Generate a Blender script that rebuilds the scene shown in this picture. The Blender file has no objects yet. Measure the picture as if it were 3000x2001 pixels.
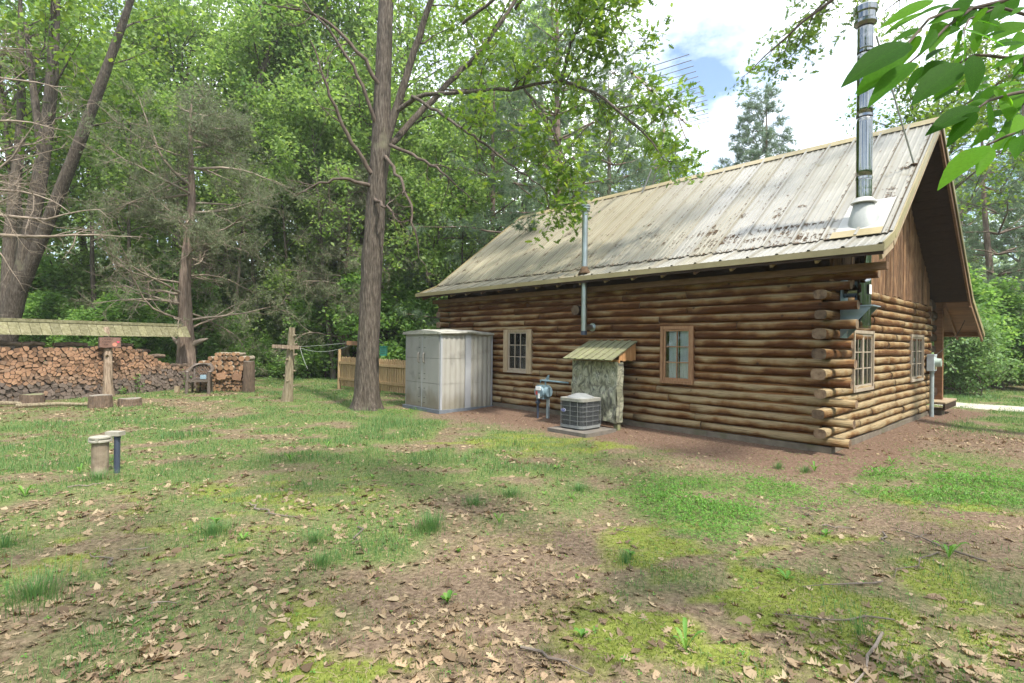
import bpy, math, random
import numpy as np
from mathutils import Vector, Matrix

S = bpy.context.scene
COL = S.collection
random.seed(7)
R = math.radians

# ------------------------------------------------------------------ camera
cam_data = bpy.data.cameras.new('camera'); cam = bpy.data.objects.new('camera', cam_data); COL.objects.link(cam)
cam_data.sensor_width = 36.0; cam_data.lens = 36.0 * 1237.09 / 2351.0
cam_data.clip_start = 0.05; cam_data.clip_end = 1000.0
cam.location = (0, 0, 1.6)
cam.matrix_world = Matrix.Translation((0, 0, 1.6)) @ Matrix.Rotation(R(90) + 0.0017, 4, 'X') @ Matrix.Rotation(0.0107, 4, 'Z')
S.camera = cam

# ------------------------------------------------------------------ sky and sun
SUN_AZ, SUN_EL = R(143), R(58)          # azimuth from +Y towards +X
world = bpy.data.worlds.new('World'); S.world = world; world.use_nodes = True
wn = world.node_tree.nodes; wl = world.node_tree.links; wn.clear()
w_out = wn.new('ShaderNodeOutputWorld'); w_bg = wn.new('ShaderNodeBackground'); w_bg.inputs[1].default_value = 0.15
w_sky = wn.new('ShaderNodeTexSky'); w_sky.sky_type = 'NISHITA'; w_sky.sun_disc = False
w_sky.sun_elevation = SUN_EL; w_sky.sun_rotation = SUN_AZ; w_sky.air_density = 1.0; w_sky.dust_density = 1.5; w_sky.ozone_density = 1.2
w_tc = wn.new('ShaderNodeTexCoord'); w_map = wn.new('ShaderNodeMapping'); w_map.inputs['Scale'].default_value = (1.0, 1.0, 1.9); w_map.inputs['Location'].default_value = (-1.5, -1.2, 0.4)
w_n = wn.new('ShaderNodeTexNoise'); w_n.inputs['Scale'].default_value = 3.1; w_n.inputs['Detail'].default_value = 7; w_n.inputs['Roughness'].default_value = 0.55
w_r = wn.new('ShaderNodeValToRGB'); w_r.color_ramp.elements[0].position = 0.38; w_r.color_ramp.elements[1].position = 0.66
w_m = wn.new('ShaderNodeMixRGB'); w_m.inputs[2].default_value = (10.5, 10.8, 11.1, 1)
wl.new(w_tc.outputs['Generated'], w_map.inputs[0]); wl.new(w_map.outputs[0], w_n.inputs['Vector']); wl.new(w_n.outputs[0], w_r.inputs[0])
w_d = wn.new('ShaderNodeMixRGB'); w_d.blend_type = 'MULTIPLY'; w_d.inputs[0].default_value = 1.0; w_d.inputs[2].default_value = (1.0, 1.0, 1.0, 1)
wl.new(w_r.outputs[0], w_m.inputs[0]); wl.new(w_sky.outputs[0], w_d.inputs[1]); wl.new(w_d.outputs[0], w_m.inputs[1]); wl.new(w_m.outputs[0], w_bg.inputs[0]); wl.new(w_bg.outputs[0], w_out.inputs[0])

sun_data = bpy.data.lights.new('sun', 'SUN'); sun = bpy.data.objects.new('sun', sun_data); COL.objects.link(sun)
sun_data.energy = 3.4; sun_data.angle = R(3.0); sun_data.color = (1.0, 0.94, 0.84)
sdir = Vector((math.sin(SUN_AZ) * math.cos(SUN_EL), math.cos(SUN_AZ) * math.cos(SUN_EL), math.sin(SUN_EL)))
sun.rotation_euler = sdir.to_track_quat('Z', 'Y').to_euler(); sun.location = sdir * 60

S.view_settings.view_transform = 'Standard'; S.view_settings.look = 'None'; S.view_settings.gamma = 1.0
S.view_settings.use_curve_mapping = False; S.view_settings.exposure = 1.15
S.render.engine = 'CYCLES'
cy = S.cycles
cy.max_bounces = 7; cy.diffuse_bounces = 4; cy.glossy_bounces = 3; cy.transmission_bounces = 5; cy.transparent_max_bounces = 8
cy.caustics_reflective = False; cy.caustics_refractive = False; cy.sample_clamp_indirect = 6.0
cy.use_denoising = True
try:
    cy.denoiser = 'OPENIMAGEDENOISE'; cy.denoising_input_passes = 'RGB_ALBEDO_NORMAL'; cy.denoising_prefilter = 'ACCURATE'
except Exception:
    pass
cy.use_adaptive_sampling = True; cy.adaptive_threshold = 0.02

# ------------------------------------------------------------------ materials
MAT = {}
def newmat(name):
    m = bpy.data.materials.new(name); m.use_nodes = True
    nt = m.node_tree; nt.nodes.clear()
    out = nt.nodes.new('ShaderNodeOutputMaterial')
    MAT[name] = m
    return m, nt.nodes, nt.links, out
def ramp(nodes, stops):
    r = nodes.new('ShaderNodeValToRGB'); e = r.color_ramp.elements
    while len(e) < len(stops): e.new(0.5)
    for i, (p, c) in enumerate(stops):
        e[i].position = p; e[i].color = (*c, 1)
    return r
def simple(name, c1, c2, scale=6.0, rough=0.7, bump=0.2, stretch=(1, 1, 1), metal=0.0, detail=6, spec=0.35, rnd=0.0, c3=None, spots=None, bdist=0.01, coord='Object', lo=0.3, hi=0.7):
    """noise-coloured surface; rnd = brightness change from object to object; spots = (scale, colour, size) for stains"""
    m, n, l, out = newmat(name)
    b = n.new('ShaderNodeBsdfPrincipled'); b.inputs['Roughness'].default_value = rough; b.inputs['Metallic'].default_value = metal
    b.inputs['Specular IOR Level'].default_value = spec
    tc = n.new('ShaderNodeTexCoord'); mp = n.new('ShaderNodeMapping'); mp.inputs['Scale'].default_value = stretch
    l.new(tc.outputs[coord], mp.inputs[0])
    nz = n.new('ShaderNodeTexNoise'); nz.inputs['Scale'].default_value = scale; nz.inputs['Detail'].default_value = detail; nz.inputs['Roughness'].default_value = 0.6
    vec = mp.outputs[0]
    oi = n.new('ShaderNodeObjectInfo')
    if rnd:
        ad = n.new('ShaderNodeVectorMath'); ad.operation = 'ADD'
        sc = n.new('ShaderNodeMath'); sc.operation = 'MULTIPLY'; sc.inputs[1].default_value = 37.0
        l.new(oi.outputs['Random'], sc.inputs[0]); l.new(vec, ad.inputs[0]); l.new(sc.outputs[0], ad.inputs[1]); vec = ad.outputs[0]
    l.new(vec, nz.inputs['Vector'])
    stops = [(lo, c1), (hi, c2)] if c3 is None else [(lo, c1), ((lo + hi) / 2, c2), (hi, c3)]
    rp = ramp(n, stops); l.new(nz.outputs[0], rp.inputs[0]); col = rp.outputs[0]
    if spots:
        n2 = n.new('ShaderNodeTexNoise'); n2.inputs['Scale'].default_value = spots[0]; n2.inputs['Detail'].default_value = 4
        l.new(tc.outputs[coord], n2.inputs['Vector'])
        r2 = ramp(n, [(spots[2], (0, 0, 0)), (spots[2] + 0.12, (1, 1, 1))]); l.new(n2.outputs[0], r2.inputs[0])
        mx = n.new('ShaderNodeMixRGB'); mx.inputs[2].default_value = (*spots[1], 1)
        l.new(r2.outputs[0], mx.inputs[0]); l.new(col, mx.inputs[1]); col = mx.outputs[0]
    if rnd:
        hv = n.new('ShaderNodeHueSaturation')
        mr = n.new('ShaderNodeMapRange'); mr.inputs['To Min'].default_value = 1 - rnd; mr.inputs['To Max'].default_value = 1 + rnd
        l.new(oi.outputs['Random'], mr.inputs[0]); l.new(mr.outputs[0], hv.inputs['Value']); l.new(col, hv.inputs['Color']); col = hv.outputs[0]
    l.new(col, b.inputs['Base Color'])
    if bump:
        bp = n.new('ShaderNodeBump'); bp.inputs['Strength'].default_value = bump; bp.inputs['Distance'].default_value = bdist
        l.new(nz.outputs[0], bp.inputs['Height']); l.new(bp.outputs[0], b.inputs['Normal'])
    l.new(b.outputs[0], out.inputs[0])
    return m
def leafmat(name, ca, cb, cc=None, trans=0.45, tcol=None, rough=0.55, spec=0.3, vein=False):
    m, n, l, out = newmat(name)
    g = n.new('ShaderNodeNewGeometry')
    rp = ramp(n, [(0.0, ca), (0.6, cb), (1.0, cc or cb)]); l.new(g.outputs['Random Per Island'], rp.inputs[0])
    col = rp.outputs[0]
    if vein:   # coloured per object: leaves that are objects of their own
        oi = n.new('ShaderNodeObjectInfo'); l.new(oi.outputs['Random'], rp.inputs[0])
        tc = n.new('ShaderNodeTexCoord')
        sp = n.new('ShaderNodeSeparateXYZ'); l.new(tc.outputs['Object'], sp.inputs[0])
        ab = n.new('ShaderNodeMath'); ab.operation = 'ABSOLUTE'; l.new(sp.outputs['Y'], ab.inputs[0])
        a2 = n.new('ShaderNodeMath'); a2.operation = 'MULTIPLY_ADD'; a2.inputs[1].default_value = -0.7; l.new(ab.outputs[0], a2.inputs[0]); l.new(sp.outputs['X'], a2.inputs[2])
        sn = n.new('ShaderNodeMath'); sn.operation = 'MULTIPLY'; sn.inputs[1].default_value = 480.0; l.new(a2.outputs[0], sn.inputs[0])
        si = n.new('ShaderNodeMath'); si.operation = 'SINE'; l.new(sn.outputs[0], si.inputs[0])
        vr = ramp(n, [(0.86, (0, 0, 0)), (1.0, (1, 1, 1))]); l.new(si.outputs[0], vr.inputs[0])
        mid = n.new('ShaderNodeMath'); mid.operation = 'LESS_THAN'; mid.inputs[1].default_value = 0.0011; l.new(ab.outputs[0], mid.inputs[0])
        mxx = n.new('ShaderNodeMath'); mxx.operation = 'MAXIMUM'; l.new(vr.outputs[0], mxx.inputs[0]); l.new(mid.outputs[0], mxx.inputs[1])
        mu = n.new('ShaderNodeMath'); mu.operation = 'MULTIPLY'; mu.inputs[1].default_value = 0.5; l.new(mxx.outputs[0], mu.inputs[0])
        mx = n.new('ShaderNodeMixRGB'); mx.inputs[2].default_value = (cb[0] * 1.7, cb[1] * 1.5, cb[2] * 1.6, 1); l.new(mu.outputs[0], mx.inputs[0]); l.new(col, mx.inputs[1]); col = mx.outputs[0]
        nz = n.new('ShaderNodeTexNoise'); nz.inputs['Scale'].default_value = 25; l.new(tc.outputs['Object'], nz.inputs['Vector'])
        hs = n.new('ShaderNodeHueSaturation'); mr = n.new('ShaderNodeMapRange'); mr.inputs['To Min'].default_value = 0.75; mr.inputs['To Max'].default_value = 1.2
        l.new(nz.outputs[0], mr.inputs[0]); l.new(mr.outputs[0], hs.inputs['Value']); l.new(col, hs.inputs['Color']); col = hs.outputs[0]
    b = n.new('ShaderNodeBsdfPrincipled'); b.inputs['Roughness'].default_value = rough; b.inputs['Specular IOR Level'].default_value = spec
    l.new(col, b.inputs['Base Color'])
    t = n.new('ShaderNodeBsdfTranslucent')
    if tcol:
        mt = n.new('ShaderNodeMixRGB'); mt.blend_type = 'MULTIPLY'; mt.inputs[0].default_value = 1; mt.inputs[2].default_value = (*tcol, 1)
        l.new(col, mt.inputs[1]); l.new(mt.outputs[0], t.inputs[0])
    else:
        l.new(col, t.inputs[0])
    mx = n.new('ShaderNodeMixShader'); mx.inputs[0].default_value = trans
    l.new(b.outputs[0], mx.inputs[1]); l.new(t.outputs[0], mx.inputs[2]); l.new(mx.outputs[0], out.inputs[0])
    return m

# weathered logs: grain along the log, red-brown heart, grey-tan weathered upper faces, knots, greyer wood near the ground
def logmat(name, stretch, red, tan, grey):
    m, n, l, out = newmat(name)
    b = n.new('ShaderNodeBsdfPrincipled'); b.inputs['Roughness'].default_value = 0.85; b.inputs['Specular IOR Level'].default_value = 0.15
    tc = n.new('ShaderNodeTexCoord'); oi = n.new('ShaderNodeObjectInfo')
    sc = n.new('ShaderNodeMath'); sc.operation = 'MULTIPLY'; sc.inputs[1].default_value = 51.0; l.new(oi.outputs['Random'], sc.inputs[0])
    ad = n.new('ShaderNodeVectorMath'); ad.operation = 'ADD'; l.new(tc.outputs['Object'], ad.inputs[0]); l.new(sc.outputs[0], ad.inputs[1])
    mp = n.new('ShaderNodeMapping'); mp.inputs['Scale'].default_value = tuple(k * (1.7 if k > 1 else 0.8) for k in stretch); l.new(ad.outputs[0], mp.inputs[0])
    gr = n.new('ShaderNodeTexNoise'); gr.inputs['Scale'].default_value = 6.0; gr.inputs['Detail'].default_value = 8; gr.inputs['Roughness'].default_value = 0.65; l.new(mp.outputs[0], gr.inputs['Vector'])
    pt = n.new('ShaderNodeTexNoise'); pt.inputs['Scale'].default_value = 2.2; pt.inputs['Detail'].default_value = 5; l.new(ad.outputs[0], pt.inputs['Vector'])
    g = n.new('ShaderNodeNewGeometry'); sx = n.new('ShaderNodeSeparateXYZ'); l.new(g.outputs['Normal'], sx.inputs[0])
    so = n.new('ShaderNodeSeparateXYZ'); l.new(tc.outputs['Object'], so.inputs[0])
    # weathering = upper facing + patches + low on the wall
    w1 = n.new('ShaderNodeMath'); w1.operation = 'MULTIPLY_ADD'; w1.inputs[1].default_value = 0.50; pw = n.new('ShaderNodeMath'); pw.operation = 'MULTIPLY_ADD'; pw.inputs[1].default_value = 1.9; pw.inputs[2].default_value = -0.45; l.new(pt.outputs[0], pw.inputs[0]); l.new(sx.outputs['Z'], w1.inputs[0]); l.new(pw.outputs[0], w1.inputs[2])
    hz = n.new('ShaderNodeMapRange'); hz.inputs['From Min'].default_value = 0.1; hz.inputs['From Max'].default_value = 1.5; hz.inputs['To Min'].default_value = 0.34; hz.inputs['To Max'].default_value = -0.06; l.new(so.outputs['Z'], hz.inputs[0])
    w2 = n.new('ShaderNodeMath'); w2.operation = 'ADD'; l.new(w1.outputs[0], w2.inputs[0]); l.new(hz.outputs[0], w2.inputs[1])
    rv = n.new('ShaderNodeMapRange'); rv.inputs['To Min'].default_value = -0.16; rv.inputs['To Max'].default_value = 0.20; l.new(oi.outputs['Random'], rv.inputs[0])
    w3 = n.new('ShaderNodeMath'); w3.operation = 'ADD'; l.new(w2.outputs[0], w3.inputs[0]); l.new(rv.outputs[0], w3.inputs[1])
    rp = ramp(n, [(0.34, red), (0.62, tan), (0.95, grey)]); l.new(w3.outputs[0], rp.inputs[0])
    gm = ramp(n, [(0.30, (0.36, 0.33, 0.32)), (0.44, (0.82, 0.80, 0.79)), (0.58, (1, 1, 1)), (0.75, (1.35, 1.3, 1.22))]); l.new(gr.outputs[0], gm.inputs[0])
    mu = n.new('ShaderNodeMixRGB'); mu.blend_type = 'MULTIPLY'; mu.inputs[0].default_value = 1.0; l.new(rp.outputs[0], mu.inputs[1]); l.new(gm.outputs[0], mu.inputs[2])
    vo = n.new('ShaderNodeTexVoronoi'); vo.inputs['Scale'].default_value = 3.4; l.new(ad.outputs[0], vo.inputs['Vector'])
    kr = ramp(n, [(0.05, (1, 1, 1)), (0.10, (0, 0, 0))]); l.new(vo.outputs['Distance'], kr.inputs[0])
    km = n.new('ShaderNodeMixRGB'); km.inputs[2].default_value = (0.035, 0.02, 0.013, 1); kf = n.new('ShaderNodeMath'); kf.operation = 'MULTIPLY'; kf.inputs[1].default_value = 0.8; l.new(kr.outputs[0], kf.inputs[0]); l.new(kf.outputs[0], km.inputs[0]); l.new(mu.outputs[0], km.inputs[1])
    l.new(km.outputs[0], b.inputs['Base Color'])
    bp = n.new('ShaderNodeBump'); bp.inputs['Strength'].default_value = 0.9; bp.inputs['Distance'].default_value = 0.018; l.new(gr.outputs[0], bp.inputs['Height']); l.new(bp.outputs[0], b.inputs['Normal'])
    l.new(b.outputs[0], out.inputs[0])
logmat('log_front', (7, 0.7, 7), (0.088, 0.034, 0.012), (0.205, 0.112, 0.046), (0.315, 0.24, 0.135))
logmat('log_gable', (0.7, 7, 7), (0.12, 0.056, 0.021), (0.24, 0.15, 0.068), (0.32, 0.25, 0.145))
simple('log_end', (0.055, 0.034, 0.022), (0.15, 0.098, 0.06), 11, 0.85, 0.8, c3=(0.19, 0.14, 0.09), rnd=0.4)
simple('caulk', (0.20, 0.085, 0.03), (0.29, 0.135, 0.05), 5, 0.8, 0.2)
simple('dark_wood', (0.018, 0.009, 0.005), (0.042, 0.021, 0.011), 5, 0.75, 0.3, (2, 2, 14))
simple('beam_wood', (0.11, 0.058, 0.03), (0.23, 0.13, 0.07), 5, 0.75, 0.4, (9, 1, 9), rnd=0.2)
simple('siding_wood', (0.045, 0.022, 0.011), (0.14, 0.073, 0.035), 5, 0.8, 0.8, (9, 9, 0.8), c3=(0.24, 0.15, 0.08), rnd=0.4)
simple('soffit_wood', (0.14, 0.063, 0.028), (0.26, 0.13, 0.06), 4, 0.7, 0.3, (5, 0.7, 5), rnd=0.2)
simple('pale_wood', (0.25, 0.185, 0.115), (0.38, 0.30, 0.20), 5, 0.75, 0.3, (5, 5, 1), rnd=0.12)
simple('window_wood', (0.20, 0.10, 0.05), (0.34, 0.195, 0.105), 6, 0.7, 0.3, (6, 6, 1), rnd=0.1)
simple('sash_wood', (0.26, 0.21, 0.155), (0.39, 0.33, 0.26), 8, 0.7, 0.3, rnd=0.1)
simple('concrete', (0.105, 0.085, 0.064), (0.18, 0.152, 0.116), 7, 0.9, 0.4, spots=(3, (0.115, 0.105, 0.065), 0.54))
simple('tin_roof', (0.205, 0.18, 0.12), (0.255, 0.23, 0.16), 1.1, 0.34, 0.02, (1, 1, 1), spec=0.5, rnd=0.06, spots=(1.6, (0.19, 0.172, 0.115), 0.66), detail=10)
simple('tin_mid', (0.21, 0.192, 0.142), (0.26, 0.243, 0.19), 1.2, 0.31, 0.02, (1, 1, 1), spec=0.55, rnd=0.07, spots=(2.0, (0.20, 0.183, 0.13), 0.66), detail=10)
simple('tin_pale', (0.225, 0.215, 0.18), (0.285, 0.275, 0.24), 1.3, 0.27, 0.02, (1, 1, 1), spec=0.6, rnd=0.08, spots=(2.4, (0.205, 0.19, 0.14), 0.64), detail=10)
simple('tin_trim', (0.25, 0.205, 0.105), (0.33, 0.275, 0.15), 3, 0.4, 0.05, spec=0.5)
simple('tin_white', (0.36, 0.36, 0.335), (0.44, 0.44, 0.41), 4, 0.4, 0.1, spec=0.5, spots=(3, (0.36, 0.33, 0.27), 0.6))
simple('tin_grey', (0.25, 0.27, 0.26), (0.33, 0.345, 0.33), 5, 0.5, 0.1, spec=0.5)
simple('roof_dirt', (0.065, 0.05, 0.03), (0.14, 0.11, 0.07), 9, 0.9, 0.0)
simple('needle_debris', (0.055, 0.034, 0.020), (0.14, 0.088, 0.05), 20, 0.9, 0.0)
def steel(name, col, rough, aniso=False, dents=0.25):
    m, n, l, out = newmat(name)
    b = n.new('ShaderNodeBsdfPrincipled'); b.inputs['Metallic'].default_value = 1.0; b.inputs['Roughness'].default_value = rough
    tc = n.new('ShaderNodeTexCoord'); nz = n.new('ShaderNodeTexNoise'); nz.inputs['Scale'].default_value = 3.0; nz.inputs['Detail'].default_value = 4
    l.new(tc.outputs['Object'], nz.inputs['Vector'])
    rp = ramp(n, [(0.3, tuple(c * 0.75 for c in col)), (0.7, col)]); l.new(nz.outputs[0], rp.inputs[0]); l.new(rp.outputs[0], b.inputs['Base Color'])
    bp = n.new('ShaderNodeBump'); bp.inputs['Strength'].default_value = dents; bp.inputs['Distance'].default_value = 0.02; l.new(nz.outputs[0], bp.inputs['Height']); l.new(bp.outputs[0], b.inputs['Normal'])
    l.new(b.outputs[0], out.inputs[0])
steel('stainless', (0.27, 0.28, 0.27), 0.05, dents=0.15)
steel('galvanised', (0.50, 0.55, 0.57), 0.38)
simple('galv_sheet', (0.20, 0.29, 0.38), (0.34, 0.42, 0.48), 4, 0.45, 0.1, metal=0.4)
def stained(name, c1, c2, stain, z0, z1):
    """plastic with brown-green staining creeping up from the ground, its edge broken by noise and runs"""
    m = simple(name, c1, c2, 1.6, 0.55, 0.05, (1, 1, 0.6), detail=8, spots=(2.0, tuple(k * 0.72 for k in c1), 0.58)); nt = m.node_tree; n, l = nt.nodes, nt.links
    b = next(q for q in n if q.type == 'BSDF_PRINCIPLED'); src = b.inputs['Base Color'].links[0].from_socket
    tc = n.new('ShaderNodeTexCoord'); sp = n.new('ShaderNodeSeparateXYZ'); l.new(tc.outputs['Object'], sp.inputs[0])
    mp = n.new('ShaderNodeMapping'); mp.inputs['Scale'].default_value = (2.5, 2.5, 1.2); l.new(tc.outputs['Object'], mp.inputs[0])
    nz = n.new('ShaderNodeTexNoise'); nz.inputs['Scale'].default_value = 1.5; nz.inputs['Detail'].default_value = 7; l.new(mp.outputs[0], nz.inputs['Vector'])
    mr = n.new('ShaderNodeMapRange'); mr.inputs['From Min'].default_value = z0; mr.inputs['From Max'].default_value = z1; mr.inputs['To Min'].default_value = 0.55; mr.inputs['To Max'].default_value = -0.05; l.new(sp.outputs['Z'], mr.inputs[0])
    ad = n.new('ShaderNodeMath'); ad.operation = 'ADD'; l.new(mr.outputs[0], ad.inputs[0]); l.new(nz.outputs[0], ad.inputs[1])
    rp = ramp(n, [(0.52, (0, 0, 0)), (0.95, (1, 1, 1))]); l.new(ad.outputs[0], rp.inputs[0])
    mu = n.new('ShaderNodeMath'); mu.operation = 'MULTIPLY'; mu.inputs[1].default_value = 0.8; l.new(rp.outputs[0], mu.inputs[0])
    mx = n.new('ShaderNodeMixRGB'); mx.inputs[2].default_value = (*stain, 1); l.new(mu.outputs[0], mx.inputs[0]); l.new(src, mx.inputs[1]); l.new(mx.outputs[0], b.inputs['Base Color'])
stained('shed_plastic', (0.265, 0.26, 0.24), (0.315, 0.305, 0.285), (0.16, 0.135, 0.095), 0.05, 0.55)
stained('shed_side', (0.30, 0.29, 0.26), (0.365, 0.355, 0.32), (0.20, 0.185, 0.14), 0.05, 0.5)
simple('shed_lid', (0.24, 0.235, 0.20), (0.40, 0.39, 0.34), 6, 0.7, 0.3, spots=(4, (0.12, 0.12, 0.085), 0.55))
simple('shed_trim', (0.31, 0.32, 0.34), (0.36, 0.37, 0.39), 3, 0.5, 0.0)
simple('shed_handle', (0.12, 0.115, 0.10), (0.19, 0.18, 0.155), 3, 0.4, 0.0)
simple('shed_base', (0.10, 0.12, 0.14), (0.17, 0.19, 0.22), 5, 0.6, 0.1)
simple('black_line', (0.03, 0.03, 0.03), (0.05, 0.05, 0.05), 5, 0.8, 0.0)
simple('ac_wire', (0.10, 0.11, 0.118), (0.15, 0.16, 0.17), 6, 0.5, 0.0)
simple('ac_grey', (0.17, 0.18, 0.18), (0.23, 0.24, 0.24), 6, 0.5, 0.05)
simple('ac_top', (0.20, 0.20, 0.175), (0.27, 0.265, 0.235), 8, 0.55, 0.08, spots=(9, (0.30, 0.29, 0.24), 0.58))
simple('ac_coil', (0.025, 0.028, 0.03), (0.06, 0.062, 0.065), 40, 0.6, 0.2)
simple('ac_pad', (0.10, 0.095, 0.085), (0.19, 0.165, 0.135), 8, 0.85, 0.2)
simple('badge_blue', (0.02, 0.035, 0.22), (0.03, 0.05, 0.30), 4, 0.3, 0.0)
simple('white_print', (0.72, 0.72, 0.72), (0.8, 0.8, 0.8), 4, 0.5, 0.0)
simple('red_print', (0.45, 0.05, 0.05), (0.55, 0.08, 0.07), 4, 0.6, 0.0)
simple('meter_blue', (0.10, 0.16, 0.19), (0.19, 0.27, 0.31), 12, 0.5, 0.1, spots=(9, (0.24, 0.30, 0.30), 0.6))
simple('meter_grey', (0.36, 0.40, 0.42), (0.46, 0.50, 0.52), 6, 0.5, 0.0)
simple('conduit_grey', (0.22, 0.27, 0.28), (0.32, 0.36, 0.36), 6, 0.6, 0.0)
simple('dark_pipe', (0.035, 0.045, 0.07), (0.06, 0.075, 0.11), 6, 0.5, 0.0)
simple('well_pipe', (0.15, 0.115, 0.08), (0.25, 0.205, 0.15), 14, 0.85, 0.3, spots=(5, (0.30, 0.25, 0.18), 0.5))
simple('well_cap', (0.26, 0.245, 0.20), (0.34, 0.325, 0.275), 9, 0.6, 0.05)
simple('mossy_plank', (0.085, 0.08, 0.04), (0.155, 0.147, 0.078), 5, 0.85, 0.4, (3, 3, 3), c3=(0.22, 0.205, 0.13), rnd=0.2)
simple('green_plank', (0.11, 0.12, 0.062), (0.195, 0.19, 0.115), 5, 0.85, 0.4, (3, 3, 3), c3=(0.165, 0.195, 0.07), rnd=0.14)
simple('fence_wood', (0.27, 0.18, 0.09), (0.39, 0.275, 0.145), 4, 0.8, 0.3, (5, 5, 0.8), rnd=0.13)
simple('orange_wood', (0.36, 0.18, 0.07), (0.46, 0.265, 0.125), 4, 0.75, 0.3, (5, 5, 0.8), rnd=0.08)
simple('old_post', (0.10, 0.08, 0.05), (0.20, 0.165, 0.105), 5, 0.85, 0.8, (7, 7, 0.8), c3=(0.29, 0.25, 0.175), bdist=0.02)
simple('post_grey', (0.10, 0.068, 0.045), (0.25, 0.185, 0.13), 5, 0.85, 0.9, (7, 7, 0.7), c3=(0.36, 0.29, 0.22), bdist=0.03)
simple('bark', (0.030, 0.023, 0.018), (0.082, 0.066, 0.052), 5, 0.9, 1.0, (6, 6, 1.1), c3=(0.165, 0.14, 0.113), bdist=0.04, spots=(1.4, (0.16, 0.15, 0.10), 0.62))
simple('bark_far', (0.055, 0.045, 0.036), (0.15, 0.125, 0.10), 5, 0.9, 0.6, (4, 4, 0.8), rnd=0.25, bdist=0.03)
simple('cedar_bark', (0.075, 0.052, 0.040), (0.165, 0.122, 0.095), 5, 0.9, 1.0, (8, 8, 0.6), c3=(0.30, 0.23, 0.18), bdist=0.03)
simple('dead_twig', (0.15, 0.118, 0.088), (0.31, 0.255, 0.20), 5, 0.9, 0.3, rnd=0.1)
simple('branch_bark', (0.055, 0.04, 0.032), (0.13, 0.10, 0.08), 7, 0.9, 0.4)
simple('ground_twig', (0.10, 0.08, 0.065), (0.21, 0.175, 0.145), 9, 0.9, 0.4, rnd=0.3)
simple('stump_side', (0.07, 0.048, 0.034), (0.17, 0.12, 0.085), 6, 0.9, 0.9, (6, 6, 1.2), bdist=0.02, rnd=0.15)
simple('stump_top', (0.14, 0.125, 0.10), (0.26, 0.235, 0.195), 9, 0.9, 0.3, rnd=0.2)
simple('wood_fresh', (0.16, 0.086, 0.05), (0.31, 0.187, 0.115), 14, 0.85, 0.4, rnd=0.38, coord='Generated')
simple('wood_mid', (0.13, 0.08, 0.052), (0.235, 0.155, 0.105), 14, 0.85, 0.4, rnd=0.38, coord='Generated')
simple('wood_old', (0.085, 0.065, 0.052), (0.16, 0.125, 0.105), 14, 0.9, 0.4, rnd=0.3, coord='Generated')
simple('wood_bark', (0.06, 0.043, 0.032), (0.16, 0.118, 0.085), 9, 0.9, 0.6, rnd=0.3)
simple('round_bark', (0.16, 0.135, 0.10), (0.34, 0.29, 0.22), 9, 0.9, 0.6, rnd=0.25)
simple('round_end', (0.11, 0.058, 0.032), (0.23, 0.125, 0.066), 12, 0.85, 0.4, c3=(0.36, 0.26, 0.155), rnd=0.4, coord='Generated')
simple('chair_plastic', (0.082, 0.064, 0.052), (0.125, 0.10, 0.082), 5, 0.42, 0.05, spec=0.5)
simple('sign_brown', (0.13, 0.07, 0.052), (0.20, 0.115, 0.088), 6, 0.8, 0.3)
simple('sign_dark', (0.03, 0.02, 0.015), (0.06, 0.042, 0.03), 6, 0.8, 0.3)
simple('sign_ink', (0.02, 0.013, 0.01), (0.03, 0.02, 0.015), 6, 0.8, 0.0)
simple('sign_peach', (0.42, 0.17, 0.12), (0.50, 0.22, 0.15), 6, 0.7, 0.0)
simple('sign_pink', (0.50, 0.04, 0.09), (0.58, 0.06, 0.12), 6, 0.7, 0.0)
simple('rope', (0.22, 0.24, 0.21), (0.32, 0.34, 0.30), 9, 0.8, 0.1)
simple('wire_black', (0.02, 0.02, 0.02), (0.03, 0.03, 0.03), 9, 0.6, 0.0)
simple('feeder_green', (0.01, 0.075, 0.055), (0.02, 0.13, 0.095), 6, 0.35, 0.0)
simple('clear_plastic', (0.30, 0.38, 0.33), (0.42, 0.5, 0.44), 6, 0.2, 0.0)
simple('antenna_metal', (0.20, 0.20, 0.21), (0.32, 0.32, 0.33), 6, 0.5, 0.0, metal=0.3)
simple('antenna_boom', (0.34, 0.26, 0.20), (0.46, 0.37, 0.30), 6, 0.5, 0.0, metal=0.2)
simple('driveway', (0.33, 0.31, 0.25), (0.44, 0.415, 0.34), 3, 0.95, 0.2)
simple('curtain', (0.80, 0.83, 0.88), (0.88, 0.91, 0.95), 5, 0.9, 0.1)
simple('room_dark', (0.03, 0.018, 0.012), (0.05, 0.03, 0.02), 3, 0.9, 0.0)
simple('yellow_tag', (0.55, 0.36, 0.06), (0.6, 0.42, 0.08), 3, 0.7, 0.0)

# glass
m, n, l, out = newmat('glass')
gb = n.new('ShaderNodeBsdfGlossy'); gb.inputs['Roughness'].default_value = 0.03; gb.inputs[0].default_value = (0.9, 0.95, 0.95, 1)
tr = n.new('ShaderNodeBsdfTransparent'); tr.inputs[0].default_value = (0.95, 0.97, 0.97, 1)
fr = n.new('ShaderNodeFresnel'); fr.inputs[0].default_value = 1.6
mr = n.new('ShaderNodeMath'); mr.operation = 'MULTIPLY_ADD'; mr.inputs[1].default_value = 1.1; mr.inputs[2].default_value = 0.0; mr.use_clamp = True
l.new(fr.outputs[0], mr.inputs[0])
mx = n.new('ShaderNodeMixShader'); l.new(mr.outputs[0], mx.inputs[0]); l.new(tr.outputs[0], mx.inputs[1]); l.new(gb.outputs[0], mx.inputs[2]); l.new(mx.outputs[0], out.inputs[0])

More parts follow.
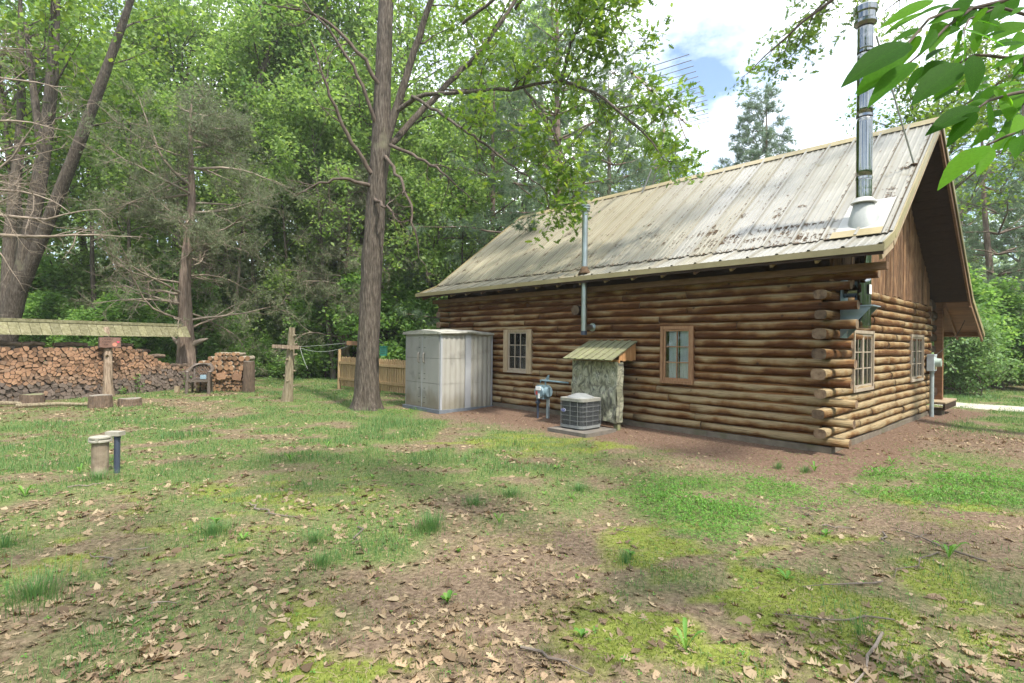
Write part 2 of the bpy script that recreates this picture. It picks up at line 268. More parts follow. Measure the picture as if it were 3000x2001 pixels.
# camouflage tarp: print of pale bark and twigs on grey-green
m, n, l, out = newmat('camo')
b = n.new('ShaderNodeBsdfPrincipled'); b.inputs['Roughness'].default_value = 0.42; b.inputs['Specular IOR Level'].default_value = 0.5
tc = n.new('ShaderNodeTexCoord'); mp = n.new('ShaderNodeMapping'); mp.inputs['Scale'].default_value = (1, 3.4, 2.0); l.new(tc.outputs['Object'], mp.inputs[0])
a = n.new('ShaderNodeTexNoise'); a.inputs['Scale'].default_value = 1.5; a.inputs['Detail'].default_value = 6; a.inputs['Distortion'].default_value = 2.2; l.new(mp.outputs[0], a.inputs['Vector'])
r1 = ramp(n, [(0.30, (0.05, 0.05, 0.058)), (0.42, (0.17, 0.175, 0.12)), (0.54, (0.33, 0.33, 0.25)), (0.66, (0.10, 0.11, 0.075))]); l.new(a.outputs[0], r1.inputs[0])
w = n.new('ShaderNodeTexVoronoi'); w.feature = 'DISTANCE_TO_EDGE'; w.inputs['Scale'].default_value = 2.6; mp2 = n.new('ShaderNodeMapping'); mp2.inputs['Scale'].default_value = (1, 2.0, 0.9)
nd = n.new('ShaderNodeVectorMath'); nd.operation = 'MULTIPLY_ADD'; nd.inputs[1].default_value = (0.35, 0.35, 0.35); l.new(a.outputs[1], nd.inputs[0]); l.new(mp2.outputs[0], nd.inputs[2]); l.new(tc.outputs['Object'], mp2.inputs[0]); l.new(nd.outputs[0], w.inputs['Vector'])
r2 = ramp(n, [(0.015, (1, 1, 1)), (0.05, (0, 0, 0))]); l.new(w.outputs[0], r2.inputs[0])
mx = n.new('ShaderNodeMixRGB'); mx.inputs[2].default_value = (0.085, 0.08, 0.07, 1); f5 = n.new('ShaderNodeMath'); f5.operation = 'MULTIPLY'; f5.inputs[1].default_value = 0.75; l.new(r2.outputs[0], f5.inputs[0]); l.new(f5.outputs[0], mx.inputs[0]); l.new(r1.outputs[0], mx.inputs[1]); l.new(mx.outputs[0], b.inputs['Base Color']); l.new(b.outputs[0], out.inputs[0])

leafmat('leaf_oak', (0.07, 0.15, 0.022), (0.125, 0.225, 0.032), (0.21, 0.30, 0.05), 0.55, (1.45, 1.35, 0.75))
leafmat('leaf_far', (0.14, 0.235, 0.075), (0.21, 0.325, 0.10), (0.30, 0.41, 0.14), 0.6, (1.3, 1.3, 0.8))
leafmat('leaf_dark', (0.095, 0.195, 0.06), (0.145, 0.27, 0.08), (0.22, 0.34, 0.11), 0.58, (1.3, 1.3, 0.8))
leafmat('leaf_shrub', (0.12, 0.235, 0.07), (0.18, 0.33, 0.09), (0.26, 0.40, 0.12), 0.58, (1.3, 1.3, 0.8))
leafmat('leaf_pale', (0.12, 0.22, 0.085), (0.18, 0.30, 0.115), (0.25, 0.37, 0.145), 0.45, (1.2, 1.2, 0.8))
leafmat('pine_needle', (0.11, 0.185, 0.105), (0.16, 0.245, 0.14), (0.25, 0.30, 0.18), 0.45)
leafmat('cedar_needle', (0.11, 0.15, 0.07), (0.17, 0.21, 0.105), (0.26, 0.27, 0.17), 0.4)
leafmat('hickory_leaf', (0.028, 0.10, 0.008), (0.075, 0.225, 0.015), (0.15, 0.35, 0.026), 0.68, (1.3, 1.3, 0.6), rough=0.6, spec=0.12, vein=True)  # dark-to-bright leaf tones carry painted overlap shade and sunlit green
leafmat('grass_blade', (0.065, 0.165, 0.055), (0.115, 0.235, 0.075), (0.21, 0.295, 0.11), 0.4, (1.2, 1.2, 0.8))
leafmat('clover_leaf', (0.075, 0.195, 0.03), (0.115, 0.265, 0.042), (0.18, 0.33, 0.065), 0.4, (1.2, 1.2, 0.8))
leafmat('leaf_hazy', (0.24, 0.34, 0.17), (0.31, 0.42, 0.21), (0.38, 0.48, 0.26), 0.6)  # leaf green paled, with distance haze painted into the colour
leafmat('moss_tip', (0.13, 0.175, 0.028), (0.19, 0.235, 0.042), (0.27, 0.29, 0.075), 0.3)
leafmat('dry_leaf', (0.105, 0.07, 0.042), (0.255, 0.185, 0.112), (0.41, 0.325, 0.205), 0.2, (1.2, 1.0, 0.8), rough=0.6)
leafmat('dry_grass', (0.17, 0.13, 0.075), (0.27, 0.215, 0.125), (0.38, 0.31, 0.19), 0.25)
simple('dry_leaf_single', (0.14, 0.094, 0.055), (0.28, 0.205, 0.125), 9, 0.6, 0.3, rnd=0.5)

# ------------------------------------------------------------------ mesh helpers
def tag(o, label=None, cat=None, group=None, kind=None):
    if label: o['label'] = label
    if cat: o['category'] = cat
    if group: o['group'] = group
    if kind: o['kind'] = kind
    return o
def empty(name, loc=(0, 0, 0), rz=0.0, parent=None):
    o = bpy.data.objects.new(name, None); COL.objects.link(o); o.location = loc; o.rotation_euler = (0, 0, rz); o.parent = parent
    o.empty_display_size = 0.1
    return o
def link(name, me, parent=None, loc=None, rot=None):
    o = bpy.data.objects.new(name, me); COL.objects.link(o); o.parent = parent
    if loc is not None: o.location = loc
    if rot is not None: o.rotation_euler = rot
    return o
class MB:
    """collects shapes for one mesh"""
    def __init__(s): s.v = []; s.f = []; s.mi = []; s.cur = 0
    def mat(s, i): s.cur = i; return s
    def add(s, v, f):
        k = len(s.v); s.v += [tuple(p) for p in v]; s.f += [tuple(i + k for i in q) for q in f]; s.mi += [s.cur] * len(f); return s
    def box(s, a, b):
        (x0, y0, z0), (x1, y1, z1) = a, b
        return s.add([(x0, y0, z0), (x1, y0, z0), (x1, y1, z0), (x0, y1, z0), (x0, y0, z1), (x1, y0, z1), (x1, y1, z1), (x0, y1, z1)],
                     [(3, 2, 1, 0), (4, 5, 6, 7), (0, 1, 5, 4), (1, 2, 6, 5), (2, 3, 7, 6), (3, 0, 4, 7)])
    def bar(s, p, q, w, h, up=(0, 0, 1)):
        """rectangular bar from p to q, w across, h along up"""
        p, q, up = Vector(p), Vector(q), Vector(up); d = (q - p).normalized(); x = d.cross(up)
        if x.length < 1e-4: x = d.cross(Vector((1, 0, 0)))
        x.normalize(); u = x.cross(d).normalized(); vs = []
        for c in (p, q):
            for sx, su in ((-1, -1), (1, -1), (1, 1), (-1, 1)): vs.append(c + x * (w / 2 * sx) + u * (h / 2 * su))
        return s.add(vs, [(0, 1, 2, 3), (7, 6, 5, 4), (0, 4, 5, 1), (1, 5, 6, 2), (2, 6, 7, 3), (3, 7, 4, 0)])
    def tube(s, pts, rad, n=6, cap=True, capmat=None, sq=1.0, rough=0.0, rng=None, oval=(1, 1)):
        pts = [Vector(p) for p in pts]; m = len(pts)
        if not hasattr(rad, '__len__'): rad = [rad] * m
        ref = Vector((0, 0, 1))
        d0 = (pts[-1] - pts[0]).normalized()
        if abs(d0.z) > 0.9: ref = Vector((0, 1, 0))
        vs = []
        off = [1.0] * n
        for i, p in enumerate(pts):
            d = (pts[min(i + 1, m - 1)] - pts[max(i - 1, 0)]).normalized()
            x = d.cross(ref).normalized(); u = x.cross(d).normalized()
            for k in range(n):
                a = 2 * math.pi * k / n; r = rad[i]
                if rough and rng: r *= 1 + rough * rng.uniform(-1, 1)
                cx_, cu_ = math.cos(a), math.sin(a)
                if sq != 1.0:
                    cx_ = math.copysign(abs(cx_) ** sq, cx_); cu_ = math.copysign(abs(cu_) ** sq, cu_)
                vs.append(p + x * (cx_ * r * oval[0]) + u * (cu_ * r * oval[1]))
        fs = [(i * n + k, i * n + (k + 1) % n, (i + 1) * n + (k + 1) % n, (i + 1) * n + k) for i in range(m - 1) for k in range(n)]
        s.add(vs, fs)
        if cap:
            b0 = len(s.v) - m * n; c0 = s.cur
            if capmat is not None: s.cur = capmat
            s.f += [tuple(b0 + k for k in reversed(range(n))), tuple(b0 + (m - 1) * n + k for k in range(n))]; s.mi += [s.cur, s.cur]; s.cur = c0
        return s
    def lathe(s, prof, n=16, c=(0, 0, 0)):
        vs = [(c[0] + r * math.cos(2 * math.pi * k / n), c[1] + r * math.sin(2 * math.pi * k / n), c[2] + z) for r, z in prof for k in range(n)]
        m = len(prof)
        fs = [(i * n + k, i * n + (k + 1) % n, (i + 1) * n + (k + 1) % n, (i + 1) * n + k) for i in range(m - 1) for k in range(n)]
        fs += [tuple(reversed(range(n))), tuple((m - 1) * n + k for k in range(n))]
        return s.add(vs, fs)
    def prism(s, poly, off):
        """closed polygon extruded by the vector off"""
        n = len(poly); off = Vector(off); P = [Vector(p) for p in poly]
        return s.add(P + [p + off for p in P], [tuple(reversed(range(n))), tuple(range(n, 2 * n))] + [(i, (i + 1) % n, n + (i + 1) % n, n + i) for i in range(n)])
    def mesh(s, name, mats, smooth=False):
        me = bpy.data.meshes.new(name); me.from_pydata(s.v, [], s.f)
        for mm in ([mats] if isinstance(mats, str) else mats): me.materials.append(MAT[mm])
        if any(s.mi): me.polygons.foreach_set('material_index', s.mi)
        if smooth: me.polygons.foreach_set('use_smooth', [True] * len(me.polygons))
        me.update(); return me
    def build(s, name, mats, parent=None, smooth=False, loc=None, rot=None):
        return link(name, s.mesh(name, mats, smooth), parent, loc, rot)
def np_mesh(name, V, F, mat, smooth=False, attrs=None):
    """V (n,3) array, F (m,k) array of equal-sided faces"""
    me = bpy.data.meshes.new(name); V = np.asarray(V, np.float32); F = np.asarray(F, np.int32); m, k = F.shape
    me.vertices.add(len(V)); me.vertices.foreach_set('co', V.ravel()); me.loops.add(m * k); me.loops.foreach_set('vertex_index', F.ravel())
    me.polygons.add(m); me.polygons.foreach_set('loop_start', np.arange(0, m * k, k, dtype=np.int32)); me.polygons.foreach_set('loop_total', np.full(m, k, np.int32))
    if smooth: me.polygons.foreach_set('use_smooth', np.ones(m, bool))
    for mm in ([mat] if isinstance(mat, str) else mat): me.materials.append(MAT[mm])
    me.update(calc_edges=True); return me
def scatter(T, F, pos, rot, scale):
    """copies of template verts T (v,3) with faces F (f,k); rot (n,3,3); scale (n,) or (n,3)"""
    T = np.asarray(T); F = np.asarray(F); n = len(pos); sc = np.asarray(scale)
    if sc.ndim == 1: sc = sc[:, None]
    P = T[None] * sc[:, None, :]
    P = np.einsum('nij,nvj->nvi', rot, P) + np.asarray(pos)[:, None, :]
    FF = F[None] + (np.arange(n) * len(T))[:, None, None]
    return P.reshape(-1, 3), FF.reshape(-1, F.shape[1])
def frames(rng, n, up=1.0):
    """random leaf frames: columns length, width, normal; up = how level"""
    z = rng.normal(size=(n, 3)); z[:, 2] = np.abs(z[:, 2]) * 0.6 + up; z /= np.linalg.norm(z, axis=1)[:, None]
    t = rng.normal(size=(n, 3)); x = t - (t * z).sum(1)[:, None] * z; x /= np.linalg.norm(x, axis=1)[:, None]
    return np.stack([x, np.cross(z, x), z], axis=2)
def yaw_frames(yaw, lean_dir=None, lean=None):
    c, s_ = np.cos(yaw), np.sin(yaw); n = len(yaw); o = np.zeros((n, 3, 3)); o[:, 0, 0] = c; o[:, 1, 0] = s_; o[:, 0, 1] = -s_; o[:, 1, 1] = c; o[:, 2, 2] = 1
    return o
def join_np(parts):
    V = []; F = []; k = 0
    for v, f in parts: V.append(v); F.append(f + k); k += len(v)
    return np.concatenate(V), np.concatenate(F)
def text_mesh(name, body, size, mat, extrude=0.001):
    cu = bpy.data.curves.new(name, 'FONT'); cu.body = body; cu.size = size; cu.align_x = 'CENTER'; cu.align_y = 'CENTER'; cu.extrude = extrude; cu.resolution_u = 2
    t = bpy.data.objects.new('lettering_curve', cu); COL.objects.link(t)
    dg = bpy.context.evaluated_depsgraph_get(); me = bpy.data.meshes.new_from_object(t.evaluated_get(dg)); bpy.data.objects.remove(t); bpy.data.curves.remove(cu)
    me.materials.clear(); me.materials.append(MAT[mat]); return me
def hash2(ix, iy, s): return np.modf(np.abs(np.sin(ix * 127.1 + iy * 311.7 + s * 74.7) * 43758.5453))[0]
def vnoise(x, y, sc=1.0, seed=0.0):
    x = np.asarray(x, float) * sc; y = np.asarray(y, float) * sc; xi = np.floor(x); yi = np.floor(y); fx = x - xi; fy = y - yi
    fx = fx * fx * (3 - 2 * fx); fy = fy * fy * (3 - 2 * fy)
    a = hash2(xi, yi, seed); b_ = hash2(xi + 1, yi, seed); c = hash2(xi, yi + 1, seed); d = hash2(xi + 1, yi + 1, seed)
    return (a * (1 - fx) + b_ * fx) * (1 - fy) + (c * (1 - fx) + d * fx) * fy
def fbm(x, y, sc, seed=0.0): return (vnoise(x, y, sc, seed) + 0.5 * vnoise(x, y, sc * 2.1, seed + 3) + 0.25 * vnoise(x, y, sc * 4.3, seed + 7)) / 1.75

# ------------------------------------------------------------------ the cabin's own frame: x = a (into the house), y = t (along the long wall)
HC = np.array([4.653, 7.828]); HT = 0.7477
HR = np.array([math.cos(HT), math.sin(HT)]); HL = np.array([-math.sin(HT), math.cos(HT)])
def house(a, t, z=0.0): q = HC + a * HR + t * HL; return (float(q[0]), float(q[1]), z)
def to_house(x, y): dx = x - HC[0]; dy = y - HC[1]; return dx * HR[0] + dy * HR[1], dx * HL[0] + dy * HL[1]
LW, WW = 9.55, 6.84      # wall length, gable width
# ------------------------------------------------------------------ ground
def gz(x, y):
    x = np.asarray(x, float); y = np.asarray(y, float)
    h = 0.05 * (vnoise(x, y, 0.45, 1.0) - 0.5) + 0.025 * (vnoise(x, y, 1.7, 2.0) - 0.5)
    far = np.clip((np.hypot(x, y) - 22) / 40, 0, 1)
    h = h + far * 1.2 * (vnoise(x, y, 0.05, 5.0) - 0.35)
    a, t = to_house(x, y)
    near = np.clip(1 - np.maximum(np.maximum(-a, a - WW), np.maximum(-t, t - LW)) / 0.8, 0, 1)
    return h * (1 - near) - 0.01 + 0.04 * near
BL = dict(
grass=[(-6.26, 8.87, 3.23, 2.19, 0.9), (-3.25, 9.5, 2.3, 2.05, 0.9), (-5.91, 6.94, 1.23, 1.7, 0.8), (-1.1, 7.9, 1.4, 1.1, 0.6), (-7.3, 19.04, 4.46, 5.13, 0.9), (-3.76, 6.35, 1.13, 0.81, 0.5), (-0.12, 6.85, 0.89, 0.59, 0.5), (-5.44, 10.97, 2.22, 1.82, 0.6), (5.5, 6.15, 0.8, 0.76, 0.6), (2.02, 5.84, 0.61, 0.69, 0.3), (-2.98, 3.32, 0.43, 0.39, 0.6), (-1.1, 4.24, 0.41, 0.54, 0.3), (11, 11.5, 2.5, 2.0, 0.7), (14, 17.5, 6, 3, 1.0)],
leaf=[(-2.03, 2.74, 1.11, 0.49, 1.0), (-0.27, 2.85, 0.41, 0.45, 0.8), (0.25, 3.46, 0.42, 0.48, 0.8), (2.06, 2.74, 0.93, 0.34, 1.5), (-1.74, 5.1, 1.15, 0.79, 0.7), (-3.84, 5.16, 1.17, 0.74, 0.8), (-9.02, 12.49, 3.33, 1.73, 1.0), (-8.79, 15.67, 1.9, 1.86, 1.0), (-0.53, 5.42, 0.96, 0.59, 0.7), (2.62, 4.16, 0.54, 0.39, 0.5), (7.95, 9.31, 1.2, 1.31, 0.8), (-3.8, 14.97, 1.33, 1.36, 0.5), (-1.88, 3.81, 0.92, 0.81, 0.7), (0.45, 7.25, 1.17, 0.8, 0.6), (1.64, 6.59, 0.85, 0.66, 0.4), (-6.5, 9.5, 3.2, 1.6, 0.45), (-3.0, 8.3, 2.2, 1.3, 0.4), (-5.0, 7.2, 1.5, 0.8, 0.5)],
moss=[(1.55, 3.61, 0.76, 0.79, 1.0), (2.55, 4.0, 0.58, 0.57, 0.9), (-1.2, 3.18, 0.21, 0.18, 0.9), (-0.83, 2.65, 0.24, 0.16, 0.8), (-3.44, 4.17, 0.57, 0.4, 0.6), (-2.45, 3.94, 0.38, 0.27, 0.5), (1.12, 8.83, 1.86, 0.87, 0.9), (2.33, 3.28, 0.61, 0.49, 0.8), (1.17, 4.4, 0.32, 0.29, 0.6), (0.95, 3.0, 0.53, 0.32, 0.7), (-2.54, 5.5, 1.11, 0.76, 0.5), (4.44, 5.45, 0.7, 0.53, 0.4)],
clover=[(4.6, 7.32, 1.3, 0.61, 1.0), (5.16, 6.53, 1.48, 0.97, 1.0), (1.91, 5.51, 0.76, 0.92, 0.7), (2.82, 6.04, 0.73, 0.74, 0.6), (5.69, 7.94, 0.58, 0.51, 1.0), (1.71, 4.51, 0.44, 0.51, 0.4), (-2.29, 12.4, 0.8, 0.6, 0.6)],
dirt=[(-0.05, 3.12, 0.61, 0.79, 0.8), (4.33, 4.92, 0.91, 0.61, 1.0), (0.54, 4.19, 0.75, 0.44, 0.6), (8.31, 9.13, 1.25, 1.68, 0.7), (-0.49, 2.77, 0.45, 0.35, 0.5), (3.03, 7.12, 0.81, 0.64, 0.6), (3.18, 5.41, 1.14, 0.41, 0.5), (0.18, 2.7, 0.65, 0.22, 0.6), (1.64, 2.97, 0.48, 0.27, 0.3)])
def blob(k, x, y):
    o = np.zeros_like(x)
    for cx_, cy_, rx, ry, w in BL[k]:
        o = np.maximum(o, w * np.exp(-(((x - cx_) / rx) ** 2 + ((y - cy_) / ry) ** 2) * 0.9))
    return o
def masks(x, y):
    x = np.asarray(x, float); y = np.asarray(y, float)
    a, t = to_house(x, y)
    n1 = fbm(x, y, 0.8, 11); n2 = fbm(x, y, 1.9, 23); n3 = fbm(x, y, 3.5, 31)
    out_front = np.where((t > -0.6) & (t < 8.2), -a, 9.0); out_gable = np.where((a > -0.5) & (a < 9), -t, 9.0)
    strip = np.clip(1.5 - (out_front - 0.55 + 1.3 * (n1 - 0.5)) / 1.15, 0, 1) * (out_front > -0.3)
    strip2 = np.clip(1.35 - (out_gable - 0.15 + 1.0 * (n1 - 0.5)) / 0.6, 0, 1) * (out_gable > -0.3)
    house_in = ((a > -0.1) & (a < WW) & (t > -0.1) & (t < LW)).astype(float)
    dirt = np.clip(np.maximum(np.maximum(strip, strip2), blob('dirt', x, y) * (0.4 + 1.1 * n2)) + house_in, 0, 1)
    moss = np.clip((blob('moss', x, y) + 0.16 * np.clip(1.3 - y / 9, 0, 1)) * 1.7 * np.clip((n3 - 0.38) * 4.5, 0, 1) * (0.55 + 0.9 * vnoise(x, y, 9.0, 77)), 0, 1) * (1 - 0.9 * np.maximum(strip, strip2))
    clover = np.clip(1.2 * blob('clover', x, y) * np.clip((n2 - 0.22) * 3.2, 0, 1.3), 0, 1) * (1 - 0.85 * np.maximum(strip, strip2))
    wood = np.clip((np.hypot(x * 0.55, y) - 24) / 4, 0, 1)          # forest floor
    grass = np.clip((1.25 * blob('grass', x, y) + 0.20 * np.clip(1.3 - y / 30, 0, 1)) * np.clip((n2 - 0.33) * 4.4, 0, 1.6), 0, 1) * (1 - dirt * 0.93) * (1 - 0.7 * wood)
    leaf = np.clip(0.95 * blob('leaf', x, y) * np.clip((n3 - 0.33) * 4.0, 0.03, 1.5) + 0.16 * np.clip((0.62 - n2) * 4, 0.15, 1) + 0.5 * wood, 0, 1.3) * (1 - 0.5 * np.maximum(strip, 0.6 * strip2)) * (1 - 0.55 * moss) * (1 - 0.75 * clover)
    return dict(dirt=dirt, moss=moss, clover=clover, grass=grass, leaf=leaf, wood=wood, n1=n1)
u = np.linspace(-1, 1, 300)
gx = np.sinh(u * 4.2) / math.sinh(4.2) * 260
v = np.linspace(0, 1, 300); gy = np.concatenate([np.linspace(-60, 1.0, 20)[:-1], 1.0 + np.sinh(v * 4.6) / math.sinh(4.6) * 330])
X, Y = np.meshgrid(gx, gy); nx, ny = len(gx), len(gy)
Z = gz(X, Y); mk = masks(X.ravel(), Y.ravel())
idx = np.arange(nx * ny).reshape(ny, nx)
F = np.stack([idx[:-1, :-1], idx[:-1, 1:], idx[1:, 1:], idx[1:, :-1]], axis=-1).reshape(-1, 4)
# ground colour: bare red-brown earth, short turf, moss, thin litter
m, n, l, out = newmat('earth')
b = n.new('ShaderNodeBsdfPrincipled'); b.inputs['Roughness'].default_value = 0.95; b.inputs['Specular IOR Level'].default_value = 0.1
tc = n.new('ShaderNodeTexCoord')
def nz_(scale, det=6):
    q = n.new('ShaderNodeTexNoise'); q.inputs['Scale'].default_value = scale; q.inputs['Detail'].default_value = det; q.inputs['Roughness'].default_value = 0.65; l.new(tc.outputs['Object'], q.inputs['Vector']); return q
fine = nz_(28, 8); med = nz_(5, 6)
soil = ramp(n, [(0.30, (0.060, 0.042, 0.030)), (0.48, (0.145, 0.105, 0.072)), (0.70, (0.26, 0.195, 0.135))]); l.new(fine.outputs[0], soil.inputs[0])
red = ramp(n, [(0.30, (0.075, 0.047, 0.033)), (0.55, (0.155, 0.102, 0.072)), (0.75, (0.235, 0.17, 0.125))]); l.new(fine.outputs[0], red.inputs[0])
turf = ramp(n, [(0.30, (0.050, 0.075, 0.022)), (0.50, (0.105, 0.145, 0.045)), (0.72, (0.20, 0.20, 0.085))]); l.new(fine.outputs[0], turf.inputs[0])
mossr = ramp(n, [(0.30, (0.085, 0.105, 0.02)), (0.52, (0.165, 0.195, 0.040)), (0.75, (0.25, 0.26, 0.08))]); l.new(fine.outputs[0], mossr.inputs[0])
def att(nm):
    q = n.new('ShaderNodeAttribute'); q.attribute_name = nm; return q.outputs['Fac']
def mixc(f, c1, c2):
    q = n.new('ShaderNodeMixRGB'); l.new(f, q.inputs[0]); l.new(c1, q.inputs[1]); l.new(c2, q.inputs[2]); return q.outputs[0]
def rough_edge(f, k=0.55):
    q = n.new('ShaderNodeMath'); q.operation = 'MULTIPLY_ADD'; q.inputs[1].default_value = k; q.inputs[2].default_value = -k / 2; l.new(med.outputs[0], q.inputs[0])
    p = n.new('ShaderNodeMath'); p.operation = 'ADD'; l.new(f, p.inputs[0]); l.new(q.outputs[0], p.inputs[1])
    r_ = ramp(n, [(0.26, (0, 0, 0)), (0.72, (1, 1, 1))]); l.new(p.outputs[0], r_.inputs[0]); return r_.outputs[0]
c = mixc(rough_edge(att('grass')), soil.outputs[0], turf.outputs[0])
c = mixc(rough_edge(att('red')), c, red.outputs[0])
c = mixc(rough_edge(att('moss')), c, mossr.outputs[0])
l.new(c, b.inputs['Base Color'])
bp = n.new('ShaderNodeBump'); bp.inputs['Strength'].default_value = 0.8; bp.inputs['Distance'].default_value = 0.03; l.new(fine.outputs[0], bp.inputs['Height']); l.new(bp.outputs[0], b.inputs['Normal']); l.new(b.outputs[0], out.inputs[0])
me = np_mesh('ground', np.stack([X.ravel(), Y.ravel(), Z.ravel()], 1), F, 'earth', smooth=True)
aa, tt = to_house(X.ravel(), Y.ravel())
redm = mk['dirt'] * np.clip(1.25 - np.maximum(np.maximum(-aa, -tt), 0) / 2.6, 0.15, 1)
for nm, arr in (('grass', np.clip(mk['grass'] + 0.6 * mk['clover'] + 0.33, 0, 1) * (1 - mk['dirt'])), ('red', redm), ('moss', mk['moss'])):
    at = me.attributes.new(nm, 'FLOAT', 'POINT'); at.data.foreach_set('value', arr.astype(np.float32))
tag(link('ground', me), kind='structure')

# pale gravel driveway beyond the porch
dr = [(9.6, -9.0), (9.55, -5.0), (9.55, -1.4), (9.75, -0.1), (10.1, 2.2), (11.2, 6.0), (13.5, 11.0)]
V = []; Fq = []
for i, (a0, t0) in enumerate(dr):
    for k in range(5):
        p = house(a0 + 1.9 * k / 4 + 0.06 * math.sin(i * 3 + k), t0); zz = float(gz(p[0], p[1])) + 0.03 + 0.02 * math.sin(k / 4 * math.pi)
        V.append((p[0], p[1], zz if k not in (0, 4) else zz - 0.045))
for i in range(len(dr) - 1):
    for k in range(4): Fq.append((i * 5 + k, i * 5 + k + 1, (i + 1) * 5 + k + 1, (i + 1) * 5 + k))
tag(link('driveway', np_mesh('driveway', V, Fq, 'driveway', smooth=True)), kind='structure')
# ------------------------------------------------------------------ log cabin
cabin = empty('log_cabin', house(0, 0), HT)
tag(cabin, 'weathered brown log cabin with a ribbed tan metal roof', 'cabin')
rg = random.Random(3)
CH, Z0, NC = 0.1425, 0.125, 17           # course height, first course, number of courses
ZT = Z0 + CH * NC
def zc(k): return Z0 + CH * (k + 0.5)
def log(p0, p1, axis, k, r=0.068, mats=('log_front', 'log_end'), dep=None, sqv=None):
    if dep is None: dep, sqv = (1.12, 0.78) if axis[1] == 'y' else (1.26, 0.64)
    L_ = p1 - p0; ns = max(3, int(L_ / 0.28)); mb = MB(); pts = []; rad = []
    ph = rg.uniform(0, 9); wob = rg.uniform(0.002, 0.009); taper = rg.uniform(-0.009, 0.009)
    for i in range(ns + 1):
        s_ = p0 + L_ * i / ns; w_ = wob * math.sin(ph + s_ * 1.9); w2 = 0.006 * math.sin(ph * 2 + s_ * 1.3)
        r_ = r + taper * (i / ns - 0.5) + 0.0028 * math.sin(s_ * 5 + ph) + rg.uniform(-0.0014, 0.0014)
        if rg.random() < 0.14: r_ += 0.0065
        if i in (0, ns): r_ -= 0.003
        if axis[1] == 'x' and s_ < -0.08: r_ *= 1.10
        pts.append((axis[0] + w2, s_, zc(k) + w_) if axis[1] == 'y' else (s_, axis[0] + w2, zc(k) + w_)); rad.append(r_)
    mb.tube(pts, rad, 14, True, 1, sq=sqv, oval=(dep, 1.0))
    return mb.build('log', mats, cabin, smooth=False)
def smooth_sides(o):
    me_ = o.data
    me_.polygons.foreach_set('use_smooth', [len(p.vertices) == 4 for p in me_.polygons])
AX = 0.075                                  # log axis behind the wall face
def course(p0, p1, k, axis, holes, mats, first_pass, last_pass):
    """one course from p0 to p1, broken by openings and by joints between shorter logs"""
    segs = [(p0, p1)]
    for h0, h1, ka, kb in holes:
        if ka <= k <= kb:
            ns = []
            for s0, s1 in segs:
                if h0 > s0 and h1 < s1: ns += [(s0, h0), (h1, s1)]
                else: ns.append((s0, s1))
            segs = ns
    for s0, s1 in segs:
        cur = s0
        while s1 - cur > 0.05:
            ln = rg.uniform(1.3, 3.9) if axis[1] == 'y' else rg.uniform(0.9, 3.0)
            e = cur + ln
            if s1 - e < 0.7: e = s1
            smooth_sides(log(cur + 0.004, e - 0.004, axis, k, 0.0665 + rg.uniform(-0.004, 0.003), mats)); cur = e
FW = [(6.32, 6.98, 6, 11), (2.26, 2.74, 6, 11)]
GW = [(1.0, 2.08, 6, 10), (4.92, 6.08, 6, 10)]
for k in range(NC):
    even = k % 2 == 0
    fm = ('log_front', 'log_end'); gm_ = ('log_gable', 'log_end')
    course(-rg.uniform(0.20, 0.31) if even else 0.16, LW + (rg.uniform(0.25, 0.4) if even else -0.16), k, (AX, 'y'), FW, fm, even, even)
    if not even or True:
        a0 = 0.165 if even else -rg.uniform(0.26, 0.36)
        a1 = WW - 0.165 if even else WW + rg.uniform(0.1, 0.45)
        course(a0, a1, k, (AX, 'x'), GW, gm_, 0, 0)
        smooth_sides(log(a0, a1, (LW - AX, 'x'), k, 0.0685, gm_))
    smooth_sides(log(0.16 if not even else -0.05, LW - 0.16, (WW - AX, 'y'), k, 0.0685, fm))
core = MB()
def core_wall(p0, p1, ax, holes, along):
    ks = sorted(set([0, NC] + [h[2] for h in holes] + [h[3] + 1 for h in holes]))
    for ka, kb in zip(ks[:-1], ks[1:]):
        xs = [p0] + [q for h in holes if h[2] <= ka < h[3] + 1 for q in (h[0], h[1])] + [p1]; xs.sort()
        for i in range(0, len(xs), 2):
            if along == 'y': core.box((ax, xs[i], Z0 + CH * ka), (ax + 0.05, xs[i + 1], Z0 + CH * kb))
            else: core.box((xs[i], ax, Z0 + CH * ka), (xs[i + 1], ax + 0.05, Z0 + CH * kb))
core_wall(0.16, LW - 0.16, 0.052, [(h[0], h[1], h[2], h[3]) for h in FW], 'y')
core_wall(0.16, WW - 0.16, 0.052, GW, 'x')
core_wall(0.16, LW - 0.16, WW - 0.085, [], 'y'); core_wall(0.16, WW - 0.16, LW - 0.085, [], 'x')
core.build('wall_chinking', 'caulk', cabin)
fd = MB()
for i in range(5):
    w0 = i * LW / 5; fd.box((0.0, w0 + 0.003, -0.3), (0.16, w0 + LW / 5 - 0.003, 0.118))
for i in range(4):
    w0 = 0.165 + i * (WW - 0.165) / 4; fd.box((w0 + 0.003, 0.0, -0.3), (w0 + (WW - 0.165) / 4 - 0.003, 0.16, 0.116))
fd.box((WW - 0.16, 0.165, -0.3), (WW, LW, 0.117)); fd.box((0.165, LW - 0.16, -0.3), (WW - 0.165, LW - 0.002, 0.117))
fd.build('foundation', 'concrete', cabin)
MB().box((0.2, 0.2, 0.02), (WW - 0.2, LW - 0.2, 0.1)).build('floor_deck', 'room_dark', cabin)

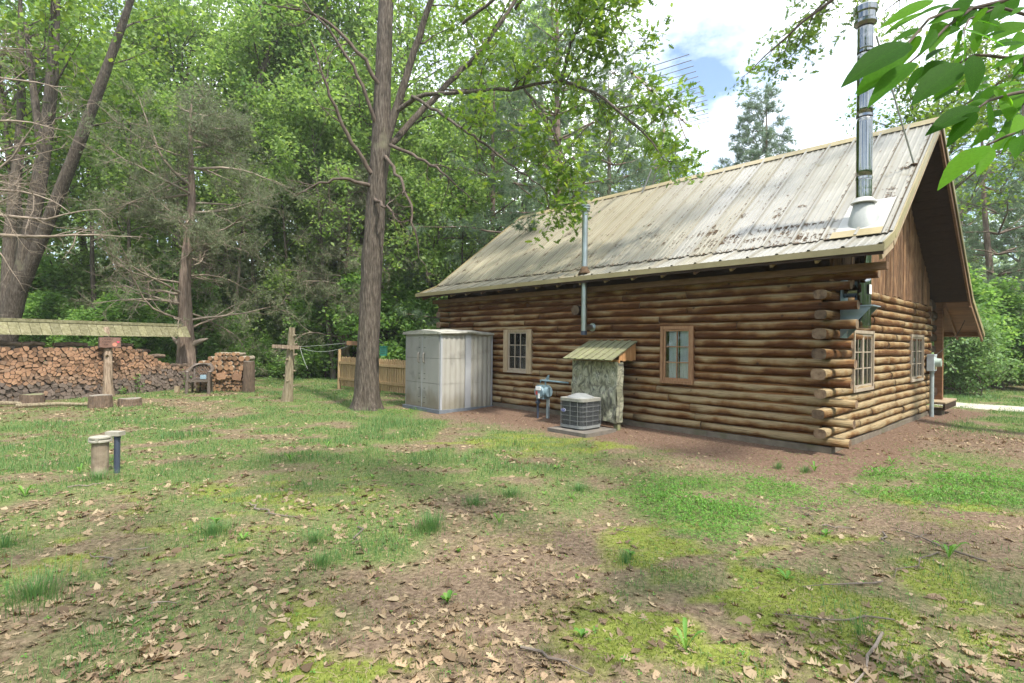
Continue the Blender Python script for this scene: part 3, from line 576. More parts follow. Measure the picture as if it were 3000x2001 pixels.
# roof geometry (a, z)
EA, EZ, KA, KZ, RA, RZ = -0.43, 2.932, 0.135, 3.161, 3.42, 5.688
BA, BZ, PA, PZ = 7.30, 2.70, 9.24, 1.93
T0, T1 = -0.71, 10.15
roof = empty('roof', (0, 0, 0), 0, cabin)
def panel(p, q, t0, t1, seed, parent=roof, name='roof_panel', matn='tin_roof', first=True):
    """ribbed sheet from low edge p=(a,z) to high edge q between t0 and t1; one big rib at t0, three small ones"""
    w = t1 - t0; nrm = Vector((-(q[1] - p[1]), 0, q[0] - p[0])).normalized()
    if nrm.z < 0: nrm = -nrm
    prof = [(0, 0.0), (0.012, 0.032), (0.045, 0.032), (0.058, 0.0), (0.082, 0.0)]
    for c_ in (0.30, 0.53, 0.76):
        prof += [(c_ * w - 0.022, 0), (c_ * w - 0.009, 0.011), (c_ * w + 0.009, 0.011), (c_ * w + 0.022, 0)]
    prof += [(w + 0.004, 0.0)]
    mb = MB(); V = []
    lift = 0.0025 * rg.uniform(-1, 1)
    for e in (p, q):
        for s_, h in prof: V.append(Vector((e[0], t0 + s_, e[1])) + nrm * (h + lift))
    for e in (p, q):
        for s_, h in prof: V.append(Vector((e[0], t0 + s_, e[1])) + nrm * (h + lift - 0.006))
    nP = len(prof)
    F_ = [(i, i + 1, nP + i + 1, nP + i) for i in range(nP - 1)] + [(2 * nP + nP + i, 2 * nP + nP + i + 1, 2 * nP + i + 1, 2 * nP + i) for i in range(nP - 1)] + [(i + 1, i, 2 * nP + i, 2 * nP + i + 1) for i in range(nP - 1)]
    mb.add(V, F_); mb.mi[3] = 1; return mb.build(name, (matn, 'roof_dirt'), parent)
NPAN = 25; PWD = (T1 - T0) / NPAN
for i in range(NPAN):
    t0 = T0 + i * PWD
    mt_ = 'tin_pale' if i < 6 + (i % 2) * 2 else 'tin_mid' if i < 12 + (i % 3) else 'tin_roof'  # palest, smoothest tin on the right-hand panels, then a middle tone
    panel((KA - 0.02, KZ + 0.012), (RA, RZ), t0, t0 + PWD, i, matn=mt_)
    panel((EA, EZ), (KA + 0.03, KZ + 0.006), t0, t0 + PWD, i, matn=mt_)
    panel((BA, BZ), (RA, RZ), t0, t0 + PWD, i); panel((PA, PZ), (BA + 0.001, BZ), t0, t0 + PWD, i)
panel((EA, EZ), (KA + 0.03, KZ + 0.006), T1, T1 + 0.2, 0)
dk = MB()   # solid deck below the sheets
def slab(p, q, t0, t1, up0, up1):
    nrm = Vector((-(q[1] - p[1]), 0, q[0] - p[0])).normalized(); nrm = nrm if nrm.z > 0 else -nrm
    A = Vector((p[0], 0, p[1])); B_ = Vector((q[0], 0, q[1])); V = []
    for t in (t0, t1): V += [A + nrm * up0 + Vector((0, t, 0)), B_ + nrm * up0 + Vector((0, t, 0)), B_ + nrm * up1 + Vector((0, t, 0)), A + nrm * up1 + Vector((0, t, 0))]
    return V, [(0, 1, 2, 3), (7, 6, 5, 4), (0, 4, 5, 1), (1, 5, 6, 2), (2, 6, 7, 3), (3, 7, 4, 0)]
for p, q in (((KA, KZ), (RA, RZ)), ((EA + 0.03, EZ), (KA, KZ)), ((BA, BZ), (RA, RZ)), ((PA - 0.03, PZ), (BA, BZ))): dk.add(*slab(p, q, T0 + 0.04, T1 - 0.04, -0.045, -0.012))
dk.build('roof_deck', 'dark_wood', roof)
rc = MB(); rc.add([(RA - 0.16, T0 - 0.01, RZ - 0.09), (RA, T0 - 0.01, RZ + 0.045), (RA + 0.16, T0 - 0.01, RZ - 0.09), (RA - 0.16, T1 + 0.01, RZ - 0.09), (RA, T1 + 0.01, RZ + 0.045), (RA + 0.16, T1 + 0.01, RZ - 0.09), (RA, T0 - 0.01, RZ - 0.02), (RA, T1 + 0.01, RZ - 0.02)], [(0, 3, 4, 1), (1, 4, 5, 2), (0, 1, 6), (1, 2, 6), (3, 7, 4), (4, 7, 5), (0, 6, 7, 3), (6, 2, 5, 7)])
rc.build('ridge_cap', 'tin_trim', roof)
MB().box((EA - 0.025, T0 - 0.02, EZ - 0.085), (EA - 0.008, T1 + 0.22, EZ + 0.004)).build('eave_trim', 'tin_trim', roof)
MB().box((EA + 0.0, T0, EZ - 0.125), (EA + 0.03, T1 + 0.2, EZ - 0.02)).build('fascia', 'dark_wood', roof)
# verge trim and barge boards at both gables
for tt_, sg in ((T0, -1), (T1, 1)):
    for p, q in (((KA, KZ), (RA, RZ)), ((EA, EZ), (KA, KZ)), ((BA, BZ), (RA, RZ)), ((PA, PZ), (BA, BZ))):
        V, F_ = slab(p, q, tt_ - 0.012 if sg < 0 else tt_ - 0.004, tt_ + 0.004 if sg < 0 else tt_ + 0.012, -0.075, 0.034); MB().add(V, F_).build('verge_trim', 'tin_trim', roof)
        V, F_ = slab(p, q, tt_ + 0.02 if sg < 0 else tt_ - 0.06, tt_ + 0.06 if sg < 0 else tt_ - 0.02, -0.20, -0.048); MB().add(V, F_).build('barge_board', 'pale_wood' if p[0] < 1 and sg < 0 else 'beam_wood', roof)
# soffit boards under the gable overhang of the back slope and the porch
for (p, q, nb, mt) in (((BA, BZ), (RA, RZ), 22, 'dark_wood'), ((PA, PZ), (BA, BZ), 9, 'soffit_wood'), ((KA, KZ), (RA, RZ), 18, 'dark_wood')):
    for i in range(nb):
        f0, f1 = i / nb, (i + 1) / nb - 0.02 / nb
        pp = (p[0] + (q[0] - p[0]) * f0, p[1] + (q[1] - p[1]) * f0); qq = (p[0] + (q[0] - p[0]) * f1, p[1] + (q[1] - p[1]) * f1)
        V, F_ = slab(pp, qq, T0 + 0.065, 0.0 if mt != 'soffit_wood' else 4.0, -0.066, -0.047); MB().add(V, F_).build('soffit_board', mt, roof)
# rafters: tails show under the eave
t = 0.12
while t < LW + 0.3:
    mb = MB(); V, F_ = slab((EA + 0.05, EZ), (KA, KZ), t - 0.022, t + 0.022, -0.17, -0.047); mb.add(V, F_)
    V, F_ = slab((KA, KZ), (1.2, KZ + (1.2 - KA) * 0.769), t - 0.022, t + 0.022, -0.17, -0.047); mb.add(V, F_)
    mb.build('rafter', 'pale_wood' if rg.random() < 0.6 else 'beam_wood', roof); t += 0.625
# plate beams above the logs
smooth_sides(log(-0.55, LW + 0.35, (AX + 0.02, 'y'), 17, 0.072))
MB().box((-0.12, -0.68, ZT + 0.10), (0.0, LW + 0.45, ZT + 0.20)).build('eave_beam', 'beam_wood', cabin)
MB().box((0.07, 0.0, ZT + 0.14), (0.15, LW, KZ - 0.06)).build('eave_blocking', 'dark_wood', cabin)
for k, (x0, x1, z_) in enumerate(((0.18, 0.34, 2.70), (0.2, 0.36, 2.86))):
    pass
# gable siding: upright slabs with waney edges
NB = 46
for i in range(NB):
    a0 = 0.02 + i * (WW - 0.04) / NB; a1 = a0 + (WW - 0.04) / NB - rg.uniform(0.004, 0.012)
    def rz(a): return min(KZ + (a - KA) * 0.769, RZ - (a - RA) * (RZ - BZ) / (BA - RA)) - 0.075
    zt0, zt1 = rz(a0), rz(a1); zb = ZT - rg.uniform(-0.02, 0.05); fr_ = rg.uniform(0.0, 0.02)
    if min(zt0, zt1) - zb < 0.1: continue
    mb = MB(); nseg = 7; V = []
    for s_ in range(nseg + 1):
        f = s_ / nseg; e0 = a0 + rg.uniform(0, 0.014) * (0 < s_ < nseg); e1 = a1 - rg.uniform(0, 0.014) * (0 < s_ < nseg)
        za = zb + (zt0 - zb) * f; zb_ = zb + (zt1 - zb) * f
        V += [(e0, 0.02 - fr_, za), ((e0 + e1) / 2, 0.0 - fr_, (za + zb_) / 2), (e1, 0.02 - fr_, zb_), (e1, 0.05, zb_), (e0, 0.05, za)]
    F_ = [(5 * s_ + k, 5 * s_ + (k + 1) % 5, 5 * (s_ + 1) + (k + 1) % 5, 5 * (s_ + 1) + k) for s_ in range(nseg) for k in range(5)] + [(4, 3, 2, 1, 0), tuple(5 * nseg + k for k in range(5))]
    mb.add(V, F_).build('siding_board', 'siding_wood', cabin)
V = [(0.05, 0.06, ZT), (WW - 0.05, 0.06, ZT), (WW - 0.05, 0.06, RZ - (WW - RA) * 0.77 - 0.1), (RA, 0.06, RZ - 0.1), (0.05, 0.06, KZ - 0.12)]
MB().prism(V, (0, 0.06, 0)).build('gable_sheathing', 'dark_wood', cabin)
MB().prism([(p[0], LW - 0.12, p[2]) for p in V], (0, 0.06, 0)).build('gable_sheathing', 'dark_wood', cabin)

# windows
def window(u0, u1, z0, z1, wall, cols, rows, kind, mats, side=0.09, curtain=None, leaves=1):
    wdw = empty('window', (0, 0, 0), 0, cabin)
    def bx(u_a, d_a, z_a, u_b, d_b, z_b):
        return ((d_a, u_a, z_a), (d_b, u_b, z_b)) if wall == 'y' else ((u_a, d_a, z_a), (u_b, d_b, z_b))
    def B(mb, *q): mb.box(*bx(*q)); return mb
    fm_, sm_ = mats
    B(MB(), u0, -0.03, z0, u0 + side, 0.10, z1).build('frame', fm_, wdw); B(MB(), u1 - side, -0.03, z0, u1, 0.10, z1).build('frame', fm_, wdw)
    B(MB(), u0 + side, -0.024, z1 - 0.055, u1 - side, 0.10, z1 - 0.003).build('frame', fm_, wdw)
    B(MB(), u0 + side, -0.035, z0 + 0.002, u1 - side, 0.10, z0 + 0.05).build('sill', sm_, wdw)
    iu0, iu1, iz0, iz1 = u0 + side, u1 - side, z0 + 0.05, z1 - 0.055
    for lf in range(leaves):
        l0 = iu0 + (iu1 - iu0) * lf / leaves + 0.004; l1 = iu0 + (iu1 - iu0) * (lf + 1) / leaves - 0.004
        sb = MB(); s_ = 0.038
        B(sb, l0, -0.008, iz0 + 0.002, l0 + s_, 0.03, iz1 - 0.002); B(sb, l1 - s_, -0.008, iz0 + 0.002, l1, 0.03, iz1 - 0.002); B(sb, l0 + s_, -0.007, iz0 + 0.002, l1 - s_, 0.029, iz0 + s_ + 0.015); B(sb, l0 + s_, -0.007, iz1 - s_, l1 - s_, 0.029, iz1 - 0.002); sb.build('sash', sm_, wdw)
        pu = (l1 - l0 - 2 * s_) / cols; pz = (iz1 - iz0 - 2 * s_ - 0.013) / rows
        for i in range(1, cols): B(MB(), l0 + s_ + pu * i - 0.008, -0.004, iz0 + s_ + 0.015, l0 + s_ + pu * i + 0.008, 0.024, iz1 - s_).build('muntin', sm_, wdw)
        for j in range(1, rows): B(MB(), l0 + s_, -0.002, iz0 + s_ + 0.015 + pz * j - 0.008, l1 - s_, 0.022, iz0 + s_ + 0.015 + pz * j + 0.008).build('muntin', sm_, wdw)
        for i in range(cols):
            for j in range(rows):
                B(MB(), l0 + s_ + pu * i + 0.003, 0.010, iz0 + s_ + 0.015 + pz * j + 0.003, l0 + s_ + pu * (i + 1) - 0.003, 0.013, iz0 + s_ + 0.015 + pz * (j + 1) - 0.003).build('pane', 'glass', wdw)
    for c0, c1 in (curtain or ()):
        mb = MB(); nn = 26; V = []
        for i in range(nn + 1):
            uu = iu0 + (iu1 - iu0) * (c0 + (c1 - c0) * i / nn); dd = 0.058 + 0.018 * math.sin(i * 1.25) + 0.006 * math.sin(i * 3.1)
            for z_ in (iz0 - 0.05, iz1 + 0.05): V.append((dd, uu, z_) if wall == 'y' else (uu, dd, z_))
        mb.add(V, [(2 * i, 2 * i + 2, 2 * i + 3, 2 * i + 1) for i in range(nn)]); mb.build('curtain', 'curtain', wdw, smooth=True)
    box = MB(); B(box, u0 + 0.01, 0.14, z0 - 0.1, u1 - 0.01, 0.45, z1 + 0.1)
    return wdw
window(6.17, 7.12, 0.885, 1.905, 'y', 3, 3, 0, ('pale_wood', 'sash_wood'), 0.15, [(0.0, 0.34), (0.37, 0.72)])
window(2.17, 2.82, 0.89, 1.925, 'y', 2, 3, 0, ('window_wood', 'window_wood'), 0.055, [(0.0, 0.45), (0.5, 0.85)])
window(0.97, 2.10, 0.865, 1.86, 'x', 2, 3, 0, ('sash_wood', 'sash_wood'), 0.045, None, 2)
window(4.90, 6.10, 0.865, 1.86, 'x', 2, 3, 0, ('sash_wood', 'sash_wood'), 0.045, None, 2)
# log stub sticking out of the long wall beside the vent pipe
MB().tube([(0.05, 4.72, 2.28), (-0.22, 4.70, 2.28)], [0.10, 0.10], 14, True, 1).build('log_stub', ('dark_wood', 'log_end'), cabin)

# tall stainless chimney
CA, CT = 0.47, -0.26
ch = empty('chimney_pipe', (0, 0, 0), 0, cabin)
zroof = KZ + (CA - KA) * 0.769
def ring(mb, z0, z1, r): mb.lathe([(r, z0), (r, z1)], 28, (CA, CT, 0))
for z0, z1 in ((1.86, 2.62), (2.625, 3.6), (3.72, 4.08), (4.085, 5.0), (5.005, 5.95), (5.955, 6.32)):
    mb = MB(); nz0 = 9; mb.lathe([(0.104 + 0.001 * math.sin(j * 2.3 + z0 * 7), z0 + (z1 - z0) * j / nz0) for j in range(nz0 + 1)], 28, (CA, CT, 0)); mb.build('pipe_section', 'stainless', ch, smooth=True)
for z_ in (1.9, 2.6, 4.06, 4.98, 5.93):
    mb = MB(); ring(mb, z_, z_ + 0.035, 0.109); mb.build('locking_band', 'stainless', ch)
cap = MB(); cap.lathe([(0.11, 6.32), (0.148, 6.36), (0.15, 6.40), (0.135, 6.42), (0.135, 6.50), (0.153, 6.52), (0.153, 6.60), (0.12, 6.63), (0.03, 6.66)], 28, (CA, CT, 0)); cap.build('rain_cap', 'stainless', ch, smooth=False)
fl = MB()   # flashing cone and storm collar
n_ = 26; V = []
for k in range(n_):
    an = 2 * math.pi * k / n_; r_ = 0.205; x_ = CA + r_ * math.cos(an); V.append((x_, CT + r_ * math.sin(an), KZ + (x_ - KA) * 0.769 + 0.03))
for k in range(n_):
    an = 2 * math.pi * k / n_; V.append((CA + 0.125 * math.cos(an), CT + 0.125 * math.sin(an), zroof + 0.30))
fl.add(V, [(k, (k + 1) % n_, n_ + (k + 1) % n_, n_ + k) for k in range(n_)] + [tuple(n_ + k for k in range(n_))]); fl.build('flashing_cone', 'tin_grey', ch, smooth=True)
cl = MB(); cl.lathe([(0.165, zroof + 0.285), (0.17, zroof + 0.295), (0.108, zroof + 0.37), (0.105, zroof + 0.37)], 26, (CA, CT, 0)); cl.build('storm_collar', 'tin_white', ch, smooth=False)
V, F_ = slab((0.16, KZ + (0.16 - KA) * 0.769), (1.0, KZ + (1.0 - KA) * 0.769), CT - 0.30, CT + 0.30, 0.034, 0.037); MB().add(V, F_).build('flashing_plate', 'tin_white', ch)
V, F_ = slab((0.11, KZ + (0.11 - KA) * 0.769), (0.26, KZ + (0.26 - KA) * 0.769), CT - 0.30, CT + 0.34, 0.039, 0.044); MB().add(V, F_).build('flashing_apron', 'tin_trim', ch)
MB().tube([(CA + 0.03, CT - 0.13, 6.15), (1.88, -0.60, KZ + (1.88 - KA) * 0.769 + 0.03)], 0.014, 8).build('stay_rod', 'tin_grey', ch)
MB().lathe([(0.05, 0), (0.05, 0.015)], 10, (1.88, -0.60, KZ + (1.88 - KA) * 0.769 + 0.025)).build('stay_foot', 'needle_debris', ch)
# wall support under the chimney: two triangular plates, shelf and tee
for da in (-0.17, 0.17):
    MB().prism([(CA + da, -0.02, 2.18), (CA + da, -0.42, 2.18), (CA + da, -0.02, 1.72)], (0.006, 0, 0)).build('support_bracket', 'galv_sheet', ch)
MB().box((CA - 0.2, -0.44, 2.18), (CA + 0.2, -0.02, 2.195)).build('support_shelf', 'galv_sheet', ch)
MB().box((CA - 0.17, -0.018, 1.72), (CA + 0.17, -0.012, 2.60)).build('back_plate', 'galv_sheet', ch)
MB().tube([(CA, CT + 0.05, 2.42), (CA, 0.02, 2.42)], 0.10, 16).build('tee_branch', 'stainless', ch)
MB().box((CA - 0.10, CT - 0.109, 2.36), (CA + 0.01, CT - 0.1055, 2.50)).build('rating_label', 'white_print', ch)

# thin galvanised vent through the eave
VA, VT = -0.27, 4.42
vp = empty('vent_pipe', (0, 0, 0), 0, cabin)
MB().tube([(VA, VT, 1.84), (VA, VT, 2.3), (VA, VT, 2.99)], 0.058, 16).build('pipe_section', 'galvanised', vp, smooth=False)
MB().tube([(VA, VT, 2.99), (VA, VT, 3.6), (VA, VT, 4.27)], 0.058, 16).build('pipe_section', 'galvanised', vp)
MB().lathe([(0.059, 1.765), (0.062, 1.77), (0.062, 1.845), (0.059, 1.85)], 16, (VA, VT, 0)).build('end_cap', 'dark_pipe', vp)
MB().tube([(VA, VT, 1.92), (VA + 0.08, VT, 1.92), (0.06, VT, 1.93)], 0.055, 14).build('elbow', 'galvanised', vp)
MB().lathe([(0.085, 0), (0.085, 0.01)], 16).build('wall_collar', 'galvanised', vp, loc=(-0.005, VT, 1.93), rot=(0, R(90), 0))
zb = EZ + (VA - EA) * 0.404
MB().lathe([(0.125, 0.0), (0.12, 0.03), (0.075, 0.11), (0.062, 0.15)], 18, (VA, VT, zb)).build('roof_boot', 'needle_debris', vp, smooth=True)
MB().lathe([(0.06, 4.24), (0.10, 4.26), (0.10, 4.285), (0.07, 4.29), (0.07, 4.305), (0.105, 4.31), (0.105, 4.335), (0.07, 4.34), (0.07, 4.355), (0.105, 4.36), (0.105, 4.385), (0.05, 4.40)], 18, (VA, VT, 0)).build('vent_cap', 'galvanised', vp)

# porch on the far side
po = empty('porch', (0, 0, 0), 0, cabin)
for i in range(9):
    t_ = -0.30 + i * 0.145
    MB().box((WW + 0.02, t_, 0.30), (8.35, t_ + 0.135, 0.335)).build('deck_board', 'pale_wood', po)
MB().box((WW + 0.02, -0.29, 0.16), (8.33, -0.25, 0.298)).build('rim_joist', 'dark_wood', po); MB().box((8.29, -0.24, 0.16), (8.33, 1.0, 0.298)).build('rim_joist', 'dark_wood', po)
MB().box((WW + 0.25, -0.2, -0.05), (WW + 0.6, 0.1, 0.158)).build('pier_block', 'concrete', po)
MB().box((7.62, -0.12, 0.337), (7.78, 0.04, 2.52)).build('porch_post', 'soffit_wood', po)
for a0, a1, z_, w_ in ((WW + 0.1, 8.75, 2.62, 0.10), (WW + 0.1, 8.7, 2.34, 0.10), (WW + 0.0, 7.6, 2.05, 0.085), (WW, 8.0, 1.82, 0.09), (WW, 7.5, 1.55, 0.085), (WW, 8.0, 1.28, 0.08), (WW, 7.55, 1.02, 0.075), (WW, 7.2, 0.78, 0.08), (WW, 7.95, 0.52, 0.11)):
    MB().tube([(a0, 0.07, z_), ((a0 + a1) / 2, 0.07, z_), (a1, 0.07, z_)], [w_, w_ * 0.97, w_], 10, True, 1, sq=0.6).build('porch_log', ('dark_wood', 'log_end'), po)
MB().box((8.95, T0 + 0.07, PZ - 0.05), (9.0, 4.0, PZ + 0.08)).build('porch_fascia', 'soffit_wood', po)
for t_ in (-0.2, 0.4):
    MB().bar((BA, t_, BZ - 0.13), (PA - 0.1, t_, PZ - 0.1), 0.045, 0.10).build('porch_rafter', 'soffit_wood', po)

# pine-needle debris on the roof: heaps along the crease, behind ribs and scattered tufts
rn = np.random.default_rng(5)
def roofz(a): return np.where(a < KA, EZ + (a - EA) * 0.404, KZ + (a - KA) * 0.769)
pa, pt_ = [], []
for i in range(900): pt_.append(rn.uniform(T0 + 0.1, T1)); pa.append(KA + abs(rn.normal(0, 0.03)) - 0.02)
for (ac, tc_, sa, st, cnt) in ((0.60, 0.75, 0.018, 0.35, 170), (0.36, 1.4, 0.03, 0.4, 150), (0.24, 0.3, 0.05, 0.35, 180), (0.95, -0.45, 0.10, 0.05, 90), (0.75, 2.3, 0.05, 0.12, 110), (0.5, 1.9, 0.05, 0.2, 120), (1.85, -0.6, 0.03, 0.1, 60)):
    pa += list(rn.normal(ac, sa, cnt)); pt_ += list(rn.normal(tc_, st, cnt))
for i in range(60):
    ac = KA + 0.12 + abs(rn.normal(0, 0.7)); tc_ = rn.uniform(T0 + 0.2, T1 - 0.2); k = rn.integers(8, 34); pa += list(rn.normal(ac, 0.03, k)); pt_ += list(rn.normal(tc_, 0.05, k))
for i in range(1300): pa.append(rn.uniform(KA, RA - 0.1)); pt_.append(T0 + PWD * rn.integers(0, NPAN) + 0.07 + abs(rn.normal(0, 0.02)) if rn.random() < 0.6 else rn.uniform(T0, T1))
pa = np.array(pa); pt_ = np.array(pt_); ok = (pa > EA + 0.02) & (pa < RA) & (pt_ > T0 + 0.03) & (pt_ < T1 - 0.03); pa, pt_ = pa[ok], pt_[ok]; k = len(pa)
sl = math.atan(0.769); tilt = np.array([[math.cos(sl), 0, -math.sin(sl)], [0, 1, 0], [math.sin(sl), 0, math.cos(sl)]])
yw = yaw_frames(rn.uniform(0, 6.28, k)); rot = np.einsum('ij,njk->nik', tilt, yw)
V, Fx = scatter([(-0.5, -0.12, 0), (0.1, -0.5, 0.25), (0.5, 0.1, 0.05), (-0.1, 0.45, 0.3)], [(0, 1, 2, 3)], np.stack([pa, pt_, roofz(pa) + 0.014 + rn.uniform(0, 0.014, k)], 1), rot, np.stack([rn.uniform(0.025, 0.085, k), rn.uniform(0.008, 0.026, k), rn.uniform(0.02, 0.055, k)], 1))
o = link('roof_debris', np_mesh('roof_debris', V, Fx, 'needle_debris'), cabin); o['kind'] = 'stuff'
# ------------------------------------------------------------------ storage shed
sh = empty('storage_shed', house(-1.62, 7.48), HT)       # local x towards the cabin wall (0..1.56), y along the wall (0..1.32)
tag(sh, 'grey plastic storage shed with two doors against the log wall', 'shed')
SD, SW, SH = 1.56, 1.46, 1.80
MB().box((-0.05, -0.05, -0.03), (SD, SW + 0.05, 0.05)).build('floor_base', 'shed_base', sh)
def corr(x0, x1, z0, z1, n=40):
    """corrugated side sheet in the plane y=0 (facing -y)"""
    mb = MB(); V = []
    for i in range(n + 1):
        x_ = x0 + (x1 - x0) * i / n; d_ = -0.012 - 0.016 * (0.5 + 0.5 * math.sin(i / n * (x1 - x0) / 0.145 * 2 * math.pi)) * min(1, min(i, n - i) / 2)
        V += [(x_, d_, z0), (x_, d_, z1)]
    mb.add(V, [(2 * i, 2 * i + 2, 2 * i + 3, 2 * i + 1) for i in range(n)]); return mb
for x0, x1 in ((0.05, 0.70), (0.86, 1.50)):
    for z0, z1 in ((0.05, 0.63), (0.637, 1.21), (1.217, 1.79)): corr(x0, x1, z0, z1).build('side_panel', 'shed_side', sh, smooth=True)
MB().box((0.70, -0.035, 0.05), (0.86, 0.0, 1.79)).build('side_post', 'shed_trim', sh)
MB().box((0.0, -0.018, 0.05), (0.05, 0.03, 1.79)).build('corner_post', 'shed_trim', sh); MB().box((1.50, -0.018, 0.05), (1.55, 0.03, 1.79)).build('corner_post', 'shed_trim', sh)
MB().box((0.0, SW - 0.03, 0.05), (0.05, SW, 1.79)).build('corner_post', 'shed_trim', sh)
MB().box((0.05, SW - 0.02, 0.05), (1.5, SW, 1.79)).build('side_panel', 'shed_side', sh); MB().box((SD - 0.03, 0.03, 0.05), (SD - 0.005, SW - 0.03, 1.79)).build('rear_panel', 'shed_side', sh)
MB().box((0.05, 0.0, 0.05), (1.5, 0.006, 1.79)).build('inner_liner', 'shed_side', sh)
for y0, y1, hs in ((0.035, 0.715, 1), (0.735, SW - 0.035, -1)):
    d = empty('door', (0, 0, 0), 0, sh)
    for z0, z1 in ((0.06, 0.63), (0.637, 1.21), (1.217, 1.78)): MB().box((-0.012, y0, z0), (0.012, y1, z1)).build('door_panel', 'shed_plastic', d)
    MB().box((0.0, y0, 0.06), (0.008, y1, 1.78)).build('door_back', 'black_line', d)
    yh = y1 - 0.10 if hs > 0 else y0 + 0.10
    MB().tube([(-0.012, yh, 1.10), (-0.05, yh, 1.13), (-0.055, yh, 1.22), (-0.05, yh, 1.31), (-0.012, yh, 1.34)], 0.022, 8, oval=(1, 0.6)).build('handle', 'shed_handle', d)
    for z_ in (0.16, 0.28, 0.50, 0.72, 0.84, 1.45, 1.68):
        MB().box((-0.0135, yh - 0.03, z_), (-0.011, yh + 0.03, z_ + 0.012)).build('vent_slot', 'black_line', d)
MB().box((-0.014, 0.717, 0.06), (0.0, 0.733, 1.78)).build('door_seam', 'shed_trim', sh)
lid = MB(); nn = 12; V = []
for i in range(nn + 1):
    x_ = -0.06 + (SD + 0.05) * i / nn; zz = 1.80 + 0.035 * math.sin(i / nn * math.pi)
    for j, (y_, dz) in enumerate(((-0.06, -0.03), (-0.06, 0.015), (0.2, 0.05), (SW / 2, 0.075), (SW - 0.2, 0.05), (SW + 0.06, 0.015), (SW + 0.06, -0.03))): V.append((x_, y_, zz + dz + 0.006 * math.sin(i * 5 + j * 3)))
lid.add(V, [(i * 7 + j, (i + 1) * 7 + j, (i + 1) * 7 + j + 1, i * 7 + j + 1) for i in range(nn) for j in range(6)] + [tuple(range(7)), tuple(reversed([nn * 7 + j for j in range(7)]))])
lid.build('lid', 'shed_lid', sh, smooth=False)
MB().tube([(-0.04, -0.065, 1.79), (0.4, -0.07, 1.80), (0.78, -0.075, 1.83), (1.1, -0.07, 1.80), (SD - 0.02, -0.065, 1.79)], [0.022, 0.03, 0.045, 0.03, 0.02], 8, rough=0.15, rng=rg).build('lid_gutter', 'shed_lid', sh)

# ------------------------------------------------------------------ air conditioner on its pad
ac = empty('air_conditioner', house(-1.30, 3.58, 0.035), HT); ac.scale = (0.93, 0.93, 0.98)
tag(ac, 'grey outdoor air conditioner with wire guard and blue oval badge', 'air conditioner')
def rrect(s_, r_, n=5):
    o = []
    for cx_, cy_, a0 in ((s_ - r_, s_ - r_, 0), (-(s_ - r_), s_ - r_, 90), (-(s_ - r_), -(s_ - r_), 180), (s_ - r_, -(s_ - r_), 270)):
        for i in range(n + 1): an = R(a0 + 90 * i / n); o.append((cx_ + r_ * math.cos(an), cy_ + r_ * math.sin(an)))
    return o
AO = (0.31, 0.31)
def shell(s0, z0, z1, r_=0.12, s1=None):
    P = rrect(s0, r_); Q = rrect(s1 or s0, r_); n_ = len(P)
    mb = MB(); mb.add([(x + AO[0], y + AO[1], z0) for x, y in P] + [(x + AO[0], y + AO[1], z1) for x, y in Q], [(i, (i + 1) % n_, n_ + (i + 1) % n_, n_ + i) for i in range(n_)] + [tuple(reversed(range(n_))), tuple(range(n_, 2 * n_))]); return mb
shell(0.30, 0.0, 0.03, 0.11).build('base_feet', 'black_line', ac); shell(0.315, 0.03, 0.075).build('base_pan', 'ac_grey', ac); shell(0.29, 0.076, 0.52, 0.11).build('coil', 'ac_coil', ac)
shell(0.32, 0.52, 0.575, 0.125).build('top_cover', 'ac_top', ac)
MB().lathe([(0.275, 0.576), (0.262, 0.592), (0.10, 0.650), (0.0, 0.655)], 28, (AO[0], AO[1], 0)).build('fan_guard', 'ac_grey', ac)
gP = rrect(0.31, 0.12, 6); gl = MB()
per = []
for i in range(len(gP)):
    p, q = Vector((*gP[i], 0)), Vector((*gP[(i + 1) % len(gP)], 0)); L_ = (q - p).length; kk = max(1, int(L_ / 0.018))
    per += [p + (q - p) * j / kk for j in range(kk)]
for i, p in enumerate(per): gl.box((p.x + AO[0] - 0.0011, p.y + AO[1] - 0.0011, 0.075), (p.x + AO[0] + 0.0011, p.y + AO[1] + 0.0011, 0.52))
o = gl.build('wire_guard', 'ac_wire', ac); o['kind'] = 'stuff'
for z_ in (0.165, 0.254, 0.342, 0.431):
    P = [(x * 1.012 + AO[0], y * 1.012 + AO[1], z_) for x, y in gP]; mb = MB()
    for i in range(len(P)): mb.bar(P[i], P[(i + 1) % len(P)], 0.005, 0.005)
    mb.build('guard_ring', 'ac_grey', ac)
for x_, y_ in ((-0.005, 0.55), (-0.005, 0.31), (-0.005, 0.12), (0.12, -0.005), (0.31, -0.005), (0.55, -0.005)):
    MB().box((x_ - 0.003, y_ - 0.003, 0.075), (x_ + 0.003, y_ + 0.003, 0.52)).build('guard_bar', 'ac_grey', ac)
bd = empty('badge', (-0.014, 0.47, 0.345), 0, ac); bd.rotation_euler = (0, R(-90), 0)      # local z faces out, local x points up
bo = MB(); bo.lathe([(1.0, 0.0), (1.0, 1.0)], 22); o = bo.build('badge_oval', 'badge_blue', bd); o.scale = (0.029, 0.053, 0.006)
bo = MB(); bo.lathe([(1.0, 0.0), (1.0, 1.0)], 22); o = bo.build('badge_rim', 'white_print', bd); o.scale = (0.033, 0.058, 0.004)
o = link('badge_lettering', text_mesh('badge_lettering', 'Carrier', 0.026, 'white_print', 0.0005), bd, (0, 0, 0.0072), (0, 0, R(-90)))
pad = MB(); pad.box((-1.48, 3.36, -0.05), (-0.60, 4.26, 0.035)); o = pad.build('equipment_pad', 'ac_pad', None, loc=house(0, 0), rot=(0, 0, HT)); tag(o, 'flat square pad under the air conditioner', 'pad')

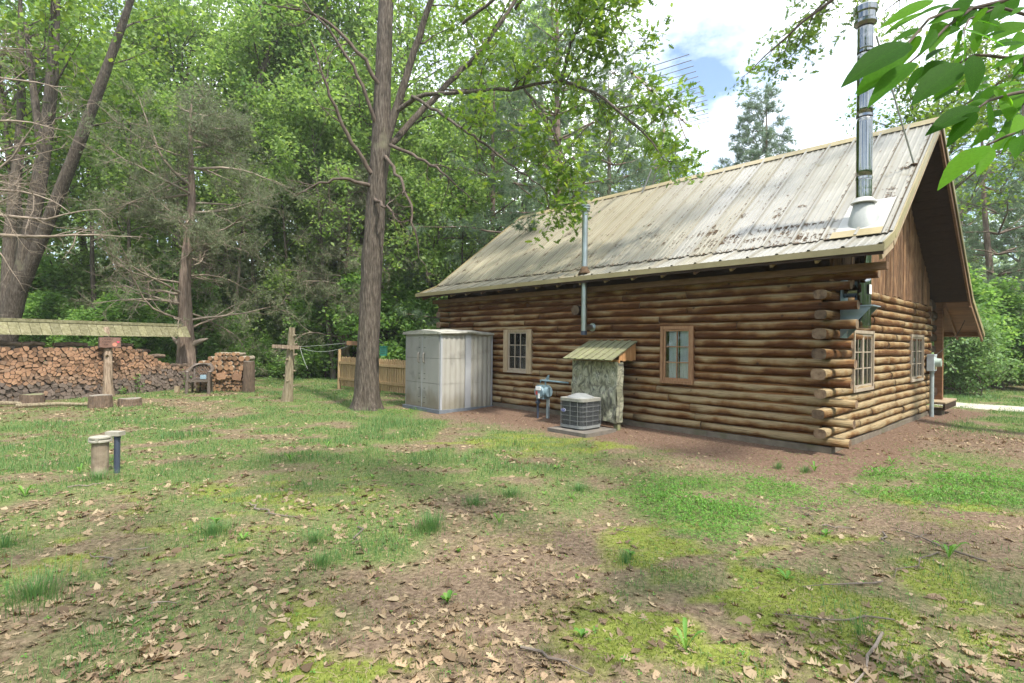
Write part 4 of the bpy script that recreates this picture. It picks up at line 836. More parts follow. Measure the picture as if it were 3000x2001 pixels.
# ------------------------------------------------------------------ small lean-to with camouflage tarp
lt = empty('lean_to', house(0, 0), HT); tag(lt, 'small mossy plank lean-to with camouflage tarp hanging below', 'lean-to')
n_ = 7; y0, y1 = 3.32, 4.50
for i in range(n_):
    a_ = y0 + (y1 - y0) * i / n_; b_ = y0 + (y1 - y0) * (i + 1) / n_ - 0.012
    V, F_ = slab((-0.82, 1.285), (-0.01, 1.635), a_, b_, 0.0, 0.022); MB().add(V, F_).build('roof_plank', 'green_plank', lt)
    if i < n_ - 1:
        V, F_ = slab((-0.83, 1.283), (-0.005, 1.638), b_ - 0.016, b_ + 0.03, 0.0225, 0.036); MB().add(V, F_).build('batten', 'green_plank', lt)
for yy in (y0 + 0.03, y1 - 0.07):
    for i in range(5):
        x0 = -0.02 - 0.105 * i; x1 = x0 - 0.10; zt0 = 1.632 + x0 * 0.432; zt1 = 1.632 + x1 * 0.432; zb_ = 1.285 - (0.012 if i % 2 else 0)
        MB().prism([(x0, yy, zb_), (x1, yy, zb_), (x1, yy, zt1), (x0, yy, zt0)], (0, 0.018, 0)).build('cheek_board', 'orange_wood', lt)
MB().box((-0.56, y0 + 0.03, 1.24), (-0.52, y1 - 0.05, 1.30)).build('front_rail', 'orange_wood', lt)
for yy in (y0 + 0.06, y1 - 0.1): MB().box((-0.53, yy, -0.05), (-0.44, yy + 0.09, 1.25)).build('post', 'green_plank', lt)
nu, nv = 40, 44; V = []
for j in range(nv + 1):
    for i in range(nu + 1):
        fu, fv = i / nu, j / nv
        dd = -0.575 - 0.02 * math.sin(fu * 7 + fv * 4) - 0.07 * math.exp(-((fu - 0.25 - 0.55 * (1 - fv)) / 0.10) ** 2) * (1 - fv) - 0.02 * math.sin(fv * 17 + fu * 5) * (1 - fv) ** 1.5 - 0.010 * math.sin(fu * 31 + fv * 13) - 0.016 * abs(math.sin(fv * 13 + fu * 6 + math.sin(fu * 9))) - 0.012 * abs(math.sin(fu * 17 - fv * 9)) + 0.03 * (1 - fv) * fu
        V.append((dd, y0 + 0.035 + (y1 - y0 - 0.075) * fu + 0.012 * math.sin(fv * 6), 0.13 + 1.13 * fv + 0.03 * (1 - fv) * math.sin(fu * 5)))
for j in range(nv + 1):   # side return along the left end
    pass
tp = MB(); tp.add(V, [(j * (nu + 1) + i, j * (nu + 1) + i + 1, (j + 1) * (nu + 1) + i + 1, (j + 1) * (nu + 1) + i) for j in range(nv) for i in range(nu)]); tp.build('tarp', 'camo', lt, smooth=True)
V = []
for j in range(13):
    for i in range(9): V.append((-0.55 + 0.52 * i / 8, y1 - 0.045 + 0.012 * math.sin(i * 2 + j), 0.15 + 1.1 * j / 12))
tp = MB(); tp.add(V, [(j * 9 + i, j * 9 + i + 1, (j + 1) * 9 + i + 1, (j + 1) * 9 + i) for j in range(12) for i in range(8)]); tp.build('tarp_side', 'camo', lt, smooth=True)

V = []
for j in range(15):
    for i in range(5): V.append((-0.60 + 0.20 * i / 4, y0 + 0.036 + 0.010 * math.sin(i * 1.7 + j * 0.9), 0.14 + 1.11 * j / 14))
tp = MB(); tp.add(V, [(j * 5 + i, j * 5 + i + 1, (j + 1) * 5 + i + 1, (j + 1) * 5 + i) for j in range(14) for i in range(4)]); tp.build('tarp_side', 'camo', lt, smooth=True)

# ------------------------------------------------------------------ gas meter
gm2 = empty('gas_meter', house(-0.42, 5.36), HT); tag(gm2, 'blue-grey gas meter on pipes against the log wall', 'gas meter')
MB().box((-0.13, -0.09, 0.41), (0.06, 0.11, 0.70)).build('meter_body', 'meter_blue', gm2)
V = [(-0.19, 0.13 * math.cos(k * math.pi / 8), 0.555 + 0.15 * math.sin(k * math.pi / 8)) for k in range(16)]
mb = MB(); mb.tube([(0.06, 0.01, 0.555), (0.13, 0.01, 0.555)], [0.15, 0.13], 18); mb.tube([(-0.13, 0.01, 0.555), (-0.17, 0.01, 0.555)], [0.135, 0.115], 18); mb.build('diaphragm_cover', 'meter_blue', gm2)
mb = MB(); mb.tube([(-0.02, 0.115, 0.56), (-0.02, 0.185, 0.56)], [0.12, 0.10], 18); mb.tube([(-0.02, -0.095, 0.56), (-0.02, -0.16, 0.56)], [0.12, 0.10], 18); mb.build('side_cover', 'meter_blue', gm2)
MB().box((-0.185, -0.05, 0.60), (-0.165, 0.08, 0.68)).build('dial_face', 'white_print', gm2); MB().box((-0.1755, -0.03, 0.43), (-0.165, 0.02, 0.53)).build('label_plate', 'white_print', gm2); MB().box((-0.1765, 0.035, 0.50), (-0.166, 0.085, 0.58)).build('warning_label', 'red_print', gm2)
MB().tube([(-0.03, 0.085, 0.70), (-0.03, 0.085, 0.80), (-0.03, 0.03, 0.80), (-0.03, -0.7, 0.79)], 0.019, 10).build('outlet_pipe', 'meter_blue', gm2)
MB().tube([(-0.03, -0.06, 0.70), (-0.03, -0.06, 0.79)], 0.019, 10).build('inlet_pipe', 'meter_blue', gm2)
MB().tube([(-0.1, 0.09, -0.05), (-0.1, 0.09, 0.16), (-0.1, 0.09, 0.41)], [0.016, 0.026, 0.03], 10).build('riser_pipe', 'dark_pipe', gm2); MB().lathe([(0.03, 0.30), (0.055, 0.31), (0.055, 0.35), (0.03, 0.36)], 12, (-0.1, 0.09, 0)).build('shutoff_valve', 'dark_pipe', gm2)
MB().box((0.0, -0.11, -0.05), (0.045, -0.06, 0.48)).build('support_leg', 'conduit_grey', gm2)
MB().prism([(0.02, -0.06, 0.80), (0.02, 0.02, 0.80), (0.02, -0.08, 0.92)], (0.05, 0, 0)).build('regulator_vent', 'meter_blue', gm2)

# ------------------------------------------------------------------ electricity meter on the gable wall
em = empty('electric_meter', house(6.5, -0.035), HT); tag(em, 'pale grey electric meter box with conduit on the cabin gable wall', 'electric meter')
MB().box((-0.15, -0.13, 1.06), (0.16, 0.0, 1.43)).build('meter_box', 'meter_grey', em); MB().box((-0.155, -0.137, 1.40), (0.165, 0.0, 1.435)).build('box_hood', 'meter_grey', em)
MB().tube([(0.0, -0.13, 1.25), (0.0, -0.24, 1.25)], [0.10, 0.09], 18).build('glass_meter', 'clear_plastic', em); MB().box((0.04, -0.133, 1.09), (0.11, -0.1305, 1.16)).build('warning_sticker', 'yellow_tag', em)
MB().tube([(0.0, -0.07, -0.1), (0.0, -0.07, 0.6), (0.0, -0.07, 1.06)], 0.042, 12).build('conduit', 'conduit_grey', em)
wr = MB(); P = [(8.4, -0.5, 2.45)] + [(8.4 - 1.6 * f, -0.5 + 0.38 * f, 2.45 - 0.95 * f - 0.25 * math.sin(f * 3.14)) for f in (0.25, 0.5, 0.75)] + [(6.62, -0.15, 1.42)]
o = wr.tube(P, 0.007, 5).build('power_cable', 'wire_black', None, loc=house(0, 0), rot=(0, 0, HT)); tag(o, 'thin black cable hanging from the porch roof to the electric meter', 'cable')

# ------------------------------------------------------------------ television antenna on the ridge
an = empty('tv_antenna', house(0, 0), HT); tag(an, 'tv antenna on a tripod mast standing on the cabin roof ridge', 'antenna')
fA = [(RA - 0.28, 5.35), (RA + 0.02, 4.72), (RA + 0.35, 5.55)]; apex = (RA, 4.95, 6.75)
for (a_, t_) in fA:
    z_ = RZ - abs(a_ - RA) * 0.769 + 0.03; MB().tube([(a_, t_, z_), apex], 0.018, 7).build('tripod_leg', 'antenna_metal', an)
MB().tube([(RA, 5.0, RZ + 0.45), apex, (RA, 4.86, 7.72)], 0.02, 8).build('mast', 'antenna_metal', an)
MB().lathe([(0.05, 6.98), (0.05, 7.08)], 8, (RA, 4.93, 0)).build('rotor_clamp', 'antenna_boom', an)
MB().bar((RA - 0.15, 5.22, RZ + 0.42), (RA + 0.02, 4.85, RZ + 0.46), 0.02, 0.02).build('brace', 'antenna_boom', an)
inv = Matrix.Rotation(-HT, 3, 'Z')
def wpt(x, y, z): v_ = inv @ (Vector((x, y, z)) - Vector((HC[0], HC[1], 0))); return v_
b0, b1 = wpt(2.5, 11.75, 7.74), wpt(5.0, 14.98, 7.70); midp = Vector((RA, 4.86, 7.70)); dv = (b1 - b0).normalized()
b0 = midp - dv * 2.05; b1 = midp + dv * 1.75
MB().bar(b0, b1, 0.03, 0.03).build('boom', 'antenna_boom', an); MB().bar(b0 + dv * 0.35 + Vector((0, 0, 0.06)), midp + Vector((0, 0, 0.10)), 0.02, 0.02).build('boom', 'antenna_boom', an)
MB().bar(midp + dv * 0.75, midp + dv * 1.5 + Vector((0, 0, -0.45)), 0.022, 0.022).build('boom', 'antenna_boom', an)
ev = dv.cross(Vector((0, 0, 1))).normalized()
for i in range(15):
    f = 0.02 + i * 0.068; c_ = b0 + (b1 - b0) * f; hl = (1.3 - 0.04 * i) if i < 10 else 0.85 - 0.07 * (i - 10)
    MB().tube([c_ - ev * hl + Vector((0, 0, 0.01)), c_ + ev * hl], 0.009, 5).build('element', 'antenna_metal', an)
    if i % 2 == 0: MB().box(c_ - Vector((0.03, 0.03, 0.02)), c_ + Vector((0.03, 0.03, 0.02))).build('insulator', 'wire_black', an)

# ------------------------------------------------------------------ well head
wh = empty('well_head', (-4.89, 6.42, 0)); tag(wh, 'short rusty tan well casing with flat cap standing in the grass', 'well')
MB().lathe([(0.086, -0.2), (0.085, 0.1), (0.0865, 0.25), (0.085, 0.37)], 24).build('casing', 'well_pipe', wh, smooth=False)
MB().lathe([(0.105, 0.362), (0.112, 0.367), (0.112, 0.385), (0.098, 0.392), (0.098, 0.408), (0.11, 0.412), (0.108, 0.428), (0.06, 0.436), (0.0, 0.438)], 24).build('well_cap', 'well_cap', wh)
for k in range(4):
    an_ = R(20 + 90 * k); MB().box((0.105 * math.cos(an_) - 0.012, 0.105 * math.sin(an_) - 0.012, 0.37), (0.105 * math.cos(an_) + 0.012, 0.105 * math.sin(an_) + 0.012, 0.42)).build('cap_bolt', 'well_cap', wh)
cdt = empty('conduit', (0.135, 0.09, 0), 0, wh); MB().lathe([(0.033, -0.2), (0.033, 0.40)], 14).build('conduit_pipe', 'dark_pipe', cdt); MB().lathe([(0.037, 0.39), (0.037, 0.425)], 14).build('conduit_collar', 'dark_pipe', cdt)
MB().box((-0.11, -0.055, 0.425), (0.06, 0.055, 0.475)).build('junction_cap', 'well_cap', cdt)

# ------------------------------------------------------------------ clothesline
cp_ = empty('clothesline_post', (-5.86, 14.1, 0)); tag(cp_, 'knobbly weathered cedar post with a crossbar for clotheslines', 'post')
mb = MB(); mb.tube([(0, 0, -0.2), (0.0, 0, 0.05), (0.03, 0, 0.5), (0.05, 0.02, 1.0), (0.07, 0, 1.5), (0.10, 0, 1.93)], [0.155, 0.135, 0.11, 0.10, 0.09, 0.075], 12, rough=0.14, rng=rg)
for z_, an_, ln in ((0.35, 0.3, 0.14), (0.62, 2.9, 0.13), (0.75, 0.2, 0.15), (0.95, 3.3, 0.10), (1.18, 0.4, 0.17), (1.3, 5.6, 0.14), (1.45, 0.2, 0.16), (1.68, 6.0, 0.14), (0.5, 5.0, 0.12), (1.05, 4.5, 0.12)):
    mb.tube([(0.04 * z_, 0, z_), (0.04 * z_ + ln * math.cos(an_) * 1.1, ln * math.sin(an_) * 1.1, z_ + 0.05)], [0.045, 0.026], 7)
mb.build('post_trunk', 'old_post', cp_)
cb = MB(); cb.bar((-0.36, -0.11, 1.435), (0.40, -0.19, 1.41), 0.035, 0.09); cb.build('crossbar', 'post_grey', cp_)
tb_ = MB(); tb_.bar((-4.0, 13.06, 1.545), (-3.5, 12.95, 1.53), 0.04, 0.10); o = tb_.build('line_board', 'beam_wood'); tag(o, 'short wooden board nailed to the big oak holding clotheslines', 'board')
for i, (p, q, sg, lab) in enumerate((((-5.49, 13.89, 1.43), (-3.95, 13.05, 1.55), 0.01, 'taut upper clothesline between the cedar post and the oak board'), ((-5.45, 13.87, 1.40), (-3.9, 13.04, 1.50), 0.13, 'slack lower clothesline sagging below the taut one'))):
    P = [tuple(p[k] + (q[k] - p[k]) * f - (sg * 4 * f * (1 - f) if k == 2 else 0) for k in range(3)) for f in (0, .15, .3, .45, .6, .75, .9, 1)]
    tag(MB().tube(P, 0.005, 5).build('clothesline', 'rope'), lab, 'clothesline')
P = [(-5.45, 13.86, 1.40), (-5.38, 13.84, 1.2), (-5.3, 13.83, 1.0), (-5.24, 13.84, 0.86)]
tag(MB().tube(P, 0.007, 5).build('rope_end', 'rope'), 'loose rope end hanging from the clothesline crossbar', 'rope')
fb = empty('bird_feeder', (-2.98, 12.52, 1.26)); tag(fb, 'small dark green feeder box hung on the oak trunk', 'feeder')
MB().box((-0.075, -0.055, 0.0), (0.075, 0.055, 0.20)).build('box', 'feeder_green', fb); MB().box((-0.085, -0.065, 0.2), (0.085, 0.065, 0.222)).build('lid', 'feeder_green', fb); MB().tube([(0, 0, 0.22), (-0.04, 0.02, 0.30), (-0.12, 0.06, 0.33)], 0.005, 5).build('hanger', 'wire_black', fb)
for z_ in (0.05, 0.10, 0.15): MB().box((-0.06, -0.0565, z_), (0.06, -0.0553, z_ + 0.012)).build('slot', 'wire_black', fb)

# ------------------------------------------------------------------ picket fence
fe = empty('picket_fence', (-5.85, 18.3, 0)); tag(fe, 'low tan wooden picket fence behind the big oak', 'fence')
fd_ = np.array([-2.55 + 5.85 - 0.0, 15.2 - 18.3]); fl_ = float(np.hypot(*fd_)); fu = fd_ / fl_
def fpt(s_, off=0.0, z=0.0): return (fu[0] * s_ + fu[1] * off, fu[1] * s_ - fu[0] * off, z)
for s_, hh, mt in ((0.0, 1.30, 'fence_wood'), (2.4, 1.05, 'fence_wood'), (4.5, 1.05, 'fence_wood')):
    mb = MB(); mb.tube([fpt(s_, 0, -0.2), fpt(s_, 0, 0.5), fpt(s_, 0, hh)], [0.065, 0.06, 0.05], 10); mb.build('post', mt, fe)
for z_ in (0.32, 0.86): MB().bar(fpt(0, 0.03, z_), fpt(fl_, 0.03, z_), 0.035, 0.08).build('rail', 'fence_wood', fe)
s_ = 0.14; i = 0
while s_ < fl_:
    w_ = 0.088; h_ = 1.06 + rg.uniform(-0.012, 0.012); z0 = 0.08
    P = [fpt(s_, -0.012, z0), fpt(s_ + w_, -0.012, z0), fpt(s_ + w_, -0.012, h_ - 0.045), fpt(s_ + w_ * 0.72, -0.012, h_), fpt(s_ + w_ * 0.28, -0.012, h_), fpt(s_, -0.012, h_ - 0.045)]
    n3 = Vector(fpt(0, 1, 0)) * 0.02; MB().prism(P, n3).build('picket', 'fence_wood', fe); s_ += w_ + (0.028 if i % 2 else 0.034); i += 1

# ------------------------------------------------------------------ firewood
WP0 = np.array([-12.6, 12.8]); WD = np.array([0.439, 0.8985]); WD /= np.hypot(*WD); WN = np.array([WD[1], -WD[0]])   # along the stack, and out of it towards the lawn
prof_u = [-1.2, 0.6, 1.6, 2.35, 2.6, 3.2, 3.5, 3.9, 4.2, 4.4, 5.2]; prof_h = [1.34, 1.38, 1.33, 1.33, 1.33, 1.35, 1.2, 1.02, 0.85, 0.72, 0.70]
def clip(poly, px_, py_, nx_, ny_):
    o = []; m_ = len(poly)
    for i in range(m_):
        a_, b_ = poly[i], poly[(i + 1) % m_]; da = (a_[0] - px_) * nx_ + (a_[1] - py_) * ny_; db = (b_[0] - px_) * nx_ + (b_[1] - py_) * ny_
        if da <= 0: o.append(a_)
        if (da <= 0) != (db <= 0): t_ = da / (da - db); o.append((a_[0] + (b_[0] - a_[0]) * t_, a_[1] + (b_[1] - a_[1]) * t_))
    return o
def cells(pts, cap, shrink):
    P = np.array(pts); outp = []
    for i, (x, y) in enumerate(P):
        d_ = np.hypot(P[:, 0] - x, P[:, 1] - y); near = np.argsort(d_)[1:15]
        poly = [(x + cap * math.cos(k * math.pi / 4 + 0.3), y + cap * 0.85 * math.sin(k * math.pi / 4 + 0.3)) for k in range(8)]
        for j in near:
            if d_[j] > 2 * cap: break
            poly = clip(poly, (x + P[j, 0]) / 2, (y + P[j, 1]) / 2, P[j, 0] - x, P[j, 1] - y)
            if len(poly) < 3: break
        if len(poly) >= 3:
            cx_ = sum(p[0] for p in poly) / len(poly); cy_ = sum(p[1] for p in poly) / len(poly)
            outp.append((cx_, cy_, [((p[0] - cx_) * shrink, (p[1] - cy_) * shrink) for p in poly]))
    return outp
rw = random.Random(21); pts = []; z_ = 0.05; row = 0
while z_ < 1.42:
    s_ = -1.2 + (0.05 if row % 2 else 0); rh = rw.uniform(0.068, 0.09)
    while s_ < 5.12:
        if z_ < np.interp(s_, prof_u, prof_h) - 0.03 and not (2.28 < s_ < 2.42 and z_ > 0.1 and False): pts.append((s_ + rw.uniform(-0.042, 0.042), z_ + rw.uniform(-0.034, 0.034)))
        s_ += rw.choice((rw.uniform(0.065, 0.09), rw.uniform(0.09, 0.13), rw.uniform(0.12, 0.155)))
    z_ += rh; row += 1
def wood_mb(mb, poly, fr_, length, endmat):
    """split piece: polygon in (along stack, up), pulled back from the front face; local x = along stack, y = into the stack"""
    if len(poly) > 4 and rw.random() < 0.5:     # bark side bulges
        poly = [p for p in poly for p in (p,)]
    n_ = len(poly); tw = rw.uniform(0.85, 1.0)
    V = [(p[0], fr_, p[1]) for p in poly] + [(p[0] * tw, fr_ + length, p[1] * tw) for p in poly]
    mb.cur = endmat; mb.add(V, [tuple(range(n_))]); mb.cur = 0
    b0 = len(mb.v) - 2 * n_; mb.f += [(b0 + (i + 1) % n_, b0 + i, b0 + n_ + i, b0 + n_ + (i + 1) % n_) for i in range(n_)] + [tuple(b0 + n_ + i for i in reversed(range(n_)))]; mb.mi += [0] * (n_ + 1)
cs = cells(pts, 0.085, 0.91)
def wpos(s_, z_, off=0.0): q = WP0 + WD * s_ + WN * (0.2 + off); return (float(q[0]), float(q[1]), z_)
wang = math.atan2(WD[1], WD[0])
vis = [c for c in cs if c[0] > -0.35]; rw.shuffle(vis); vis.sort(key=lambda c: -c[0] * 0 - max(abs(p[0]) for p in c[2]) * max(abs(p[1]) for p in c[2]))
single = set(id(c) for c in vis[:298]); rest = MB()
for c in cs:
    bound = 0.36 + 0.10 * math.sin(c[0] * 1.7) + (0.18 if c[0] > 2.6 else 0) + rw.uniform(-0.06, 0.06); e = 3 if c[1] < bound else (2 if c[1] < bound + 0.22 and c[0] > 0.8 else 1)
    if rw.random() < 0.06: e = 2
    fr_ = rw.uniform(-0.03, 0.03); poly = [(p[0] + rw.uniform(-.004, .004), p[1] + rw.uniform(-.004, .004)) for p in c[2]]
    if rw.random() < 0.35:   # round the underside like bark
        q = []
        for i, p in enumerate(poly):
            nx_ = poly[(i + 1) % len(poly)]; q.append((p[0] * 0.97, p[1] * 0.97)); m_ = ((p[0] + nx_[0]) / 2, (p[1] + nx_[1]) / 2)
            if m_[1] < 0.01: q.append((m_[0] * 1.04, m_[1] * 1.10))
        poly = q
    if id(c) in single:
        mb = MB(); wood_mb(mb, poly, fr_, 0.40, e)
        o = mb.build('firewood', ('wood_bark', 'wood_fresh', 'wood_mid', 'wood_old'), None, loc=wpos(c[0], c[1]), rot=(0, 0, wang))
        tag(o, 'split log in the long stack below the plank shelter', 'firewood', 'split logs of the long firewood stack')
    else:
        k0 = len(rest.v); wood_mb(rest, poly, fr_, 0.40, e); rest.v[k0:] = [(v_[0] + c[0], v_[1], v_[2] + c[1]) for v_ in rest.v[k0:]]
o = rest.build('firewood_stack', ('wood_bark', 'wood_fresh', 'wood_mid', 'wood_old'), None, loc=wpos(0, 0), rot=(0, 0, wang)); tag(o, 'smaller split logs filling the long firewood stack', 'firewood', kind='stuff')
for s_, z_, ln in ((0.3, 1.43, 0.7), (0.95, 1.42, 0.5), (1.75, 1.41, 0.75), (2.95, 1.40, 0.6), (3.62, 1.22, 0.5), (4.0, 1.06, 0.45), (4.85, 0.74, 0.5), (4.55, 0.76, 0.4)):
    mb = MB(); mb.tube([(-ln / 2, 0.1, 0), (0, 0.12, 0.02), (ln / 2, 0.1, 0.0)], [0.06, 0.065, 0.055], 9, True, 1, rough=0.1, rng=rg)
    o = mb.build('top_log', ('wood_bark', 'wood_mid'), None, loc=wpos(s_, z_), rot=(0, 0, wang + rg.uniform(-0.4, 0.4))); tag(o, 'round barked log lying along the top of the long firewood stack', 'log', 'round logs laid on the long stack')

# shelter over the stack
ws = empty('firewood_shelter', (float(WP0[0]), float(WP0[1]), 0), wang); tag(ws, 'narrow mossy plank roof on a post above the long firewood stack', 'shelter')
# local x along the stack, -y out towards the lawn
s_ = -1.3; i = 0
while s_ < 4.75:
    w_ = 0.205
    P = [(s_, -0.36, 1.66), (s_ + w_, -0.36, 1.66 + rg.uniform(-0.006, 0.006)), (s_ + w_ + 0.02, -0.10, 2.0), (s_ + 0.02, -0.10, 2.0)]
    MB().prism(P, (0, 0.016, 0.012) if i % 2 else (0, 0.004, 0.003)).build('roof_plank', 'mossy_plank', ws); s_ += w_ + 0.008; i += 1
MB().box((-1.3, -0.135, 1.985), (4.72, -0.06, 2.065)).build('ridge_board', 'mossy_plank', ws)
P = [(-1.3, 0.25, 1.70), (4.7, 0.25, 1.70), (4.7, -0.07, 1.99), (-1.3, -0.07, 1.99)]; MB().prism(P, (0, 0.01, 0.02)).build('back_roof', 'mossy_plank', ws)
MB().bar((-1.3, -0.08, 1.90), (4.8, -0.08, 1.90), 0.06, 0.10).build('ridge_beam', 'post_grey', ws)
mb = MB(); mb.tube([(2.50, -0.43, -0.1), (2.49, -0.42, 0.3), (2.50, -0.40, 0.9), (2.53, -0.33, 1.35), (2.55, -0.2, 1.9)], [0.155, 0.125, 0.105, 0.09, 0.07], 12, rough=0.14, rng=rg)
for z_, an_ in ((0.4, 3.4), (0.55, 0.4), (0.9, 5.8), (1.1, 3.8)): mb.tube([(2.5, -0.42, z_), (2.5 + 0.13 * math.cos(an_), -0.42 + 0.13 * math.sin(an_), z_ + 0.05)], [0.04, 0.022], 6)
mb.build('post', 'post_grey', ws)
sg = empty('hanging_sign', (2.50, -0.50, 1.36), 0, None); sg.parent = None
sgp = WP0 + WD * 2.5 + WN * 0.50; sg.location = (float(sgp[0]), float(sgp[1]), 1.335); sg.rotation_euler = (0, 0, R(38)); tag(sg, 'small brown painted wooden sign hung on the shelter post', 'sign')
P = [(-0.235, 0, 0.015), (-0.1, 0, 0.0), (0.02, 0, 0.012), (0.14, 0, 0.0), (0.235, 0, 0.02), (0.23, 0, 0.28), (-0.235, 0, 0.28)]
MB().prism(P, (0, 0.02, 0)).build('board', 'sign_brown', sg); MB().box((-0.265, 0.021, -0.01), (0.25, 0.05, 0.30)).build('backing_board', 'sign_dark', sg)
for tx, z_, sz, x_ in (('LICHIU', 0.235, 0.075, -0.06), ('Cookin', 0.165, 0.065, -0.08), ('Cab', 0.09, 0.065, -0.09)):
    o = link('lettering', text_mesh('lettering', tx, sz, 'sign_ink', 0.0008), sg, (x_, -0.002, z_), (R(90), 0, 0))
mb = MB(); mb.lathe([(0.055, 0), (0.055, 0.004)], 18); mb.build('painted_circle', 'sign_peach', sg, loc=(0.10, -0.001, 0.09), rot=(R(90), 0, 0))
hp = [(0, 0, -0.03), (0.034, 0, 0.006), (0.03, 0, 0.026), (0.014, 0, 0.03), (0, 0, 0.014), (-0.014, 0, 0.03), (-0.03, 0, 0.026), (-0.034, 0, 0.006)]
MB().prism(hp, (0, -0.003, 0)).build('painted_heart', 'sign_pink', sg, loc=(0.175, -0.001, 0.155))

# second stack of round logs behind the chair
rp_pts = []; rw2 = random.Random(5)
for z_, r_, s0 in ((0.06, 0.062, 0.02), (0.16, 0.05, 0.07), (0.25, 0.055, 0.03), (0.35, 0.06, 0.06), (0.46, 0.07, 0.02), (0.59, 0.07, 0.08), (0.72, 0.08, 0.05), (0.87, 0.088, 0.1), (1.02, 0.088, 0.22), (1.14, 0.06, 0.55)):
    s_ = s0
    while s_ < 1.55:
        rr = r_ * rw2.uniform(0.72, 1.12)
        if z_ < np.interp(s_, [0, 0.25, 0.5, 1.0, 1.4, 1.6], [0.85, 1.02, 1.17, 1.2, 1.12, 0.95]): rp_pts.append((s_ + rr, z_ + rw2.uniform(-0.012, 0.012), rr))
        s_ += 2 * rr + 0.004
SP0 = np.array([-9.72, 16.55]); SDv = np.array([1.0, 0.07]); sang = math.atan2(SDv[1], SDv[0])
for s_, z_, rr in rp_pts:
    q = SP0 + SDv * s_; mb = MB(); ln = rw2.uniform(0.36, 0.5); fr_ = rw2.uniform(-0.05, 0.05); kx = rw2.uniform(0.85, 1.1)
    P = [(0, fr_, 0), (0.01, fr_ + ln / 2, 0), (0, fr_ + ln, 0)]
    mb.tube(P, [rr, rr * 1.03, rr * 0.98], 11, True, 1, rough=0.06, rng=rg, oval=(1, kx))
    o = mb.build('round_log', ('round_bark', 'round_end'), None, loc=(float(q[0]), float(q[1]), z_), rot=(0, 0, sang)); tag(o, 'round cut log in the short stack behind the plastic chair', 'log', 'round logs of the short stack')
for s_, z_, rr in ((0.80, 0.47, 0.17), (1.28, 0.45, 0.17), (0.28, 0.5, 0.13)):   # big lobed trunk slices
    q = SP0 + SDv * s_; P = []
    for k in range(30):
        an_ = k / 30 * 2 * math.pi; r_ = rr * (0.86 + 0.12 * math.cos(an_ * 4 + s_ * 3) + 0.05 * math.cos(an_ * 7)) ; P.append((r_ * math.cos(an_), -0.09, r_ * math.sin(an_) * 0.8))
    mb = MB(); mb.cur = 1; mb.prism(P, (0, 0.13, 0)); o = mb.build('lobed_log', ('round_bark', 'wood_fresh'), None, loc=(float(q[0]), float(q[1]), z_), rot=(0, 0, sang)); tag(o, 'large lobed orange trunk slice in the short log stack', 'log', 'lobed slices in the short stack')

def stump(name, loc, r0, r1, h, lab, mats=('stump_side', 'stump_top'), lean=(0, 0)):
    mb = MB(); n_ = 18; V = []; ph = rg.uniform(0, 6)
    for j, (z_, r_) in enumerate(((-0.1, r0 * 1.08), (0.0, r0 * 1.05), (h * 0.3, r0), (h * 0.7, (r0 + r1) / 2), (h - 0.012, r1), (h, r1 * 0.985))):
        for k in range(n_): an_ = 2 * math.pi * k / n_; q = r_ * (1 + 0.05 * math.sin(3 * an_ + ph) + 0.03 * math.sin(7 * an_ + ph + j)); V.append((q * math.cos(an_) + lean[0] * z_, q * math.sin(an_) + lean[1] * z_, z_ + (0.008 * math.sin(2 * an_ + ph) if j > 3 else 0)))
    mb.add(V, [(j * n_ + k, j * n_ + (k + 1) % n_, (j + 1) * n_ + (k + 1) % n_, (j + 1) * n_ + k) for j in range(5) for k in range(n_)]); mb.cur = 1; mb.f.append(tuple(5 * n_ + k for k in range(n_))); mb.mi.append(1)
    o = mb.build(name, mats, None, loc=loc); tag(o, lab, 'stump'); return o
stump('stump_post', (-8.05, 16.5, 0), 0.17, 0.155, 0.94, 'tall upright trunk piece ending the short log stack', ('stump_side', 'stump_top'))
stump('tree_stump', (-9.55, 12.55, 0), 0.235, 0.22, 0.27, 'pale low stump in front of the shelter post')
stump('tree_stump', (-9.18, 12.95, 0), 0.24, 0.23, 0.16, 'darker flat stump tucked behind the pale stump')
stump('tree_stump', (-11.35, 12.75, 0), 0.24, 0.22, 0.25, 'mossy hollow stump at the foot of the long firewood stack', ('stump_side', 'green_plank'))
for p, q, lab in (((-12.1, 12.0, 0.06), (-11.3, 12.6, 0.05), 'pale log lying beside the mossy hollow stump'), ((-11.2, 12.2, 0.04), (-9.9, 12.7, 0.03), 'thin pale branch edging the leaf litter near the stumps')):
    tag(MB().tube([p, tuple((p[k] + q[k]) / 2 + (0.03 if k == 2 else 0.05) for k in range(3)), q], [0.05, 0.045, 0.035], 9, rough=0.1, rng=rg).build('fallen_branch', 'old_post'), lab, 'branch')
tag(MB().box((-9.98, 15.95, 0.0), (-9.86, 16.03, 0.19)).build('wood_block', 'pale_wood'), 'small pale block of wood beside the chair leg', 'block')

# ------------------------------------------------------------------ plastic garden chair
cr = empty('garden_chair', (-9.22, 15.95, 0), R(18)); tag(cr, 'dark brown plastic chair with lattice back by the short log stack', 'chair')
